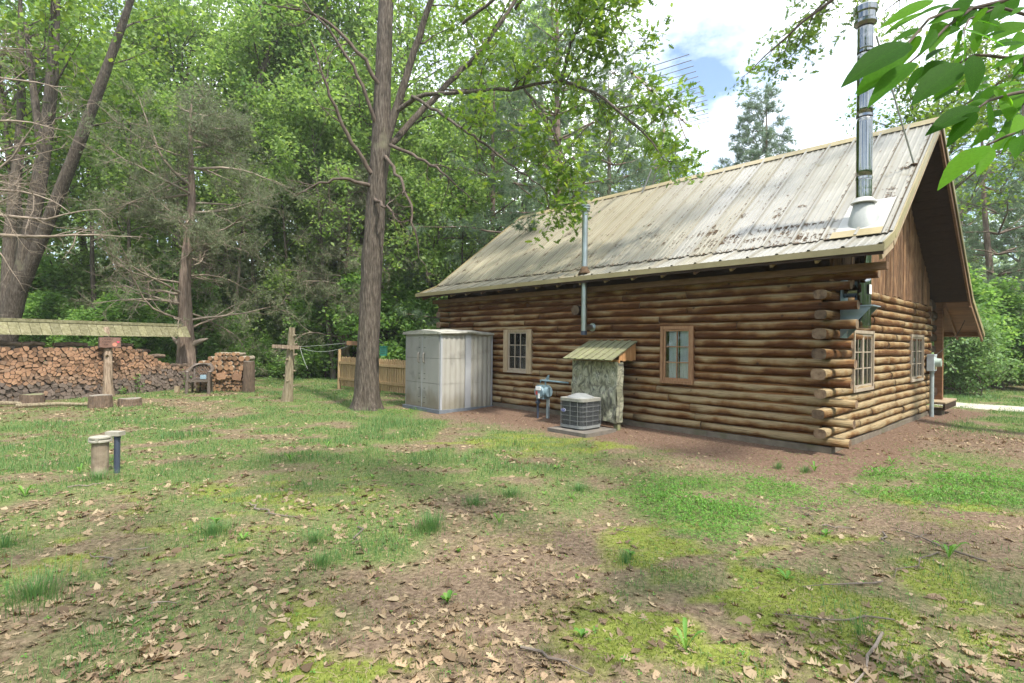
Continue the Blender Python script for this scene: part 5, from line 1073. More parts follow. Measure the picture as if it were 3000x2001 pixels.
# local: -y front, x across
for sx in (-1, 1):
    MB().tube([(sx * 0.29, -0.27, -0.02), (sx * 0.275, -0.25, 0.40), (sx * 0.28, -0.245, 0.62)], [0.048, 0.048, 0.044], 8, oval=(1, 1.1)).build('leg', 'chair_plastic', cr)
    MB().tube([(sx * 0.27, 0.30, -0.02), (sx * 0.24, 0.23, 0.40), (sx * 0.23, 0.22, 0.5)], [0.03, 0.035, 0.03], 8).build('leg', 'chair_plastic', cr)
    MB().tube([(sx * 0.285, -0.27, 0.63), (sx * 0.31, -0.08, 0.655), (sx * 0.31, 0.12, 0.70), (sx * 0.255, 0.26, 0.79), (sx * 0.13, 0.325, 0.845), (0, 0.345, 0.855)], [0.045, 0.05, 0.05, 0.046, 0.044, 0.044], 10, oval=(1.2, 0.75)).build('armrest', 'chair_plastic', cr, smooth=True)
V = []; n_ = 10
for j in range(n_ + 1):
    for i in range(n_ + 1): x_ = -0.26 + 0.52 * i / n_; y_ = -0.29 + 0.55 * j / n_; V.append((x_, y_, 0.43 - 0.02 * math.sin(i / n_ * math.pi) - 0.03 * j / n_ - (0.03 if j == 0 else 0)))
st = MB(); st.add(V, [(j * 11 + i, j * 11 + i + 1, (j + 1) * 11 + i + 1, (j + 1) * 11 + i) for j in range(n_) for i in range(n_)]); st.build('seat', 'chair_plastic', cr, smooth=True)
MB().bar((-0.27, -0.285, 0.385), (0.27, -0.285, 0.385), 0.03, 0.07).build('apron', 'chair_plastic', cr)
for sx in (-1, 1): MB().bar((sx * 0.262, -0.27, 0.38), (sx * 0.25, 0.25, 0.36), 0.02, 0.06).build('apron', 'chair_plastic', cr)
def bk(u_, v_): return (u_ * (0.20 + 0.03 * v_), 0.245 + 0.085 * v_ + 0.03 * (1 - u_ * u_) , 0.40 + 0.45 * v_)
bkm = MB()
for i in range(-5, 6):
    for sgn in (1, -1):
        P = []
        for s_ in range(9):
            v_ = s_ / 8; u_ = i * 0.36 + sgn * (v_ - 0.5) * 1.6
            if -1 <= u_ <= 1: P.append(bk(u_, v_))
        if len(P) > 1: bkm.tube(P, 0.028, 6, oval=(1.2, 0.35))
for u_ in (-1, 1): bkm.tube([bk(u_, v_) for v_ in (0, .25, .5, .75, 1)], 0.032, 8, oval=(1, 0.6))
for v_ in (0.05, 0.97): bkm.tube([bk(u_, v_) for u_ in (-1, -.5, 0, .5, 1)], 0.04, 8, oval=(0.5, 1))
bkm.build('backrest', 'chair_plastic', cr)
tag(MB().box((-0.08, 0.0, 0.0), (0.08, 0.015, 0.13)).build('slate_tile', 'meter_blue', None, loc=(-9.16, 16.0, 0.415), rot=(R(-14), 0, R(18))), 'small blue-grey tile propped on the plastic chair seat', 'tile')
ld = empty('hanging_feeder', (-7.05, 17.2, 1.26)); tag(ld, 'tiny clear and green feeder hanging behind the short log stack', 'feeder')
MB().lathe([(0.02, 0), (0.06, 0.02), (0.065, 0.10), (0.03, 0.16)], 12).build('bottle', 'clear_plastic', ld); MB().lathe([(0.07, 0.16), (0.06, 0.19), (0.01, 0.22)], 12).build('lid', 'feeder_green', ld); MB().tube([(0, 0, 0.2), (0.0, 0, 0.9), (-0.3, 0.1, 1.6)], 0.004, 4).build('hanger', 'wire_black', ld)
# ------------------------------------------------------------------ trees
def tube_np(P, rad, n):
    P = np.asarray(P, float); m_ = len(P); d = np.gradient(P, axis=0); d /= np.linalg.norm(d, axis=1)[:, None] + 1e-9
    ref = np.array([0.0, 0, 1]) if abs(d[:, 2]).mean() < 0.85 else np.array([0.0, 1, 0])
    x = np.cross(d, ref); x /= np.linalg.norm(x, axis=1)[:, None] + 1e-9; u_ = np.cross(x, d); an_ = np.arange(n) / n * 2 * np.pi
    rad = np.asarray(rad, float); V = P[:, None] + (x[:, None] * np.cos(an_)[None, :, None] + u_[:, None] * np.sin(an_)[None, :, None]) * rad[:, None, None]
    i, k = np.meshgrid(np.arange(m_ - 1), np.arange(n), indexing='ij'); F = np.stack([i * n + k, i * n + (k + 1) % n, (i + 1) * n + (k + 1) % n, (i + 1) * n + k], -1).reshape(-1, 4)
    return V.reshape(-1, 3), F
def path(rng, p, d, L_, n=5, wander=0.2, lift=0.0):
    p = np.array(p, float); d = np.array(d, float); d /= np.linalg.norm(d); o = [p.copy()]
    for i in range(n):
        d = d + rng.normal(size=3) * wander; d[2] += lift; d /= np.linalg.norm(d); p = p + d * L_ / n; o.append(p.copy())
    return np.array(o)
def resample(P, r_, n):
    P = np.asarray(P, float); s_ = np.concatenate([[0], np.cumsum(np.linalg.norm(np.diff(P, axis=0), axis=1))]); q = np.linspace(0, s_[-1], n)
    # smooth through the given points
    out = np.stack([np.interp(q, s_, P[:, k]) for k in range(3)], 1); rr = np.interp(q, s_, r_)
    for _ in range(2): out[1:-1] = (out[:-2] + 2 * out[1:-1] + out[2:]) / 4
    return out, rr
def side_dir(rng, tang, elev=0.2, forward=0.7):
    r_ = rng.normal(size=3); r_ -= (r_ @ tang) * tang; r_ /= np.linalg.norm(r_) + 1e-9; d = tang * forward + r_; d[2] += elev; return d / np.linalg.norm(d)
def sprout(rng, P, rr, nsub, Lsub, ntwig, Ltwig, f0=0.25, elev=0.15, lift=0.0, parts=None, tips=None, sides=4, wander=0.18, forward=0.7, twig_sides=3):
    """sub-branches and twigs along one limb; returns twig points in tips"""
    m_ = len(P)
    for s_ in range(nsub):
        f = f0 + (1 - f0) * (s_ + rng.random()) / nsub; i = min(int(f * (m_ - 1)), m_ - 2); p = P[i] + (P[i + 1] - P[i]) * rng.random()
        tg = P[i + 1] - P[i]; tg /= np.linalg.norm(tg) + 1e-9
        L1 = Lsub * rng.uniform(0.5, 1.1) * (1.15 - 0.5 * f); B = path(rng, p, side_dir(rng, tg, elev, forward), L1, 5, wander, lift)
        r1 = max(0.006, min(rr[i] * 0.55, 0.012 * L1 + 0.006)); parts.append(tube_np(B, np.linspace(r1, 0.004, 6), sides))
        for t_ in range(ntwig):
            g = rng.uniform(0.25, 1.0); j = min(int(g * 5), 4); q = B[j] + (B[j + 1] - B[j]) * rng.random(); tg2 = B[j + 1] - B[j]; tg2 /= np.linalg.norm(tg2)
            T = path(rng, q, side_dir(rng, tg2, elev, 0.9), Ltwig * rng.uniform(0.5, 1.2), 3, 0.25, lift); parts.append(tube_np(T, np.linspace(0.006, 0.0025, 4), twig_sides)); tips.append(T[1:])
OAK = [(0, 0), (.12, .03), (.2, .2), (.3, .07), (.42, .34), (.5, .09), (.66, .33), (.7, .08), (.85, .17), (1, 0)]
OAKP = np.array([(x, y, 0.0) for x, y in OAK] + [(x, -y, 0.0) for x, y in reversed(OAK[1:-1])]); OAKP[:, 2] = 0.10 * np.abs(OAKP[:, 1]) - 0.10 * OAKP[:, 0] ** 2
OAKF = np.array([list(range(len(OAKP)))])
QUAD = np.array([(0, 0, 0), (0.45, 0.30, 0.06), (1, 0, -0.08), (0.45, -0.30, 0.06)]); QF = np.array([[0, 1, 2, 3]])
def leaf_cloud(rng, tips, per, spread, size, T=QUAD, F=QF, up=0.7):
    C = np.concatenate(tips); C = np.repeat(C, per, axis=0); C = C + rng.normal(size=C.shape) * spread; n = len(C)
    return scatter(T, F, C, frames(rng, n, up), rng.uniform(size * 0.45, size * 1.4, n))
def tree_obj(name, loc, trunk_mesh, crown_mesh, label, group=None, rz=0.0, sc=1.0, cat='tree', crown_name='crown'):
    e = empty(name, loc, rz); e.scale = (sc, sc, sc); tag(e, label, cat, group)
    if trunk_mesh: link('trunk', trunk_mesh, e)
    if crown_mesh: link(crown_name, crown_mesh, e)
    return e

# --- the big oak beside the shed
rng = np.random.default_rng(42)
oak = empty('oak_tree', (-3.43, 12.73, 0)); tag(oak, 'tall oak with a straight ridged trunk beside the grey shed', 'tree')
OB = np.array([-3.43, 12.73, 0.0])
trunk_pts = [(-3.43, 12.73, -0.15), (-3.43, 12.73, 0.0), (-3.425, 12.73, 0.18), (-3.42, 12.73, 0.5), (-3.40, 12.73, 1.42), (-3.32, 12.73, 3.48), (-3.21, 12.73, 5.54), (-3.14, 12.73, 6.3), (-3.13, 12.75, 7.6), (-3.08, 12.8, 9.67), (-3.0, 12.9, 13), (-2.9, 13, 16)]
trunk_r = [0.41, 0.36, 0.31, 0.28, 0.245, 0.225, 0.21, 0.215, 0.185, 0.165, 0.11, 0.03]
TP, TR = resample(trunk_pts, trunk_r, 110)
V, F = tube_np(TP - OB, TR, 76)
# ridged bark: raised plates running up the trunk
Vr = V.reshape(110, 76, 3); cen = (TP - OB)[:, None]; ang = np.arange(76)[None] / 76 * 2 * np.pi
zz = TP[:, 2][:, None]
rid = 0.016 * np.abs(np.sin(ang * 9 + 1.3 * np.sin(zz * 2.6 + ang * 2) + 0.8 * np.sin(zz * 5.3 - ang * 3))) ** 0.6 + 0.006 * np.sin(ang * 7 - zz * 3.1) + rng.normal(size=(110, 76)) * 0.003 - 0.008
flare = 0.06 * np.exp(-np.clip(zz, 0, 9) / 0.22) * np.sin(ang * 5 + 0.6)
lump = 0.05 * np.exp(-((zz - 3.55) / 0.35) ** 2 - (((ang - 0.3 + np.pi) % (2 * np.pi) - np.pi) / 0.6) ** 2)
Vr = cen + (Vr - cen) * (1 + (rid + flare + lump)[..., None] / np.maximum(TR, 0.05)[:, None, None] * np.clip(TR / 0.2, 0, 1)[:, None, None])
link('trunk', np_mesh('oak_trunk', Vr.reshape(-1, 3), F, 'bark', smooth=True), oak)
limbs = [
 ([(-3.12, 12.73, 6.0), (-2.84, 12.70, 6.9), (-2.5, 12.6, 8.0), (-1.9, 12.5, 9.7), (-1.2, 12.3, 12), (-0.7, 12.1, 13.5)], [0.15, 0.125, 0.105, 0.08, 0.045, 0.02], 9, 1.6, 6, 4),
 ([(-2.78, 12.68, 7.0), (-2.3, 12.5, 7.32), (-1.7, 12.3, 7.28), (-0.73, 12.0, 7.22), (0.2, 11.7, 7.15), (1.1, 11.4, 7.2), (1.9, 10.9, 6.5), (2.6, 10.4, 5.6), (2.9, 10.2, 5.0)], [0.075, 0.062, 0.055, 0.05, 0.045, 0.04, 0.036, 0.022, 0.01], 17, 1.5, 6, 5),
 ([(1.0, 11.4, 7.2), (1.15, 11.3, 7.9), (1.5, 11.1, 8.5), (1.9, 10.9, 8.4), (2.2, 10.8, 7.8)], [0.045, 0.04, 0.032, 0.022, 0.01], 11, 1.2, 6, 5),
 ([(-3.05, 12.85, 6.2), (-2.2, 13.3, 7.4), (-0.9, 13.8, 9.0), (0, 14.2, 10.6), (0.6, 14.5, 12.4)], [0.10, 0.095, 0.08, 0.06, 0.03], 12, 1.9, 6, 4),
 ([(0.0, 14.2, 10.4), (0.7, 13.6, 10.9), (1.5, 13.0, 10.7), (2.2, 12.4, 9.9)], [0.06, 0.05, 0.035, 0.012], 12, 1.5, 6, 5),
 ([(-2.4, 12.5, 7.3), (-1.5, 12.0, 6.6), (-0.6, 11.5, 5.8), (0.3, 11.1, 5.0), (0.75, 10.9, 4.55)], [0.05, 0.042, 0.034, 0.022, 0.008], 9, 1.0, 5, 3),
 ([(0.2, 11.7, 7.1), (0.7, 11.2, 6.3), (1.0, 10.9, 5.4), (1.25, 10.7, 4.6)], [0.035, 0.028, 0.02, 0.008], 10, 0.9, 6, 5),
 ([(-1.2, 12.3, 8.9), (-0.3, 12.0, 9.4), (0.8, 11.6, 9.3), (1.8, 11.2, 8.8)], [0.05, 0.04, 0.03, 0.01], 11, 1.4, 6, 5),
]
bare = [
 ([(-3.3, 12.6, 5.5), (-3.8, 12.3, 6.3), (-4.2, 12.0, 7.2), (-4.5, 11.9, 8.2)], [0.055, 0.045, 0.03, 0.012]),
 ([(-3.15, 12.7, 6.4), (-3.5, 12.4, 7.5), (-4.1, 12.2, 8.5), (-4.9, 12.0, 9.3)], [0.05, 0.04, 0.03, 0.01]),
 ([(-3.3, 12.6, 5.2), (-3.9, 12.4, 5.35), (-4.6, 12.2, 5.1), (-5.0, 12.1, 4.8)], [0.05, 0.035, 0.022, 0.008]),
 ([(-3.15, 12.6, 7.6), (-3.8, 12.3, 8.5), (-4.6, 12.1, 9.0), (-5.6, 12.0, 9.1)], [0.05, 0.04, 0.028, 0.01]),
 ([(-3.0, 12.55, 5.9), (-2.5, 12.2, 5.2), (-2.2, 12.0, 4.2), (-2.0, 11.95, 3.3)], [0.045, 0.034, 0.024, 0.008]),
 ([(-2.9, 12.6, 6.2), (-2.2, 12.2, 5.8), (-1.5, 11.9, 5.3), (-0.8, 11.7, 4.6)], [0.045, 0.034, 0.024, 0.008]),
 ([(-3.2, 12.5, 4.9), (-2.85, 12.2, 4.6), (-2.5, 12.1, 4.2)], [0.04, 0.028, 0.01]),
]
tips = []
for k, (P, r_, ns, Ls, nt, per) in enumerate(limbs):
    P, rr = resample(P, np.array(r_) * 0.8, 26); P += rng.normal(size=P.shape) * 0.014; parts = [tube_np(P - OB, rr, 9)]; tp = []
    sprout(rng, P - OB, rr, ns, Ls, nt, 0.55, 0.3, 0.10, -0.02, parts, tp, 5); V, F = join_np(parts); link('limb', np_mesh('limb', V, F, 'bark', smooth=True), oak)
    V, F = leaf_cloud(rng, tp, per + 2, 0.11, 0.14, OAKP, OAKF, 0.75); link('foliage', np_mesh('foliage', V, F, 'leaf_oak'), oak)
for P, r_ in bare:
    P, rr = resample(P, r_, 16); P += rng.normal(size=P.shape) * 0.02; parts = [tube_np(P - OB, rr, 7)]; tp = []
    sprout(rng, P - OB, rr, 5, 0.9, 4, 0.4, 0.3, 0.0, -0.02, parts, tp, 4, 0.28); V, F = join_np(parts); link('limb', np_mesh('limb', V, F, 'branch_bark', smooth=True), oak)
    if rng.random() < 0.5:
        V, F = leaf_cloud(rng, tp[::4], 2, 0.07, 0.13, OAKP, OAKF, 0.6); link('foliage', np_mesh('foliage', V, F, 'leaf_oak'), oak)

# --- general broadleaf tree
def broadleaf(seed, H, r0, trunk=None, cb=0.32, spread=0.30, nlimb=22, nsub=6, ntw=5, per=7, lsize=0.15, mat='leaf_far', lean=0.0, name='tree', bark='bark_far', fork=True, spr=0.22, up=0.6):
    rng = np.random.default_rng(seed)
    if trunk is None:
        P = path(rng, (0, 0, -0.3), (lean * rng.normal(), lean * rng.normal(), 1), H * 0.92, 12, 0.045, 0.03); rr = r0 * (1 - np.linspace(0, 1, 13)) ** 0.85 + 0.012; rr[0] *= 1.35; rr[1] *= 1.05
    else:
        P, rr = resample(*trunk, 26)
    parts = [tube_np(P, rr, 9)]; tips = []; m_ = len(P)
    for i in range(nlimb):
        f = cb + (1 - cb) * (i + rng.random()) / nlimb; j = min(int(f * (m_ - 1)), m_ - 2); p = P[j] + (P[j + 1] - P[j]) * ((f * (m_ - 1)) - j)
        az = i * 2.4 + rng.uniform(-0.5, 0.5); el = rng.uniform(0.25, 0.8) + 0.4 * (f - cb); L_ = H * spread * rng.uniform(0.7, 1.15) * (1.1 - 0.75 * max(0, (f - cb)) / (1 - cb) * 0.85)
        B = path(rng, p, (math.cos(az) * math.cos(el), math.sin(az) * math.cos(el), math.sin(el)), L_, 7, 0.14, 0.02); r1 = min(rr[j] * 0.5, 0.016 * L_ + 0.01); rb = np.linspace(r1, 0.006, 8)
        parts.append(tube_np(B, rb, 5)); sprout(rng, B, rb, nsub, L_ * 0.42, ntw, L_ * 0.17 + 0.15, 0.22, 0.18, 0.0, parts, tips, 3)
    V, F = join_np(parts); tm = np_mesh(name + '_trunk', V, F, bark, smooth=True)
    V, F = leaf_cloud(rng, tips, per, spr, lsize, QUAD, QF, up); cm = np_mesh(name + '_crown', V, F, mat)
    return tm, cm
BLF = [broadleaf(100 + i, 18.0 + i, 0.20 + 0.02 * i, cb=(0.50, 0.46, 0.42, 0.48)[i], spread=0.27 + 0.01 * i, nlimb=20, per=7, lsize=0.19, mat=('leaf_far', 'leaf_far', 'leaf_dark', 'leaf_far')[i], name='broadleaf', spr=0.30) for i in range(4)]
SLIM = broadleaf(120, 13.0, 0.095, cb=0.45, spread=0.24, nlimb=15, nsub=5, per=7, lsize=0.17, mat='leaf_far', lean=0.12, name='slim_tree')
SAP = [broadleaf(130 + i, 5.5, 0.045, cb=0.10, spread=0.33, nlimb=16, nsub=5, ntw=4, per=8, lsize=0.17, mat=('leaf_shrub', 'leaf_dark', 'leaf_hazy')[i], name='sapling', spr=0.2) for i in range(3)]

def at_px(px, depth): return ((px - 1175.5) / 1237.09 * depth, depth)
def put(px, depth, proto, label, name='broadleaf_tree', sc=1.0, rz=None, group='trees of the wood behind the yard'):
    x, y = at_px(px, depth)
    return tree_obj(name, (x, y, float(gz(x, y)) - 0.05), proto[0], proto[1], label, group, px * 0.37 if rz is None else rz, sc)
# left: many-stemmed oak behind the firewood
mso = empty('many_stemmed_oak', (-17.3, 18.2, 0)); tag(mso, 'big oak with several leaning grey stems behind the firewood shelter', 'tree')
rng = np.random.default_rng(77); MO = np.array([-16.3, 18.2, 0.0])  # stems are drawn about this point, then set on the base
stems = [([(-16.35, 18.2, -0.2), (-16.25, 18.2, 0.5), (-16.0, 18.2, 2.0), (-15.7, 18.2, 3.3)], [0.42, 0.33, 0.30, 0.28]),
 ([(-15.8, 18.2, 2.8), (-15.2, 18.1, 5.2), (-14.75, 18.0, 7.5), (-14.4, 17.9, 9.8), (-14.2, 17.8, 13.0), (-14.1, 17.8, 16.5)], [0.23, 0.22, 0.21, 0.18, 0.12, 0.04]),
 ([(-15.6, 18.2, 3.2), (-14.4, 17.9, 5.6), (-13.2, 17.6, 8.0), (-12.1, 17.3, 10.3), (-11.0, 17.1, 13.0), (-10.2, 17.0, 15.5)], [0.20, 0.19, 0.17, 0.14, 0.08, 0.03]),
 ([(-16.2, 18.3, 1.6), (-16.4, 18.6, 5.0), (-16.2, 18.8, 9.0), (-16.5, 19.0, 14.0)], [0.20, 0.18, 0.14, 0.05]),
 ([(-14.75, 18.0, 7.5), (-14.95, 17.9, 9.5), (-15.2, 17.8, 12.0)], [0.13, 0.11, 0.06])]
for k, (P, r_) in enumerate(stems):
    P, rr = resample(P, r_, 30); parts = [tube_np(P - MO, rr * (1 + 0.03 * np.sin(np.arange(30) * 1.7)), 12)]; tp = []
    if k: sprout(rng, P - MO, rr, 11, 3.0, 6, 0.8, 0.35, 0.2, 0.0, parts, tp, 5)
    V, F = join_np(parts); link('stem', np_mesh('stem', V, F, 'bark', smooth=True), mso)
    if tp: V, F = leaf_cloud(rng, tp, 4, 0.30, 0.19, QUAD, QF, 0.6); link('foliage', np_mesh('foliage', V, F, 'leaf_oak'), mso)
# long leaning tree right of it
lt_m = broadleaf(141, 17, 0.24, trunk=([(-15.0, 24, -0.2), (-14.6, 24, 2.2), (-13.5, 24, 7.0), (-12.3, 24, 10.5), (-11.2, 24, 13.8), (-9.7, 23.8, 17.0)], [0.32, 0.27, 0.24, 0.20, 0.15, 0.04]), cb=0.45, spread=0.22, nlimb=18, per=9, lsize=0.18, name='leaning', spr=0.3)
tree_obj('leaning_tree', (0, 0, 0), lt_m[0], lt_m[1], 'tall grey tree leaning right behind the dead-branched cedar', 'trees of the wood behind the yard')
PL = [(30, 21, 1, 'upright grey trunk just left of the many-stemmed oak', 1.0), (190, 30, 2, 'dark-leaved tree seen between the stems of the many-stemmed oak', 1.05), (285, 36, 3, 'leafy tree far behind the hanging sign of the firewood shelter', 1.0),
 (430, 25, 1, 'tall leafy tree above the cedar top', 1.1), (755, 28, 0, 'tall leafy tree left of the big oak trunk, above the fence', 1.1), (890, 25.5, 1, 'tall leafy tree right of the big oak fork', 1.1),
 (345, 26, 0, 'straight trunk rising between the firewood sign and the cedar', 1.05), (560, 30, 3, 'leafy tree behind the upright trunk piece of the short log stack', 1.0), (640, 37, 1, 'pale leafy tree far behind the clothesline crossbar', 1.1), (716, 26.5, 2, 'dark thick trunk standing beyond the clothesline post', 0.95),
 (815, 34, 0, 'leafy tree beyond the left end of the picket fence', 1.05), (905, 29, 3, 'grey trunk seen just right of the big oak trunk', 1.0), (975, 38, 1, 'leafy tree far behind the shed roof', 1.05), (1065, 33, 0, 'leafy tree behind the left end of the cabin roof', 1.0), (1180, 40, 2, 'dark-leaved tree far behind the big pine', 1.1),
 (1340, 27, 3, 'tall bright-leaved tree behind the tv antenna mast', 1.02), (1535, 29, 1, 'lower tree right of the tv antenna, against the sky', 0.72), (1605, 33, 0, 'rounded tree top showing above the ridge beside the antenna', 0.62), (2180, 36, 0, 'leafy tree behind the cabin gable', 0.72), (2420, 26, 2, 'dark-leaved tree at the right edge beyond the driveway', 0.8), (2300, 36, 3, 'leafy tree far beyond the driveway', 0.8), (1850, 42, 0, 'distant tree top showing over the ridge left of the chimney', 0.75), (1960, 34, 3, 'tree top showing over the ridge behind the chimney', 0.68)]
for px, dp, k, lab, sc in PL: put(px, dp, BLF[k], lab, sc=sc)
for px, dp, lab, sc, rz in ((768, 22.5, 'slim dark leaning tree left of the big oak', 1.0, 0.4), (600, 25, 'slim tree behind the clothesline post top', 1.0, 2.0), (810, 25, 'slim forked tree close behind the big oak', 1.1, 3.0), (480, 27, 'slim tree behind the cedar crown', 1.05, 4.0), (935, 25, 'slim tree between the big oak and the shed', 0.95, 5.2), (120, 25, 'slim tree behind the firewood shelter roof', 1.0, 1.0), (1010, 24, 'slim tree behind the left end of the cabin', 0.9, 2.2)):
    put(px, dp, SLIM, lab, 'slim_tree', sc, rz)
for px, dp, lab, sc, rz in ((230, 23, 'slim grey tree above the hanging sign of the firewood shelter', 1.15, 0.2), (395, 28, 'slim tree just left of the cedar trunk', 1.1, 1.4), (520, 24, 'slim tree right of the plastic chair', 0.95, 3.6), (655, 29, 'slim tree in line with the clothesline post', 1.1, 5.0), (690, 23.5, 'slim tree right of the clothesline post', 0.9, 0.9), (745, 30, 'slim tree left of the fence end post', 1.15, 2.9), (880, 31, 'slim tree behind the fence pickets', 1.1, 4.4), (70, 27, 'slim tree behind the left end of the firewood stack', 1.15, 6.0), (310, 21.5, 'slim tree behind the sloping end of the long firewood stack', 0.95, 2.5)):
    put(px, dp, SLIM, lab, 'slim_tree', sc, rz)

UND = broadleaf(125, 10.0, 0.075, cb=0.16, spread=0.30, nlimb=18, nsub=5, ntw=5, per=5, lsize=0.18, mat='leaf_far', lean=0.06, name='young_tree', spr=0.26)
thicket = empty('undergrowth'); tag(thicket, 'dense leafy undergrowth and saplings closing the edge of the wood', 'undergrowth', kind='stuff')
def fill(x, y, proto, rz, sc, wide=1.0):
    for nm, me_ in (('stems', proto[0]), ('leaves', proto[1])):
        o = link(nm, me_, thicket, (x, y, float(gz(x, y)) - 0.1), (0, 0, rz)); o.scale = (sc * wide, sc * wide, sc)
ru = np.random.default_rng(33)
for i in range(20):
    px = -80 + 1180 * (i + ru.random()) / 20; dp = ru.uniform(24, 34); x, y = at_px(px, dp); fill(x, y, UND, ru.uniform(0, 6.28), ru.uniform(0.75, 1.2))

# --- oak out of the picture on the right whose boughs hang in over the roof
rng = np.random.default_rng(88); RO = np.array([11.8, 7.4, 0.0]); ro = empty('overhanging_oak', tuple(RO)); tag(ro, 'oak bough hanging into the sky beside the chimney top', 'tree')
P, rr = resample([(11.8, 7.4, -0.2), (11.8, 7.4, 3), (11.6, 7.6, 7), (11.4, 7.8, 11), (11.2, 8, 15)], [0.36, 0.28, 0.24, 0.17, 0.05], 24); link('trunk', np_mesh('oak_trunk', *tube_np(P - RO, rr, 14), 'bark', smooth=True), ro)
for P, r_, ns, Ls, per in (([(11.6, 7.6, 7.5), (10.2, 8.8, 8.6), (8.6, 10.2, 9.3), (7.0, 11.3, 9.2), (6.0, 11.9, 8.5), (5.3, 12.3, 7.8)], [0.11, 0.09, 0.06, 0.04, 0.022, 0.008], 13, 1.3, 4), ([(8.6, 10.2, 9.3), (8.0, 11.5, 9.9), (7.2, 12.4, 9.6), (6.3, 12.9, 8.9)], [0.05, 0.04, 0.025, 0.008], 12, 1.2, 5), ([(11.5, 7.7, 6.2), (11.2, 9.4, 7.2), (10.9, 11.2, 7.6), (10.4, 12.6, 7.2)], [0.09, 0.07, 0.045, 0.01], 14, 1.6, 5), ([(11.6, 7.6, 8.5), (10.8, 9.6, 10.0), (10.0, 11.6, 10.4), (9.0, 13.2, 9.8)], [0.09, 0.07, 0.045, 0.01], 14, 1.6, 5), ([(11.4, 7.6, 10), (9.4, 7.2, 11.6), (7.2, 6.9, 12.2), (5.5, 6.6, 12.0)], [0.10, 0.07, 0.05, 0.01], 14, 2.0, 5), ([(11.3, 7.9, 11), (10, 9, 13), (8.2, 10.2, 14)], [0.1, 0.07, 0.02], 12, 2.0, 5)):
    P, rr = resample(P, r_, 20); P += rng.normal(size=P.shape) * 0.02; parts = [tube_np(P - RO, rr, 7)]; tp = []; sprout(rng, P - RO, rr, ns, Ls, 6, 0.5, 0.25, 0.0, -0.03, parts, tp, 4); V, F = join_np(parts); link('limb', np_mesh('limb', V, F, 'branch_bark', smooth=True), ro)
    V, F = leaf_cloud(rng, tp, per, 0.08, 0.13, OAKP, OAKF, 0.7); link('foliage', np_mesh('foliage', V, F, 'leaf_oak'), ro)
# oak behind the right end of the roof
bo_m = broadleaf(151, 12.5, 0.22, cb=0.45, spread=0.36, nlimb=22, nsub=6, ntw=5, per=5, lsize=0.15, mat='leaf_oak', name='back_oak'); tree_obj('oak_tree', (14.4, 19.0, -0.05), bo_m[0], bo_m[1], 'spreading oak crown above the right end of the cabin roof', None)

# --- pines
NT = 9; _r = np.random.default_rng(3); TV = []; TF = []
for k in range(NT):
    d = _r.normal(size=3); d[0] = abs(d[0]) + 0.7; d /= np.linalg.norm(d); s_ = np.cross(d, _r.normal(size=3)); s_ /= np.linalg.norm(s_); TV += [s_ * 0.042, -s_ * 0.042, d * _r.uniform(0.75, 1.1)]; TF.append([3 * k, 3 * k + 1, 3 * k + 2])
TV = np.array(TV); TF = np.array(TF)
def pine(seed, H, r0, cb, spread, nwh, droop=0.0, tuft=0.24, per=2, conical=1.0, dens=1.0):
    rng = np.random.default_rng(seed); P = path(rng, (0, 0, -0.3), (0, 0, 1), H, 14, 0.02, 0.05); rr = r0 * (1 - np.linspace(0, 1, 15)) ** 0.9 + 0.012; parts = [tube_np(P, rr, 9)]; C = []; D = []
    for w_ in range(nwh):
        f = cb + (1 - cb) * w_ / nwh; z_ = f * H
        for b_ in range(5):
            az = b_ * 1.257 + w_ * 0.6 + rng.uniform(-0.3, 0.3); g = (f - cb) / (1 - cb); L_ = H * spread * (1.05 - g) ** (0.75 * conical) * rng.uniform(0.6, 1.1) + 0.3; el = rng.uniform(-0.05, 0.25) + 0.5 * g
            B = path(rng, (P[0, 0], P[0, 1], z_), (math.cos(az) * math.cos(el), math.sin(az) * math.cos(el), math.sin(el)), L_, 6, 0.09, 0.015 + droop); parts.append(tube_np(B, np.linspace(0.012 * L_ + 0.008, 0.005, 7), 4))
            for s_ in range(max(3, int(L_ * 3.2 * dens))):
                q = rng.uniform(0.2, 1.0); j = min(int(q * 6), 5); p = B[j] + (B[j + 1] - B[j]) * rng.random(); tg = B[j + 1] - B[j]; tg /= np.linalg.norm(tg); T = path(rng, p, side_dir(rng, tg, 0.12, 0.8) * np.array([1, 1, 0.5]), rng.uniform(0.3, 0.8) * (1.2 - 0.4 * q), 3, 0.12, 0.03); parts.append(tube_np(T, np.linspace(0.007, 0.003, 4), 3))
                for r_ in T[1:]:
                    for _ in range(per): C.append(r_ + rng.normal(size=3) * 0.05); D.append((T[3] - T[0]) + rng.normal(size=3) * 0.25)
    C = np.array(C); D = np.array(D); n = len(C); x = D / np.linalg.norm(D, axis=1)[:, None]; t_ = rng.normal(size=(n, 3)); y = np.cross(x, t_); y /= np.linalg.norm(y, axis=1)[:, None]; z = np.cross(x, y)
    V, F = join_np(parts); tm = np_mesh('pine_trunk', V, F, 'cedar_bark', smooth=True); V, F = scatter(TV, TF, C, np.stack([x, y, z], 2), rng.uniform(tuft * 0.7, tuft * 1.2, n)); return tm, np_mesh('pine_crown', V, F, 'pine_needle')
PIN = [pine(201, 17, 0.24, 0.16, 0.30, 15, tuft=0.24, per=4), pine(202, 16, 0.22, 0.10, 0.32, 14, tuft=0.25, per=4), pine(203, 14, 0.18, 0.08, 0.27, 19, tuft=0.30, per=4, conical=1.3, dens=1.5)]
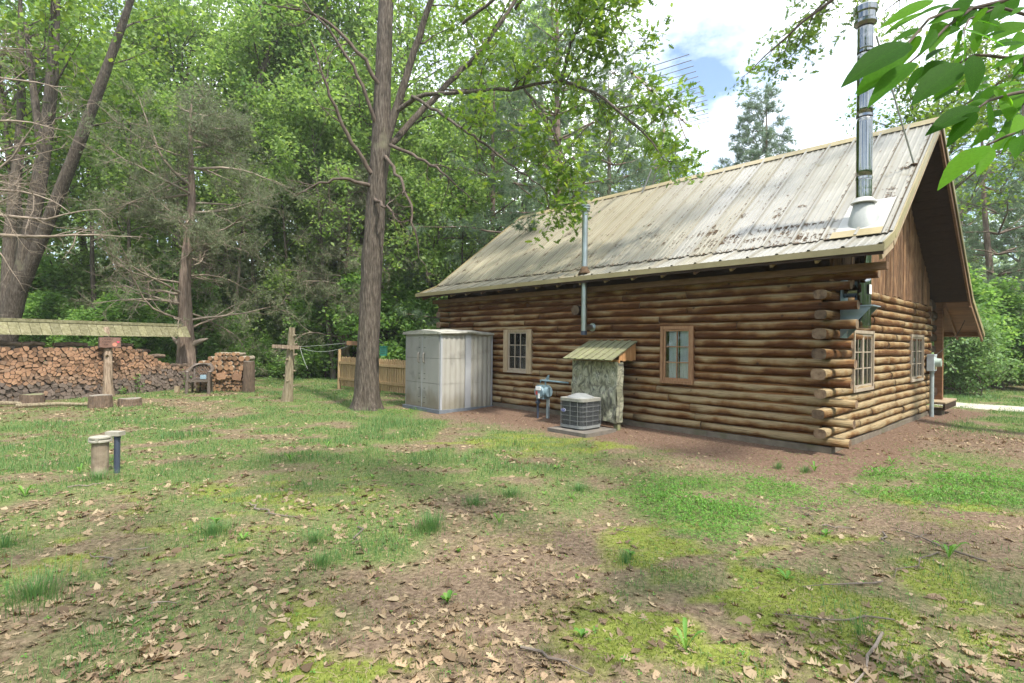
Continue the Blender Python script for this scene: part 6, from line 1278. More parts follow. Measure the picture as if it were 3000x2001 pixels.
for px, dp, k, lab, sc, rz in ((1272, 20.5, 0, 'big white pine standing behind the left part of the cabin roof', 1.0, 0.3), (1120, 25, 1, 'pine with low sweeping boughs left of the big white pine', 0.95, 2.0), (1000, 29, 1, 'pine showing its lower boughs between oak and shed', 0.9, 4.0), (1405, 24, 0, 'pine rising behind the foot of the tv antenna', 0.85, 1.2), (1500, 31, 1, 'tall pine whose tip shows through the tv antenna', 0.98, 5.0), (1737, 36, 2, 'pointed pine standing alone against the sky above the ridge', 1.32, 0.0), (2290, 23, 1, 'pale pine with drooping boughs beyond the cabin gable', 0.85, 3.0), (2390, 27, 0, 'large pine at the right edge beyond the driveway', 0.95, 2.6), (2215, 33, 0, 'pine close behind the porch roof of the cabin', 0.8, 1.1)):
    put(px, dp, PIN[k], lab, 'pine_tree', sc, rz, 'pines around the yard')

# --- dead-branched cedars
def cedar(seed, base, H, rb, limbs, zmin, zmax, Lmax, foli, az_bias=None, twig=10):
    rng = np.random.default_rng(seed); P = np.array([(0.05 * math.sin(z * 1.3) + 0.022 * z, 0.03 * math.cos(z), z) for z in np.linspace(-0.2, H, 34)]); zf = np.linspace(-0.2, H, 34)
    rr = rb * (0.50 * (1 - zf / H) ** 0.8 + 0.45 * np.exp(-np.clip(zf, 0, 99) / 0.9)) + 0.015; V, F = tube_np(P, rr, 22); an_ = np.tile(np.arange(22) / 22 * 6.283, 34); zv = np.repeat(zf, 22); c = np.repeat(P, 22, axis=0)
    k = 1 + 0.15 * np.sin(an_ * 4 + zv * 1.2) * np.exp(-np.clip(zv, 0, 9) / 2.0) + 0.06 * np.sin(an_ * 7 - zv * 0.8) + rng.normal(size=len(V)) * 0.012; tparts = [(c + (V - c) * k[:, None], F)]
    parts = []; tips = []
    for i in range(limbs):
        z = zmin + (zmax - zmin) * (i + rng.random()) / limbs; az = (az_bias[0] + rng.normal() * az_bias[1]) if az_bias is not None and rng.random() < 0.75 else rng.uniform(0, 6.283); L_ = Lmax * rng.uniform(0.45, 1.05) * (1.1 - 0.55 * (z - zmin) / (zmax - zmin)); j = np.argmin(abs(zf - z))
        B = path(rng, P[j], (math.cos(az), math.sin(az), rng.uniform(-0.15, 0.5)), L_, 9, 0.13, rng.uniform(-0.035, 0.05)); rbm = np.linspace(0.014 * L_ * rng.uniform(0.7, 1.2) + 0.006, 0.005, 10); parts.append(tube_np(B, rbm, 5)); sprout(rng, B, rbm, twig, L_ * 0.34, 5, 0.5, 0.15, 0.0, 0.0, parts, tips, 3, 0.22, 0.9)
    for z, az in ((1.15, 0.1), (1.4, 2.6)):
        parts.append(tube_np(path(rng, P[np.argmin(abs(zf - z))], (math.cos(az), math.sin(az) * 0.4 - 0.2, 0.7), 0.75, 4, 0.1), [0.13, 0.11, 0.09, 0.06, 0.02], 8))
    V, F = join_np(parts); bm = np_mesh('dead_branches', V, F, 'dead_twig', smooth=True); tm = np_mesh('cedar_trunk', *tparts[0], 'cedar_bark', smooth=True)
    keep = [t_ for t_ in tips if foli(t_[-1], rng)]; e = empty('cedar_tree', base); link('trunk', tm, e); link('dead_branches', bm, e)
    if keep:
        C = np.repeat(np.concatenate(keep), 2, axis=0); C = C + rng.normal(size=C.shape) * 0.07; n = len(C); V, F = scatter(TV * np.array([1, 1, 1]), TF, C, frames(rng, n, -0.1), rng.uniform(0.09, 0.2, n)); link('crown', np_mesh('cedar_crown', V, F, 'cedar_needle'), e)
    return e
c1 = cedar(301, (-10.75, 17.65, 0), 9.6, 0.44, 48, 1.9, 9.2, 4.3, lambda p, r: (p[0] > 0.5 and r.random() < 0.8) or (p[2] > 5.2 and r.random() < 0.8) or r.random() < 0.22)
tag(c1, 'old cedar with bare dead branches and twisted trunk by the chair', 'tree')
c2 = cedar(302, (-15.2, 13.4, 0), 10, 0.4, 30, 3.2, 9.0, 5.0, lambda p, r: False, (0.25, 0.6), 9); tag(c2, 'bare brown boughs reaching in from the left above the firewood', 'tree')
c3 = cedar(303, (-7.2, 23.0, 0), 9.0, 0.28, 40, 1.6, 8.6, 3.4, lambda p, r: r.random() < 0.8); tag(c3, 'grey-green cedar with feathery boughs behind the clothesline post', 'tree')

# --- undergrowth at the edge of the wood
rb_ = np.random.default_rng(9)
for i in range(122):
    if i >= 92: px = rb_.uniform(-20, 430) if i < 108 else rb_.uniform(470, 800); dp = rb_.uniform(19.2, 21.5) if i < 108 else rb_.uniform(22.5, 25)
    elif i < 34: px = rb_.uniform(-60, 460); dp = rb_.uniform(20.5, 31)
    elif i < 56: px = rb_.uniform(440, 790); dp = rb_.uniform(25, 34)
    elif i < 72: px = rb_.uniform(780, 1120); dp = rb_.uniform(22, 33)
    else: px = rb_.uniform(2140, 2620); dp = rb_.uniform(19.5, 31)
    x, y = at_px(px, dp); k = int(rb_.integers(0, 2)) if dp < 25 else int(rb_.integers(0, 3)); sc = rb_.uniform(0.55, 1.05) * (0.8 if 72 <= i < 92 else 0.62 if i >= 92 else 1.0); k = 0 if i >= 92 else k; fill(x, y, SAP[k], rb_.uniform(0, 6.28), sc, 1.25)
pb = broadleaf(161, 3.0, 0.03, cb=0.06, spread=0.48, nlimb=18, nsub=5, ntw=4, per=6, lsize=0.11, mat='leaf_pale', name='pale_bush', spr=0.12)
for i, (px, dp, sc, lab) in enumerate(((2205, 18.6, 1.05, 'pale green bush showing beside the cabin porch'), (2255, 18.0, 0.75, 'smaller pale bush right of the porch at the driveway edge'))):
    x, y = at_px(px, dp); tree_obj('pale_bush', (x, y, -0.05), pb[0], pb[1], lab, None, i * 2.0, sc, 'bush', 'foliage')
# --- the far wood, one mass of leaves and stems
rf = np.random.default_rng(14); n = 130000; az = rf.uniform(-0.95, 0.95, n); dist = rf.uniform(38, 75, n); x = np.tan(az) * dist; y = dist * 1.0
hmax = 9 + 9 * vnoise(az * 9, dist * 0.06, 1.0, 4) + np.where(az < 0.17, 7, -2.5); z = rf.random(n) ** 1.15 * hmax
dn = vnoise(x, z * 1.4, 0.35, 8) * 0.6 + vnoise(x, z * 1.3, 1.0, 9) * 0.4; ok = dn > 0.36 + 0.10 * (z > 4); x, y, z = x[ok], y[ok], z[ok]; n = len(x)
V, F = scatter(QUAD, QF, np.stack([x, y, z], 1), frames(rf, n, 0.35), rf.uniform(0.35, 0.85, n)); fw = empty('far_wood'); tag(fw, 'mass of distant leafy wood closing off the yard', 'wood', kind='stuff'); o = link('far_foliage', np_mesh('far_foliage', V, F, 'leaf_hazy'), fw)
n = 34000; az = rf.uniform(0.92, 5.36, n); dist = rf.uniform(34, 62, n); x = np.sin(az) * dist; y = np.cos(az) * dist; z = rf.random(n) * (10 + 8 * vnoise(az * 9, dist * 0.1, 1.0, 4)); ok = vnoise(az * 40, z * 0.4, 1.0, 8) > 0.25; V, F = scatter(QUAD, QF, np.stack([x, y, z], 1)[ok], frames(rf, int(ok.sum()), 0.35), rf.uniform(0.9, 2.0, int(ok.sum()))); link('far_foliage', np_mesh('far_foliage', V, F, 'leaf_dark'), fw)
parts = []
for i in range(150):
    a_ = rf.uniform(-0.95, 0.95); dd = rf.uniform(30, 62); bx_, by_ = math.tan(a_) * dd, dd
    if a_ > 0.2: continue
    H_ = rf.uniform(11, 19); P = path(rf, (bx_, by_, -0.5), (rf.normal() * 0.10, rf.normal() * 0.05, 1), H_, 7, 0.05, 0.02); parts.append(tube_np(P, np.linspace(rf.uniform(0.10, 0.2), 0.03, 8), 6))
V, F = join_np(parts); link('far_stems', np_mesh('far_stems', V, F, 'bark_far', smooth=True), fw)
BOUGH = [(1.358, 1.75, 2.728, 1.192, 1.757, 2.658, 0, 0.4), (1.382, 1.8, 2.723, 1.211, 1.773, 2.646, 0, -0.78), (1.472, 1.95, 2.752, 1.355, 1.934, 2.703, 2, 0.54), (1.17, 1.6, 2.504, 0.944, 1.533, 2.383, 1, 0.04), (1.199, 1.65, 2.524, 1.05, 1.64, 2.393, 1, 0.59), (1.214, 1.7, 2.486, 1.085, 1.703, 2.405, 0, 0.59), (1.199, 1.62, 2.456, 1.015, 1.547, 2.304, 2, -0.55), (1.324, 1.75, 2.513, 1.265, 1.747, 2.417, 2, -0.74), (1.322, 1.6, 2.445, 1.156, 1.555, 2.323, 3, 0.01), (1.413, 1.7, 2.459, 1.33, 1.715, 2.4, 3, -0.4), (1.528, 1.9, 2.659, 1.377, 1.808, 2.575, 2, -0.89), (1.334, 1.6, 2.524, 1.337, 1.599, 2.436, 2, 0.63), (1.321, 1.55, 2.441, 1.301, 1.519, 2.32, 3, -0.14), (1.375, 1.65, 2.572, 1.527, 1.65, 2.54, 3, -0.61), (1.558, 1.85, 2.727, 1.679, 1.847, 2.712, 0, -0.75), (1.671, 1.9, 2.476, 1.566, 1.875, 2.431, 2, 0.03), (1.604, 1.8, 2.463, 1.613, 1.749, 2.39, 2, -0.64), (1.417, 1.65, 2.339, 1.228, 1.596, 2.25, 0, -0.16), (1.371, 1.6, 2.3, 1.292, 1.612, 2.208, 3, -0.4), (1.406, 1.6, 2.329, 1.412, 1.59, 2.232, 2, 0.24), (1.677, 1.8, 2.311, 1.637, 1.812, 2.252, 2, -0.72), (1.798, 1.9, 2.454, 1.765, 1.931, 2.432, 1, -0.4), (1.4, 1.6, 2.199, 1.227, 1.558, 2.087, 1, -0.68), (1.449, 1.65, 2.218, 1.349, 1.559, 2.107, 2, -0.07), (1.646, 1.9, 2.291, 1.619, 1.934, 2.256, 0, 0.71), (1.606, 1.7, 2.271, 1.493, 1.606, 2.176, 2, -0.87), (1.574, 1.7, 2.461, 1.609, 1.7, 2.509, 1, 0.5), (1.762, 1.9, 2.778, 1.651, 1.883, 2.754, 0, -0.37), (1.607, 1.7, 2.565, 1.518, 1.713, 2.564, 3, -0.37), (1.609, 1.7, 2.526, 1.508, 1.705, 2.498, 1, -0.3), (1.56, 1.65, 2.464, 1.547, 1.689, 2.432, 0, -0.08), (1.647, 1.75, 2.463, 1.542, 1.739, 2.44, 2, 0.89), (1.705, 1.8, 2.653, 1.629, 1.76, 2.579, 3, 0.87), (1.472, 1.8, 2.749, 1.328, 1.781, 2.72, 1, -0.7), (1.608, 1.9, 2.795, 1.576, 1.931, 2.755, 1, 0.17), (1.507, 1.9, 2.75, 1.402, 1.804, 2.609, 0, 0.08), (1.406, 1.8, 2.662, 1.328, 1.758, 2.56, 2, 0.9), (1.578, 1.8, 2.738, 1.535, 1.823, 2.684, 2, 0.49), (1.584, 1.75, 2.719, 1.531, 1.733, 2.658, 1, -0.04), (1.541, 1.85, 2.753, 1.421, 1.856, 2.727, 3, -0.01), (1.351, 1.8, 2.642, 1.284, 1.809, 2.543, 3, -0.45), (1.523, 1.9, 2.609, 1.372, 1.815, 2.524, 1, -0.0), (1.64, 1.8, 2.44, 1.701, 1.836, 2.425, 2, -0.44), (1.695, 1.9, 2.378, 1.596, 1.866, 2.315, 1, -0.15), (1.66, 1.8, 2.366, 1.699, 1.803, 2.32, 2, -0.81), (1.66, 1.75, 2.349, 1.546, 1.66, 2.277, 0, 0.88), (1.679, 1.85, 2.342, 1.636, 1.834, 2.271, 0, -0.01), (1.706, 1.8, 2.519, 1.692, 1.827, 2.533, 1, 0.77), (1.746, 1.85, 2.472, 1.641, 1.81, 2.437, 1, -0.29), (1.578, 1.95, 2.832, 1.482, 1.898, 2.753, 2, 0.57), (1.7, 1.8, 2.74, 1.626, 1.766, 2.695, 2, -0.29), (1.613, 1.7, 2.234, 1.563, 1.685, 2.206, 3, -0.77), (1.842, 2.103, 2.661, 1.681, 2.007, 2.583, 1, -0.82), (1.981, 2.217, 2.948, 1.821, 2.131, 2.847, 1, 0.48), (1.796, 2.177, 2.851, 1.776, 2.18, 2.756, 0, 0.67), (1.806, 1.906, 2.514, 1.698, 1.85, 2.464, 3, 0.12), (1.692, 1.912, 2.828, 1.611, 1.848, 2.733, 3, -0.51), (1.891, 2.156, 2.759, 1.834, 2.196, 2.759, 1, -0.88), (2.029, 2.299, 2.695, 1.894, 2.216, 2.609, 0, -0.19), (1.897, 1.992, 2.453, 1.764, 1.924, 2.408, 3, 0.68), (1.907, 2.239, 3.031, 1.79, 2.202, 2.996, 1, -0.61), (1.941, 2.088, 2.976, 1.852, 2.043, 2.857, 3, 0.75), (2.099, 2.211, 2.816, 2.062, 2.19, 2.716, 0, -0.84), (1.871, 2.203, 2.998, 1.758, 2.16, 2.886, 3, 0.11), (1.838, 2.219, 2.91, 1.827, 2.223, 2.854, 1, -0.83), (1.836, 2.193, 2.706, 1.804, 2.222, 2.676, 0, -0.37), (1.896, 2.288, 2.841, 1.855, 2.28, 2.769, 0, -0.75), (1.902, 2.058, 2.784, 1.804, 2.022, 2.742, 3, -0.53), (1.85, 1.985, 2.558, 1.737, 1.889, 2.42, 3, -0.48), (1.83, 2.133, 2.83, 1.796, 2.105, 2.757, 3, -0.73), (1.933, 2.284, 2.725, 1.89, 2.308, 2.673, 2, 0.02), (1.727, 1.962, 2.582, 1.648, 1.941, 2.553, 3, -0.78), (2.064, 2.196, 2.553, 1.952, 2.112, 2.461, 1, 0.25), (2.019, 2.141, 2.896, 1.833, 2.051, 2.801, 3, -0.14), (1.736, 1.995, 2.857, 1.663, 1.924, 2.718, 1, -0.23), (1.836, 2.017, 2.787, 1.762, 2.035, 2.779, 1, -0.31), (1.762, 2.146, 2.877, 1.598, 2.065, 2.784, 2, 0.08), (1.616, 1.924, 2.858, 1.504, 1.838, 2.743, 1, -0.89), (1.711, 2.045, 2.738, 1.651, 2.041, 2.708, 0, -0.02), (2.002, 2.134, 2.431, 1.85, 2.074, 2.38, 3, 0.05), (1.811, 2.18, 3.014, 1.778, 2.147, 2.89, 3, 0.63), (2.073, 2.192, 3.033, 1.978, 2.182, 2.997, 1, 0.87), (1.806, 2.195, 2.714, 1.652, 2.147, 2.673, 0, 0.2), (1.981, 2.174, 2.558, 1.901, 2.17, 2.528, 3, 0.51), (2.109, 2.245, 2.542, 1.988, 2.206, 2.457, 3, 0.2), (1.914, 2.144, 2.643, 1.828, 2.122, 2.57, 1, -0.45), (1.805, 2.191, 2.656, 1.667, 2.148, 2.585, 2, -0.66), (1.966, 2.2, 2.783, 1.928, 2.229, 2.781, 1, 0.32), (1.78, 2.179, 2.673, 1.683, 2.132, 2.609, 2, 0.72), (1.68, 1.905, 2.532, 1.608, 1.892, 2.502, 2, 0.31)]
STEMS = [([(1.831, 1.9, 2.878), (1.72, 1.9, 2.823), (1.608, 1.9, 2.795), (1.517, 1.88, 2.775), (1.421, 1.85, 2.727), (1.28, 1.75, 2.589), (1.217, 1.72, 2.467)], 0.008), ([(1.736, 1.8, 2.705), (1.672, 1.86, 2.777), (1.608, 1.9, 2.795)], 0.006), ([(1.608, 1.9, 2.795), (1.485, 1.85, 2.704), (1.36, 1.8, 2.583), (1.231, 1.75, 2.482)], 0.006), ([(1.745, 1.8, 2.595), (1.652, 1.78, 2.556), (1.502, 1.72, 2.534), (1.432, 1.68, 2.512), (1.372, 1.66, 2.477)], 0.007), ([(1.794, 1.85, 2.489), (1.66, 1.8, 2.448), (1.537, 1.75, 2.401), (1.46, 1.7, 2.352)], 0.007), ([(1.795, 1.85, 2.456), (1.669, 1.8, 2.318), (1.512, 1.72, 2.248), (1.516, 1.75, 2.236)], 0.006), ([(1.672, 1.86, 2.777), (1.558, 1.85, 2.727), (1.459, 1.75, 2.631), (1.376, 1.65, 2.553)], 0.004), ([(1.746, 1.8, 2.488), (1.746, 1.85, 2.432), (1.653, 1.75, 2.291)], 0.004), ([(1.744, 1.8, 2.634), (1.656, 1.75, 2.553), (1.607, 1.7, 2.491)], 0.004)]
# ------------------------------------------------------------------ ground cover
rg6 = np.random.default_rng(61)
def samples(n, rmin, rmax, power=1.0, spread=0.93):
    """points in the camera's side of the yard, denser near"""
    y = rmin + (rmax - rmin) * rg6.random(n) ** power; x = rg6.uniform(-1, 1, n) * (y * spread + 0.6); return x, y
def outside(x, y, pad=0.0):
    a, t = to_house(x, y); inside = (a > -pad) & (a < WW + pad) & (t > -pad) & (t < LW + pad); s_ = (a > -1.62 - pad) & (a < 0) & (t > 7.37 - pad) & (t < 8.8 + pad); acp = (a > -1.58) & (a < -0.5) & (t > 3.2) & (t < 4.3); return ~(inside | s_ | acp)
# grass blades: bent strips of two quads
GB = np.array([(-0.5, 0, 0), (0.5, 0, 0), (0.38, 0.16, 0.55), (-0.38, 0.16, 0.55), (0.05, 0.55, 1.0), (-0.05, 0.55, 1.0)]); GF = np.array([[0, 1, 2, 3], [3, 2, 4, 5]])
def blades(x, y, h, w, mat, name, label, bend=None):
    n = len(x); z = gz(x, y); V, F = scatter(GB, GF, np.stack([x, y, z - 0.004], 1), yaw_frames(rg6.uniform(0, 6.28, n)), np.stack([w, h * rg6.uniform(0.3, 1.1, n) if bend is None else h * bend, h], 1)); return V, F
x, y = samples(620000, 2.0, 24, 1.4); mk = masks(x, y); dens = mk['grass'] * np.clip(1.25 - y / 40, 0.4, 1); ok = (rg6.random(len(x)) < dens * 0.62) & outside(x, y, 0.1); x, y, g = x[ok], y[ok], mk['grass'][ok]; n = len(x)
tall = fbm(x, y, 1.3, 51); h = (0.03 + 0.08 * g * np.clip(tall * 1.6 - 0.3, 0.1, 1.2)) * rg6.uniform(0.55, 1.3, n); w = 0.0024 + 0.00042 * y
parts = [blades(x, y, h, w, '', '', '')]
# explicit tufts
def tuft(cx_, cy_, r_, cnt, hh, lean=0.9):
    an_ = rg6.uniform(0, 6.28, cnt); rr = r_ * np.abs(rg6.normal(0, 0.75, cnt)); xx = cx_ + rr * np.cos(an_); yy = cy_ + rr * np.sin(an_); n = cnt; V, F = scatter(GB, GF, np.stack([xx, yy, gz(xx, yy)], 1), yaw_frames(an_ - np.pi / 2 + rg6.normal(0, 0.5, n)), np.stack([np.full(n, 0.0035), hh * rg6.uniform(0.3, 1.1, n) * lean, hh * rg6.uniform(0.5, 1.1, n)], 1)); return V, F
tl = [(-0.66, 4.55, 0.13, 420, 0.15, 'bright green arching grass tuft in the middle of the yard'), (-2.45, 4.45, 0.20, 420, 0.10, 'low grass clump among dry leaves left of centre'), (-2.95, 3.35, 0.25, 520, 0.14, 'dark dense grass clump near the lower left corner'), (0.0, 5.6, 0.14, 260, 0.09, 'small grass clump below the air conditioner, nearest'), (0.75, 5.9, 0.14, 260, 0.09, 'small grass clump below the air conditioner, right of its twin'), (-0.35, 5.3, 0.12, 220, 0.10, 'small grass clump at the edge of the bare earth'), (3.55, 7.15, 0.06, 130, 0.10, 'left of two dark tufts on the bare earth by the corner'), (3.8, 6.95, 0.06, 130, 0.10, 'right of two dark tufts on the bare earth by the corner'), (-1.55, 4.3, 0.16, 260, 0.10, 'grass clump left of the bright arching tuft'), (-4.7, 6.15, 0.25, 420, 0.11, 'grass clump at the foot of the well casing'), (-1.35, 3.85, 0.12, 200, 0.10, 'dark grass clump among fallen leaves, lower centre'), (1.95, 3.0, 0.06, 60, 0.14, 'sparse weed clump in the moss near the bottom'), (-3.9, 4.15, 0.15, 260, 0.12, 'grass clump at the left edge of the yard'), (0.85, 3.95, 0.07, 90, 0.11, 'thin upright grass clump in the leaf patch')]
for cx_, cy_, r_, cnt, hh, lab in tl: parts.append(tuft(cx_, cy_, r_, cnt, hh))      # clumps, listed with where they grow
V, F = join_np(parts); o = link('grass', np_mesh('grass', V, F, 'grass_blade')); tag(o, 'thin patchy lawn grass over the yard', 'grass', kind='stuff')
# clover and small herbs: three-leaf sprigs
CL = []; CF = []
for k in range(3):
    a_ = k * 2.094; c_, s_ = math.cos(a_), math.sin(a_); b0 = len(CL)
    for u_, v_, zz in ((0.05, 0, 1.0), (0.55, 0.36, 1.05), (1.0, 0, 0.85), (0.55, -0.36, 1.05)): CL.append((u_ * c_ - v_ * s_, u_ * s_ + v_ * c_, zz))
    CF.append([b0, b0 + 1, b0 + 2, b0 + 3])
CL = np.array(CL); CF = np.array(CF)
x, y = samples(190000, 2.2, 16, 1.3); mk = masks(x, y); ok = (rg6.random(len(x)) < mk['clover'] * 0.95 + 0.035 * (1 - mk['dirt']) * mk['n1']) & outside(x, y, 0.05); x, y, c_ = x[ok], y[ok], mk['clover'][ok]; n = len(x); sz = rg6.uniform(0.010, 0.024, n) * (0.8 + 0.5 * c_)
V, F = scatter(CL, CF, np.stack([x, y, gz(x, y)], 1), frames(rg6, n, 2.4), np.stack([sz, sz, 0.015 + 0.10 * c_ * rg6.random(n)], 1)); tag(link('ground_herbs', np_mesh('ground_herbs', V, F, 'clover_leaf')), 'bright green low herbs spreading in front of the cabin corner', 'ground cover', kind='stuff')
# moss: very short upright tips
x, y = samples(200000, 2.2, 10, 1.2); mk = masks(x, y); ok = rg6.random(len(x)) < mk['moss'] * 0.85; x, y = x[ok], y[ok]; n = len(x); V, F = scatter(np.array([(-.5, 0, 0), (.5, 0, 0), (0, 0.3, 1)]), np.array([[0, 1, 2]]), np.stack([x, y, gz(x, y) - 0.002], 1), yaw_frames(rg6.uniform(0, 6.28, n)), np.stack([rg6.uniform(0.006, 0.012, n), np.full(n, 0.01), rg6.uniform(0.006, 0.02, n)], 1)); tag(link('moss', np_mesh('moss', V, F, 'moss_tip')), 'yellow-green moss cushions on the ground', 'moss', kind='stuff')
# dry blades and straw bits
x, y = samples(150000, 2.0, 14, 1.4); mk = masks(x, y); ok = (rg6.random(len(x)) < 0.22 + 0.2 * mk['grass']) & outside(x, y, 0.05); x, y = x[ok], y[ok]; n = len(x); V, F = scatter(np.array([(-.5, -.5, 0), (.5, -.5, 0.1), (.5, .5, 0.0), (-.5, .5, 0.1)]), QF, np.stack([x, y, gz(x, y) + 0.003], 1), frames(rg6, n, 3.0), np.stack([rg6.uniform(0.02, 0.065, n), 0.0014 + 0.0002 * y, np.full(n, 0.03)], 1)); tag(link('straw_litter', np_mesh('straw_litter', V, F, 'dry_grass')), 'dead grass stalks scattered over the ground', 'litter', kind='stuff')
# fallen oak leaves, curled several ways
def curled(k):
    q = np.random.default_rng(400 + k); T = OAKP.copy()
    if k in (4, 7): T[:, 1] = np.sign(T[:, 1]) * 0.30 * np.sin(np.pi * np.clip(T[:, 0], 0.001, 0.999) ** 0.8)          # plain oval leaf
    T[1:, :2] *= 1 + q.normal(size=(len(T) - 1, 2)) * 0.06; T[:, 1] *= q.uniform(0.7, 1.15)
    if k in (2, 5): T[9:13] = T[8] + (T[9:13] - T[8]) * 0.35                                                              # torn tip
    c1_, c2_, tw_ = ((0.9, 0.3, 0.2), (-0.6, 0.5, 0.0), (0.2, -0.6, 0.4), (1.9, 0.0, -0.4), (1.2, 0.3, 0.6), (0.4, 1.0, -0.4), (2.2, 0.3, 0.3), (0.5, -0.3, 0.2))[k]; T[:, 0] -= 0.5; T[:, 2] = c1_ * T[:, 1] ** 2 * 1.4 + c2_ * T[:, 0] ** 2 * 0.5 + tw_ * T[:, 0] * T[:, 1]; T[:, 2] -= T[:, 2].min(); return T
x, y = samples(150000, 1.9, 22, 1.15); mk = masks(x, y); ok = (rg6.random(len(x)) < mk['leaf'] * 0.55) & outside(x, y, -0.02); x, y = x[ok], y[ok]; n = len(x); near = np.argsort(np.hypot(x, y)); isn = np.zeros(n, bool)
front = near[(y[near] > 2.15)]; isn[front[:298]] = True
sz = 0.03 + 0.07 * rg6.random(n) ** 1.5; fr_ = frames(rg6, n, 2.8); zz = gz(x, y) + 0.002 + rg6.random(n) * 0.018 * np.clip(mk['leaf'][ok], 0, 1); kind = rg6.integers(0, 8, n); parts = []
for k in range(8):
    q = (kind == k) & ~isn; parts.append(scatter(curled(k), OAKF, np.stack([x, y, zz], 1)[q], fr_[q], sz[q]))
V, F = join_np(parts); tag(link('leaf_litter', np_mesh('leaf_litter', V, F, 'dry_leaf')), 'dry tan oak leaves strewn over the ground', 'leaf litter', kind='stuff')
LM = []
for k in range(8):
    LM.append(np_mesh('fallen_leaf', curled(k), OAKF, 'dry_leaf_single'))
for i in np.where(isn)[0]:
    o = bpy.data.objects.new('fallen_leaf', LM[kind[i]]); COL.objects.link(o); m4 = Matrix(fr_[i].tolist()).to_4x4(); s_ = float(sz[i]) * 1.1; o.matrix_world = Matrix.Translation((float(x[i]), float(y[i]), float(zz[i]))) @ m4 @ Matrix.Diagonal((s_, s_, s_, 1)); tag(o, 'dry tan oak leaf lying in the foreground at the bottom of the picture', 'leaf', 'fallen leaves in the foreground')
# twigs on the ground
rt = random.Random(17)
for i in range(22):
    yy = rt.uniform(2.6, 6.0); xx = rt.uniform(-0.85, 0.9) * yy if i > 8 else rt.uniform(0.5, 0.85) * yy; ln = rt.uniform(0.18, 0.55) * (1.0 if i > 6 else 1.5); a_ = rt.uniform(0, 6.28); P = []; r_ = rt.uniform(0.003, 0.008)
    for k in range(6): f = k / 5 - 0.5; wx = xx + ln * f * math.cos(a_) + rt.uniform(-.035, .035); wy = yy + ln * f * math.sin(a_) + rt.uniform(-.035, .035); P.append((wx, wy, float(gz(wx, wy)) + r_ + 0.006 + rt.uniform(0, 0.012)))
    mb = MB(); mb.tube(P, [r_, r_ * 1.1, r_, r_ * 0.8, r_ * 0.6, r_ * 0.35], 6)
    if rt.random() < 0.6: q = Vector(P[2]); mb.tube([q, q + Vector((rt.uniform(-.1, .1), rt.uniform(-.1, .1), 0.012)), q + Vector((rt.uniform(-.2, .2), rt.uniform(-.16, .16), 0.004))], [r_ * 0.7, r_ * 0.5, r_ * 0.25], 5)
    lab = 'thin grey twig lying on moss, right foreground' if xx > 0.6 else 'thin grey twig lying among leaves, left and middle foreground'
    tag(mb.build('twig', 'ground_twig'), lab, 'twig', 'twigs on the mossy ground' if xx > 0.6 else 'twigs among the leaves')
# broad-leaved weeds
def weed(seed, nl, ln, wd, up):
    r_ = random.Random(seed); mb = MB()
    for k in range(nl):
        a_ = k * 2.4 + r_.uniform(-.3, .3); L_ = ln * r_.uniform(0.6, 1.1); c_, s_ = math.cos(a_), math.sin(a_); V = []
        for t_, w_ in ((0, 0.12), (0.3, 0.6), (0.6, 1.0), (0.85, 0.6), (1.0, 0.05)):
            h_ = up * L_ * math.sin(t_ * 1.9) ; 
            for sg_ in (-1, 0, 1): V.append((t_ * L_ * c_ - sg_ * w_ * wd / 2 * s_, t_ * L_ * s_ + sg_ * w_ * wd / 2 * c_, h_ + (0.006 if sg_ else 0)))
        b0 = [(3 * i + j, 3 * i + j + 1, 3 * i + j + 4, 3 * i + j + 3) for i in range(4) for j in range(2)]; mb.add(V, b0)
    return mb.mesh('weed', 'clover_leaf', True)
WM = [weed(1, 6, 0.09, 0.035, 0.6), weed(2, 5, 0.12, 0.03, 1.1), weed(3, 8, 0.07, 0.03, 0.9)]
for i in range(30):
    yy = rt.uniform(2.5, 8.5); xx = rt.uniform(-0.9, 0.88) * yy; a_, t_ = to_house(xx, yy)
    if not bool(outside(np.array([xx]), np.array([yy]), 0.2)[0]): continue
    o = link('weed_plant', WM[i % 3], None, (xx, yy, float(gz(xx, yy))), (0, 0, rt.uniform(0, 6.28))); s_ = rt.uniform(0.45, 0.95); o.scale = (s_, s_, s_); tag(o, 'small broad-leaved weed sprouting from the open yard', 'weed', 'small weeds in the yard')
# vines climbing the firewood
for i, (s_, lab) in enumerate(((3.35, 'small vine climbing the middle of the long firewood stack'), (4.75, 'small vine climbing the firewood near the cedar'), (2.95, 'low leafy sprout at the foot of the shelter post'))):
    q = WP0 + WD * s_ + WN * 0.32; h_ = (0.55, 0.6, 0.2)[i]; n = (34, 40, 26)[i]; P = np.stack([q[0] + rg6.normal(0, 0.06, n), q[1] + rg6.normal(0, 0.05, n), rg6.random(n) * h_ + 0.03], 1); V, F = scatter(QUAD, QF, P, frames(rg6, n, 0.5), rg6.uniform(0.06, 0.11, n)); e = empty('climbing_vine', (0, 0, 0)); tag(e, lab, 'vine', 'vines on the firewood'); link('leaves', np_mesh('vine_leaves', V, F, 'leaf_shrub'), e); link('stem', np_mesh('vine_stem', *tube_np([(q[0], q[1], -0.02), (q[0] + 0.02, q[1], h_ * 0.5), (q[0] - 0.03, q[1], h_)], [0.006, 0.005, 0.003], 5), 'branch_bark'), e)

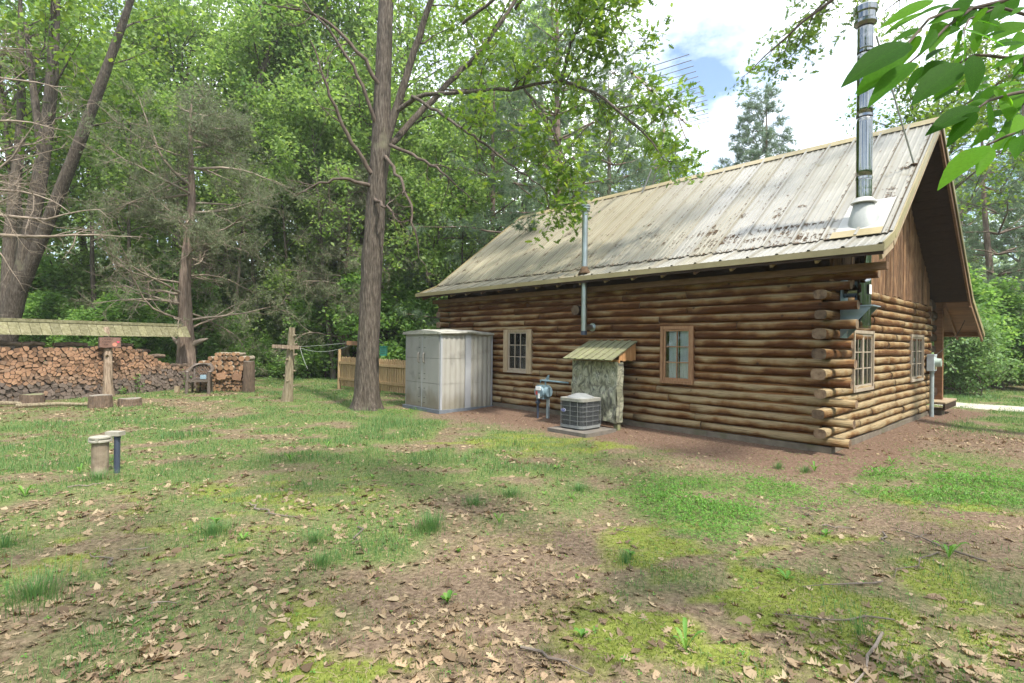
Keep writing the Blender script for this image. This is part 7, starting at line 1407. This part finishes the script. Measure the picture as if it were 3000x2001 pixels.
# ------------------------------------------------------------------ hickory bough close to the camera
# each leaf: stalk end, tip (metres), half width
fo = empty('hickory_tree', (4.6, -0.6, 0)); tag(fo, 'big-leaved hickory whose green bough hangs into the top right corner', 'tree')
FB = np.array([4.6, -0.6, 0.0]); rh = np.random.default_rng(55)
P, rr = resample([(4.6, -0.6, -0.2), (4.6, -0.6, 2), (4.5, -0.7, 6), (4.4, -0.9, 10), (4.2, -1.0, 14)], [0.3, 0.22, 0.18, 0.13, 0.03], 24); link('trunk', np_mesh('hickory_trunk', *tube_np(P - FB, rr, 14), 'bark', smooth=True), fo)
for P, r_, ns in (([(4.55, -0.65, 7), (3.2, 0.6, 8.6), (1.6, 1.8, 9.4), (0.2, 2.8, 9.5)], [0.10, 0.07, 0.045, 0.01], 8), ([(4.5, -0.8, 8.5), (3.0, -1.6, 10), (1.2, -2.0, 10.6), (-0.6, -2.2, 10.4)], [0.09, 0.06, 0.04, 0.01], 8), ([(4.5, -0.7, 9), (5.2, 0.9, 10.3), (6.0, 2.4, 10.8), (6.6, 3.8, 10.4)], [0.09, 0.06, 0.04, 0.01], 8), ([(4.5, -0.7, 7.5), (6.0, -1.2, 9), (7.6, -1.4, 9.8)], [0.09, 0.06, 0.01], 7), ([(4.4, -0.9, 10.5), (3.6, 0.2, 12), (2.4, 1.0, 12.8)], [0.08, 0.05, 0.01], 7), ([(4.6, -0.6, 2.6), (4.2, 0.2, 2.8), (3.3, 1.2, 2.9), (2.75, 1.85, 2.95)], [0.035, 0.028, 0.018, 0.009], 0)):  # upper limbs and foliage are unseen, added to dapple sunlight over the yard
    P, rr = resample(P, r_, 18); parts = [tube_np(P - FB, rr, 7)]; tp = []
    if ns: sprout(rh, P - FB, rr, ns, 1.9, 5, 0.6, 0.3, 0.1, 0.0, parts, tp, 4)
    V, F = join_np(parts); link('limb', np_mesh('limb', V, F, 'branch_bark', smooth=True), fo)
    if ns: V, F = leaf_cloud(rh, tp, 5, 0.16, 0.17, QUAD, QF, 0.9); link('foliage', np_mesh('foliage', V, F, 'leaf_oak'), fo)
def blade(lw, fold, bend):
    n_ = 12; V = []
    for i in range(n_ + 1):
        t_ = i / n_; w_ = lw * (math.sin(math.pi * t_ ** 0.72)) ** 0.85 * (1 - 0.12 * t_) if 0 < i < n_ else 0.004; sr = 0.006 * (i % 2) * (w_ > 0.05)
        for j in (-1, -0.5, 0, 0.5, 1): V.append((t_, j * (w_ - sr * abs(j)), fold * abs(j) * w_ - bend * t_ * t_))
    return np.array(V), np.array([[5 * i + j, 5 * i + j + 1, 5 * (i + 1) + j + 1, 5 * (i + 1) + j] for i in range(n_) for j in range(4)])
BLADES = [np_mesh('leaf', *blade(w_, f_, b_), 'hickory_leaf', smooth=True) for w_, f_, b_ in ((0.17, 0.18, 0.12), (0.19, 0.12, 0.18), (0.155, 0.25, 0.08), (0.22, 0.10, 0.14))]
for i, (bx_, by_, bz_, tx_, ty_, tz_, k, roll) in enumerate(BOUGH):
    p = Vector((bx_, by_, bz_)); q = Vector((tx_, ty_, tz_)); d = q - p; L_ = d.length; X_ = d.normalized(); toc = (Vector((0.6, 0, 2.6)) - p).normalized(); Zv = (Vector((0, 0, 1)) * 0.75 - toc * 0.85 * 0 + Vector((math.sin(roll), math.cos(roll) * -0.9, 0)) * 0.8); Zv = (Zv - X_ * Zv.dot(X_)).normalized(); Yv = Zv.cross(X_)
    m3 = Matrix((X_, Yv, Zv)).transposed(); o = link('leaf', BLADES[k], fo); o.matrix_local = Matrix.Translation(p - Vector(FB)) @ m3.to_4x4() @ Matrix.Diagonal((L_, L_, L_, 1))
for P, r0 in STEMS:
    mb = MB(); mb.tube([Vector(p) - Vector(FB) for p in P], [r0 * (1 - 0.6 * i / (len(P) - 1)) for i in range(len(P))], 7); mb.build('twig', 'branch_bark', fo, smooth=True)
# ------------------------------------------------------------------ thin summer haze over yard and wood
m, n, l, out = newmat('haze_air')
pv = n.new('ShaderNodeVolumePrincipled'); pv.inputs['Color'].default_value = (0.93, 0.97, 0.95, 1); pv.inputs['Density'].default_value = 0.0009; pv.inputs['Anisotropy'].default_value = 0.2
l.new(pv.outputs[0], out.inputs['Volume'])
hz_ = MB().box((-290, -75, -3.0), (290, 350, 27.0)).build('haze', 'haze_air'); tag(hz_, 'thin pale haze in the air of the yard and wood', 'haze', kind='stuff')
cy.volume_bounces = 0; cy.volume_step_rate = 10.0; cy.volume_max_steps = 64
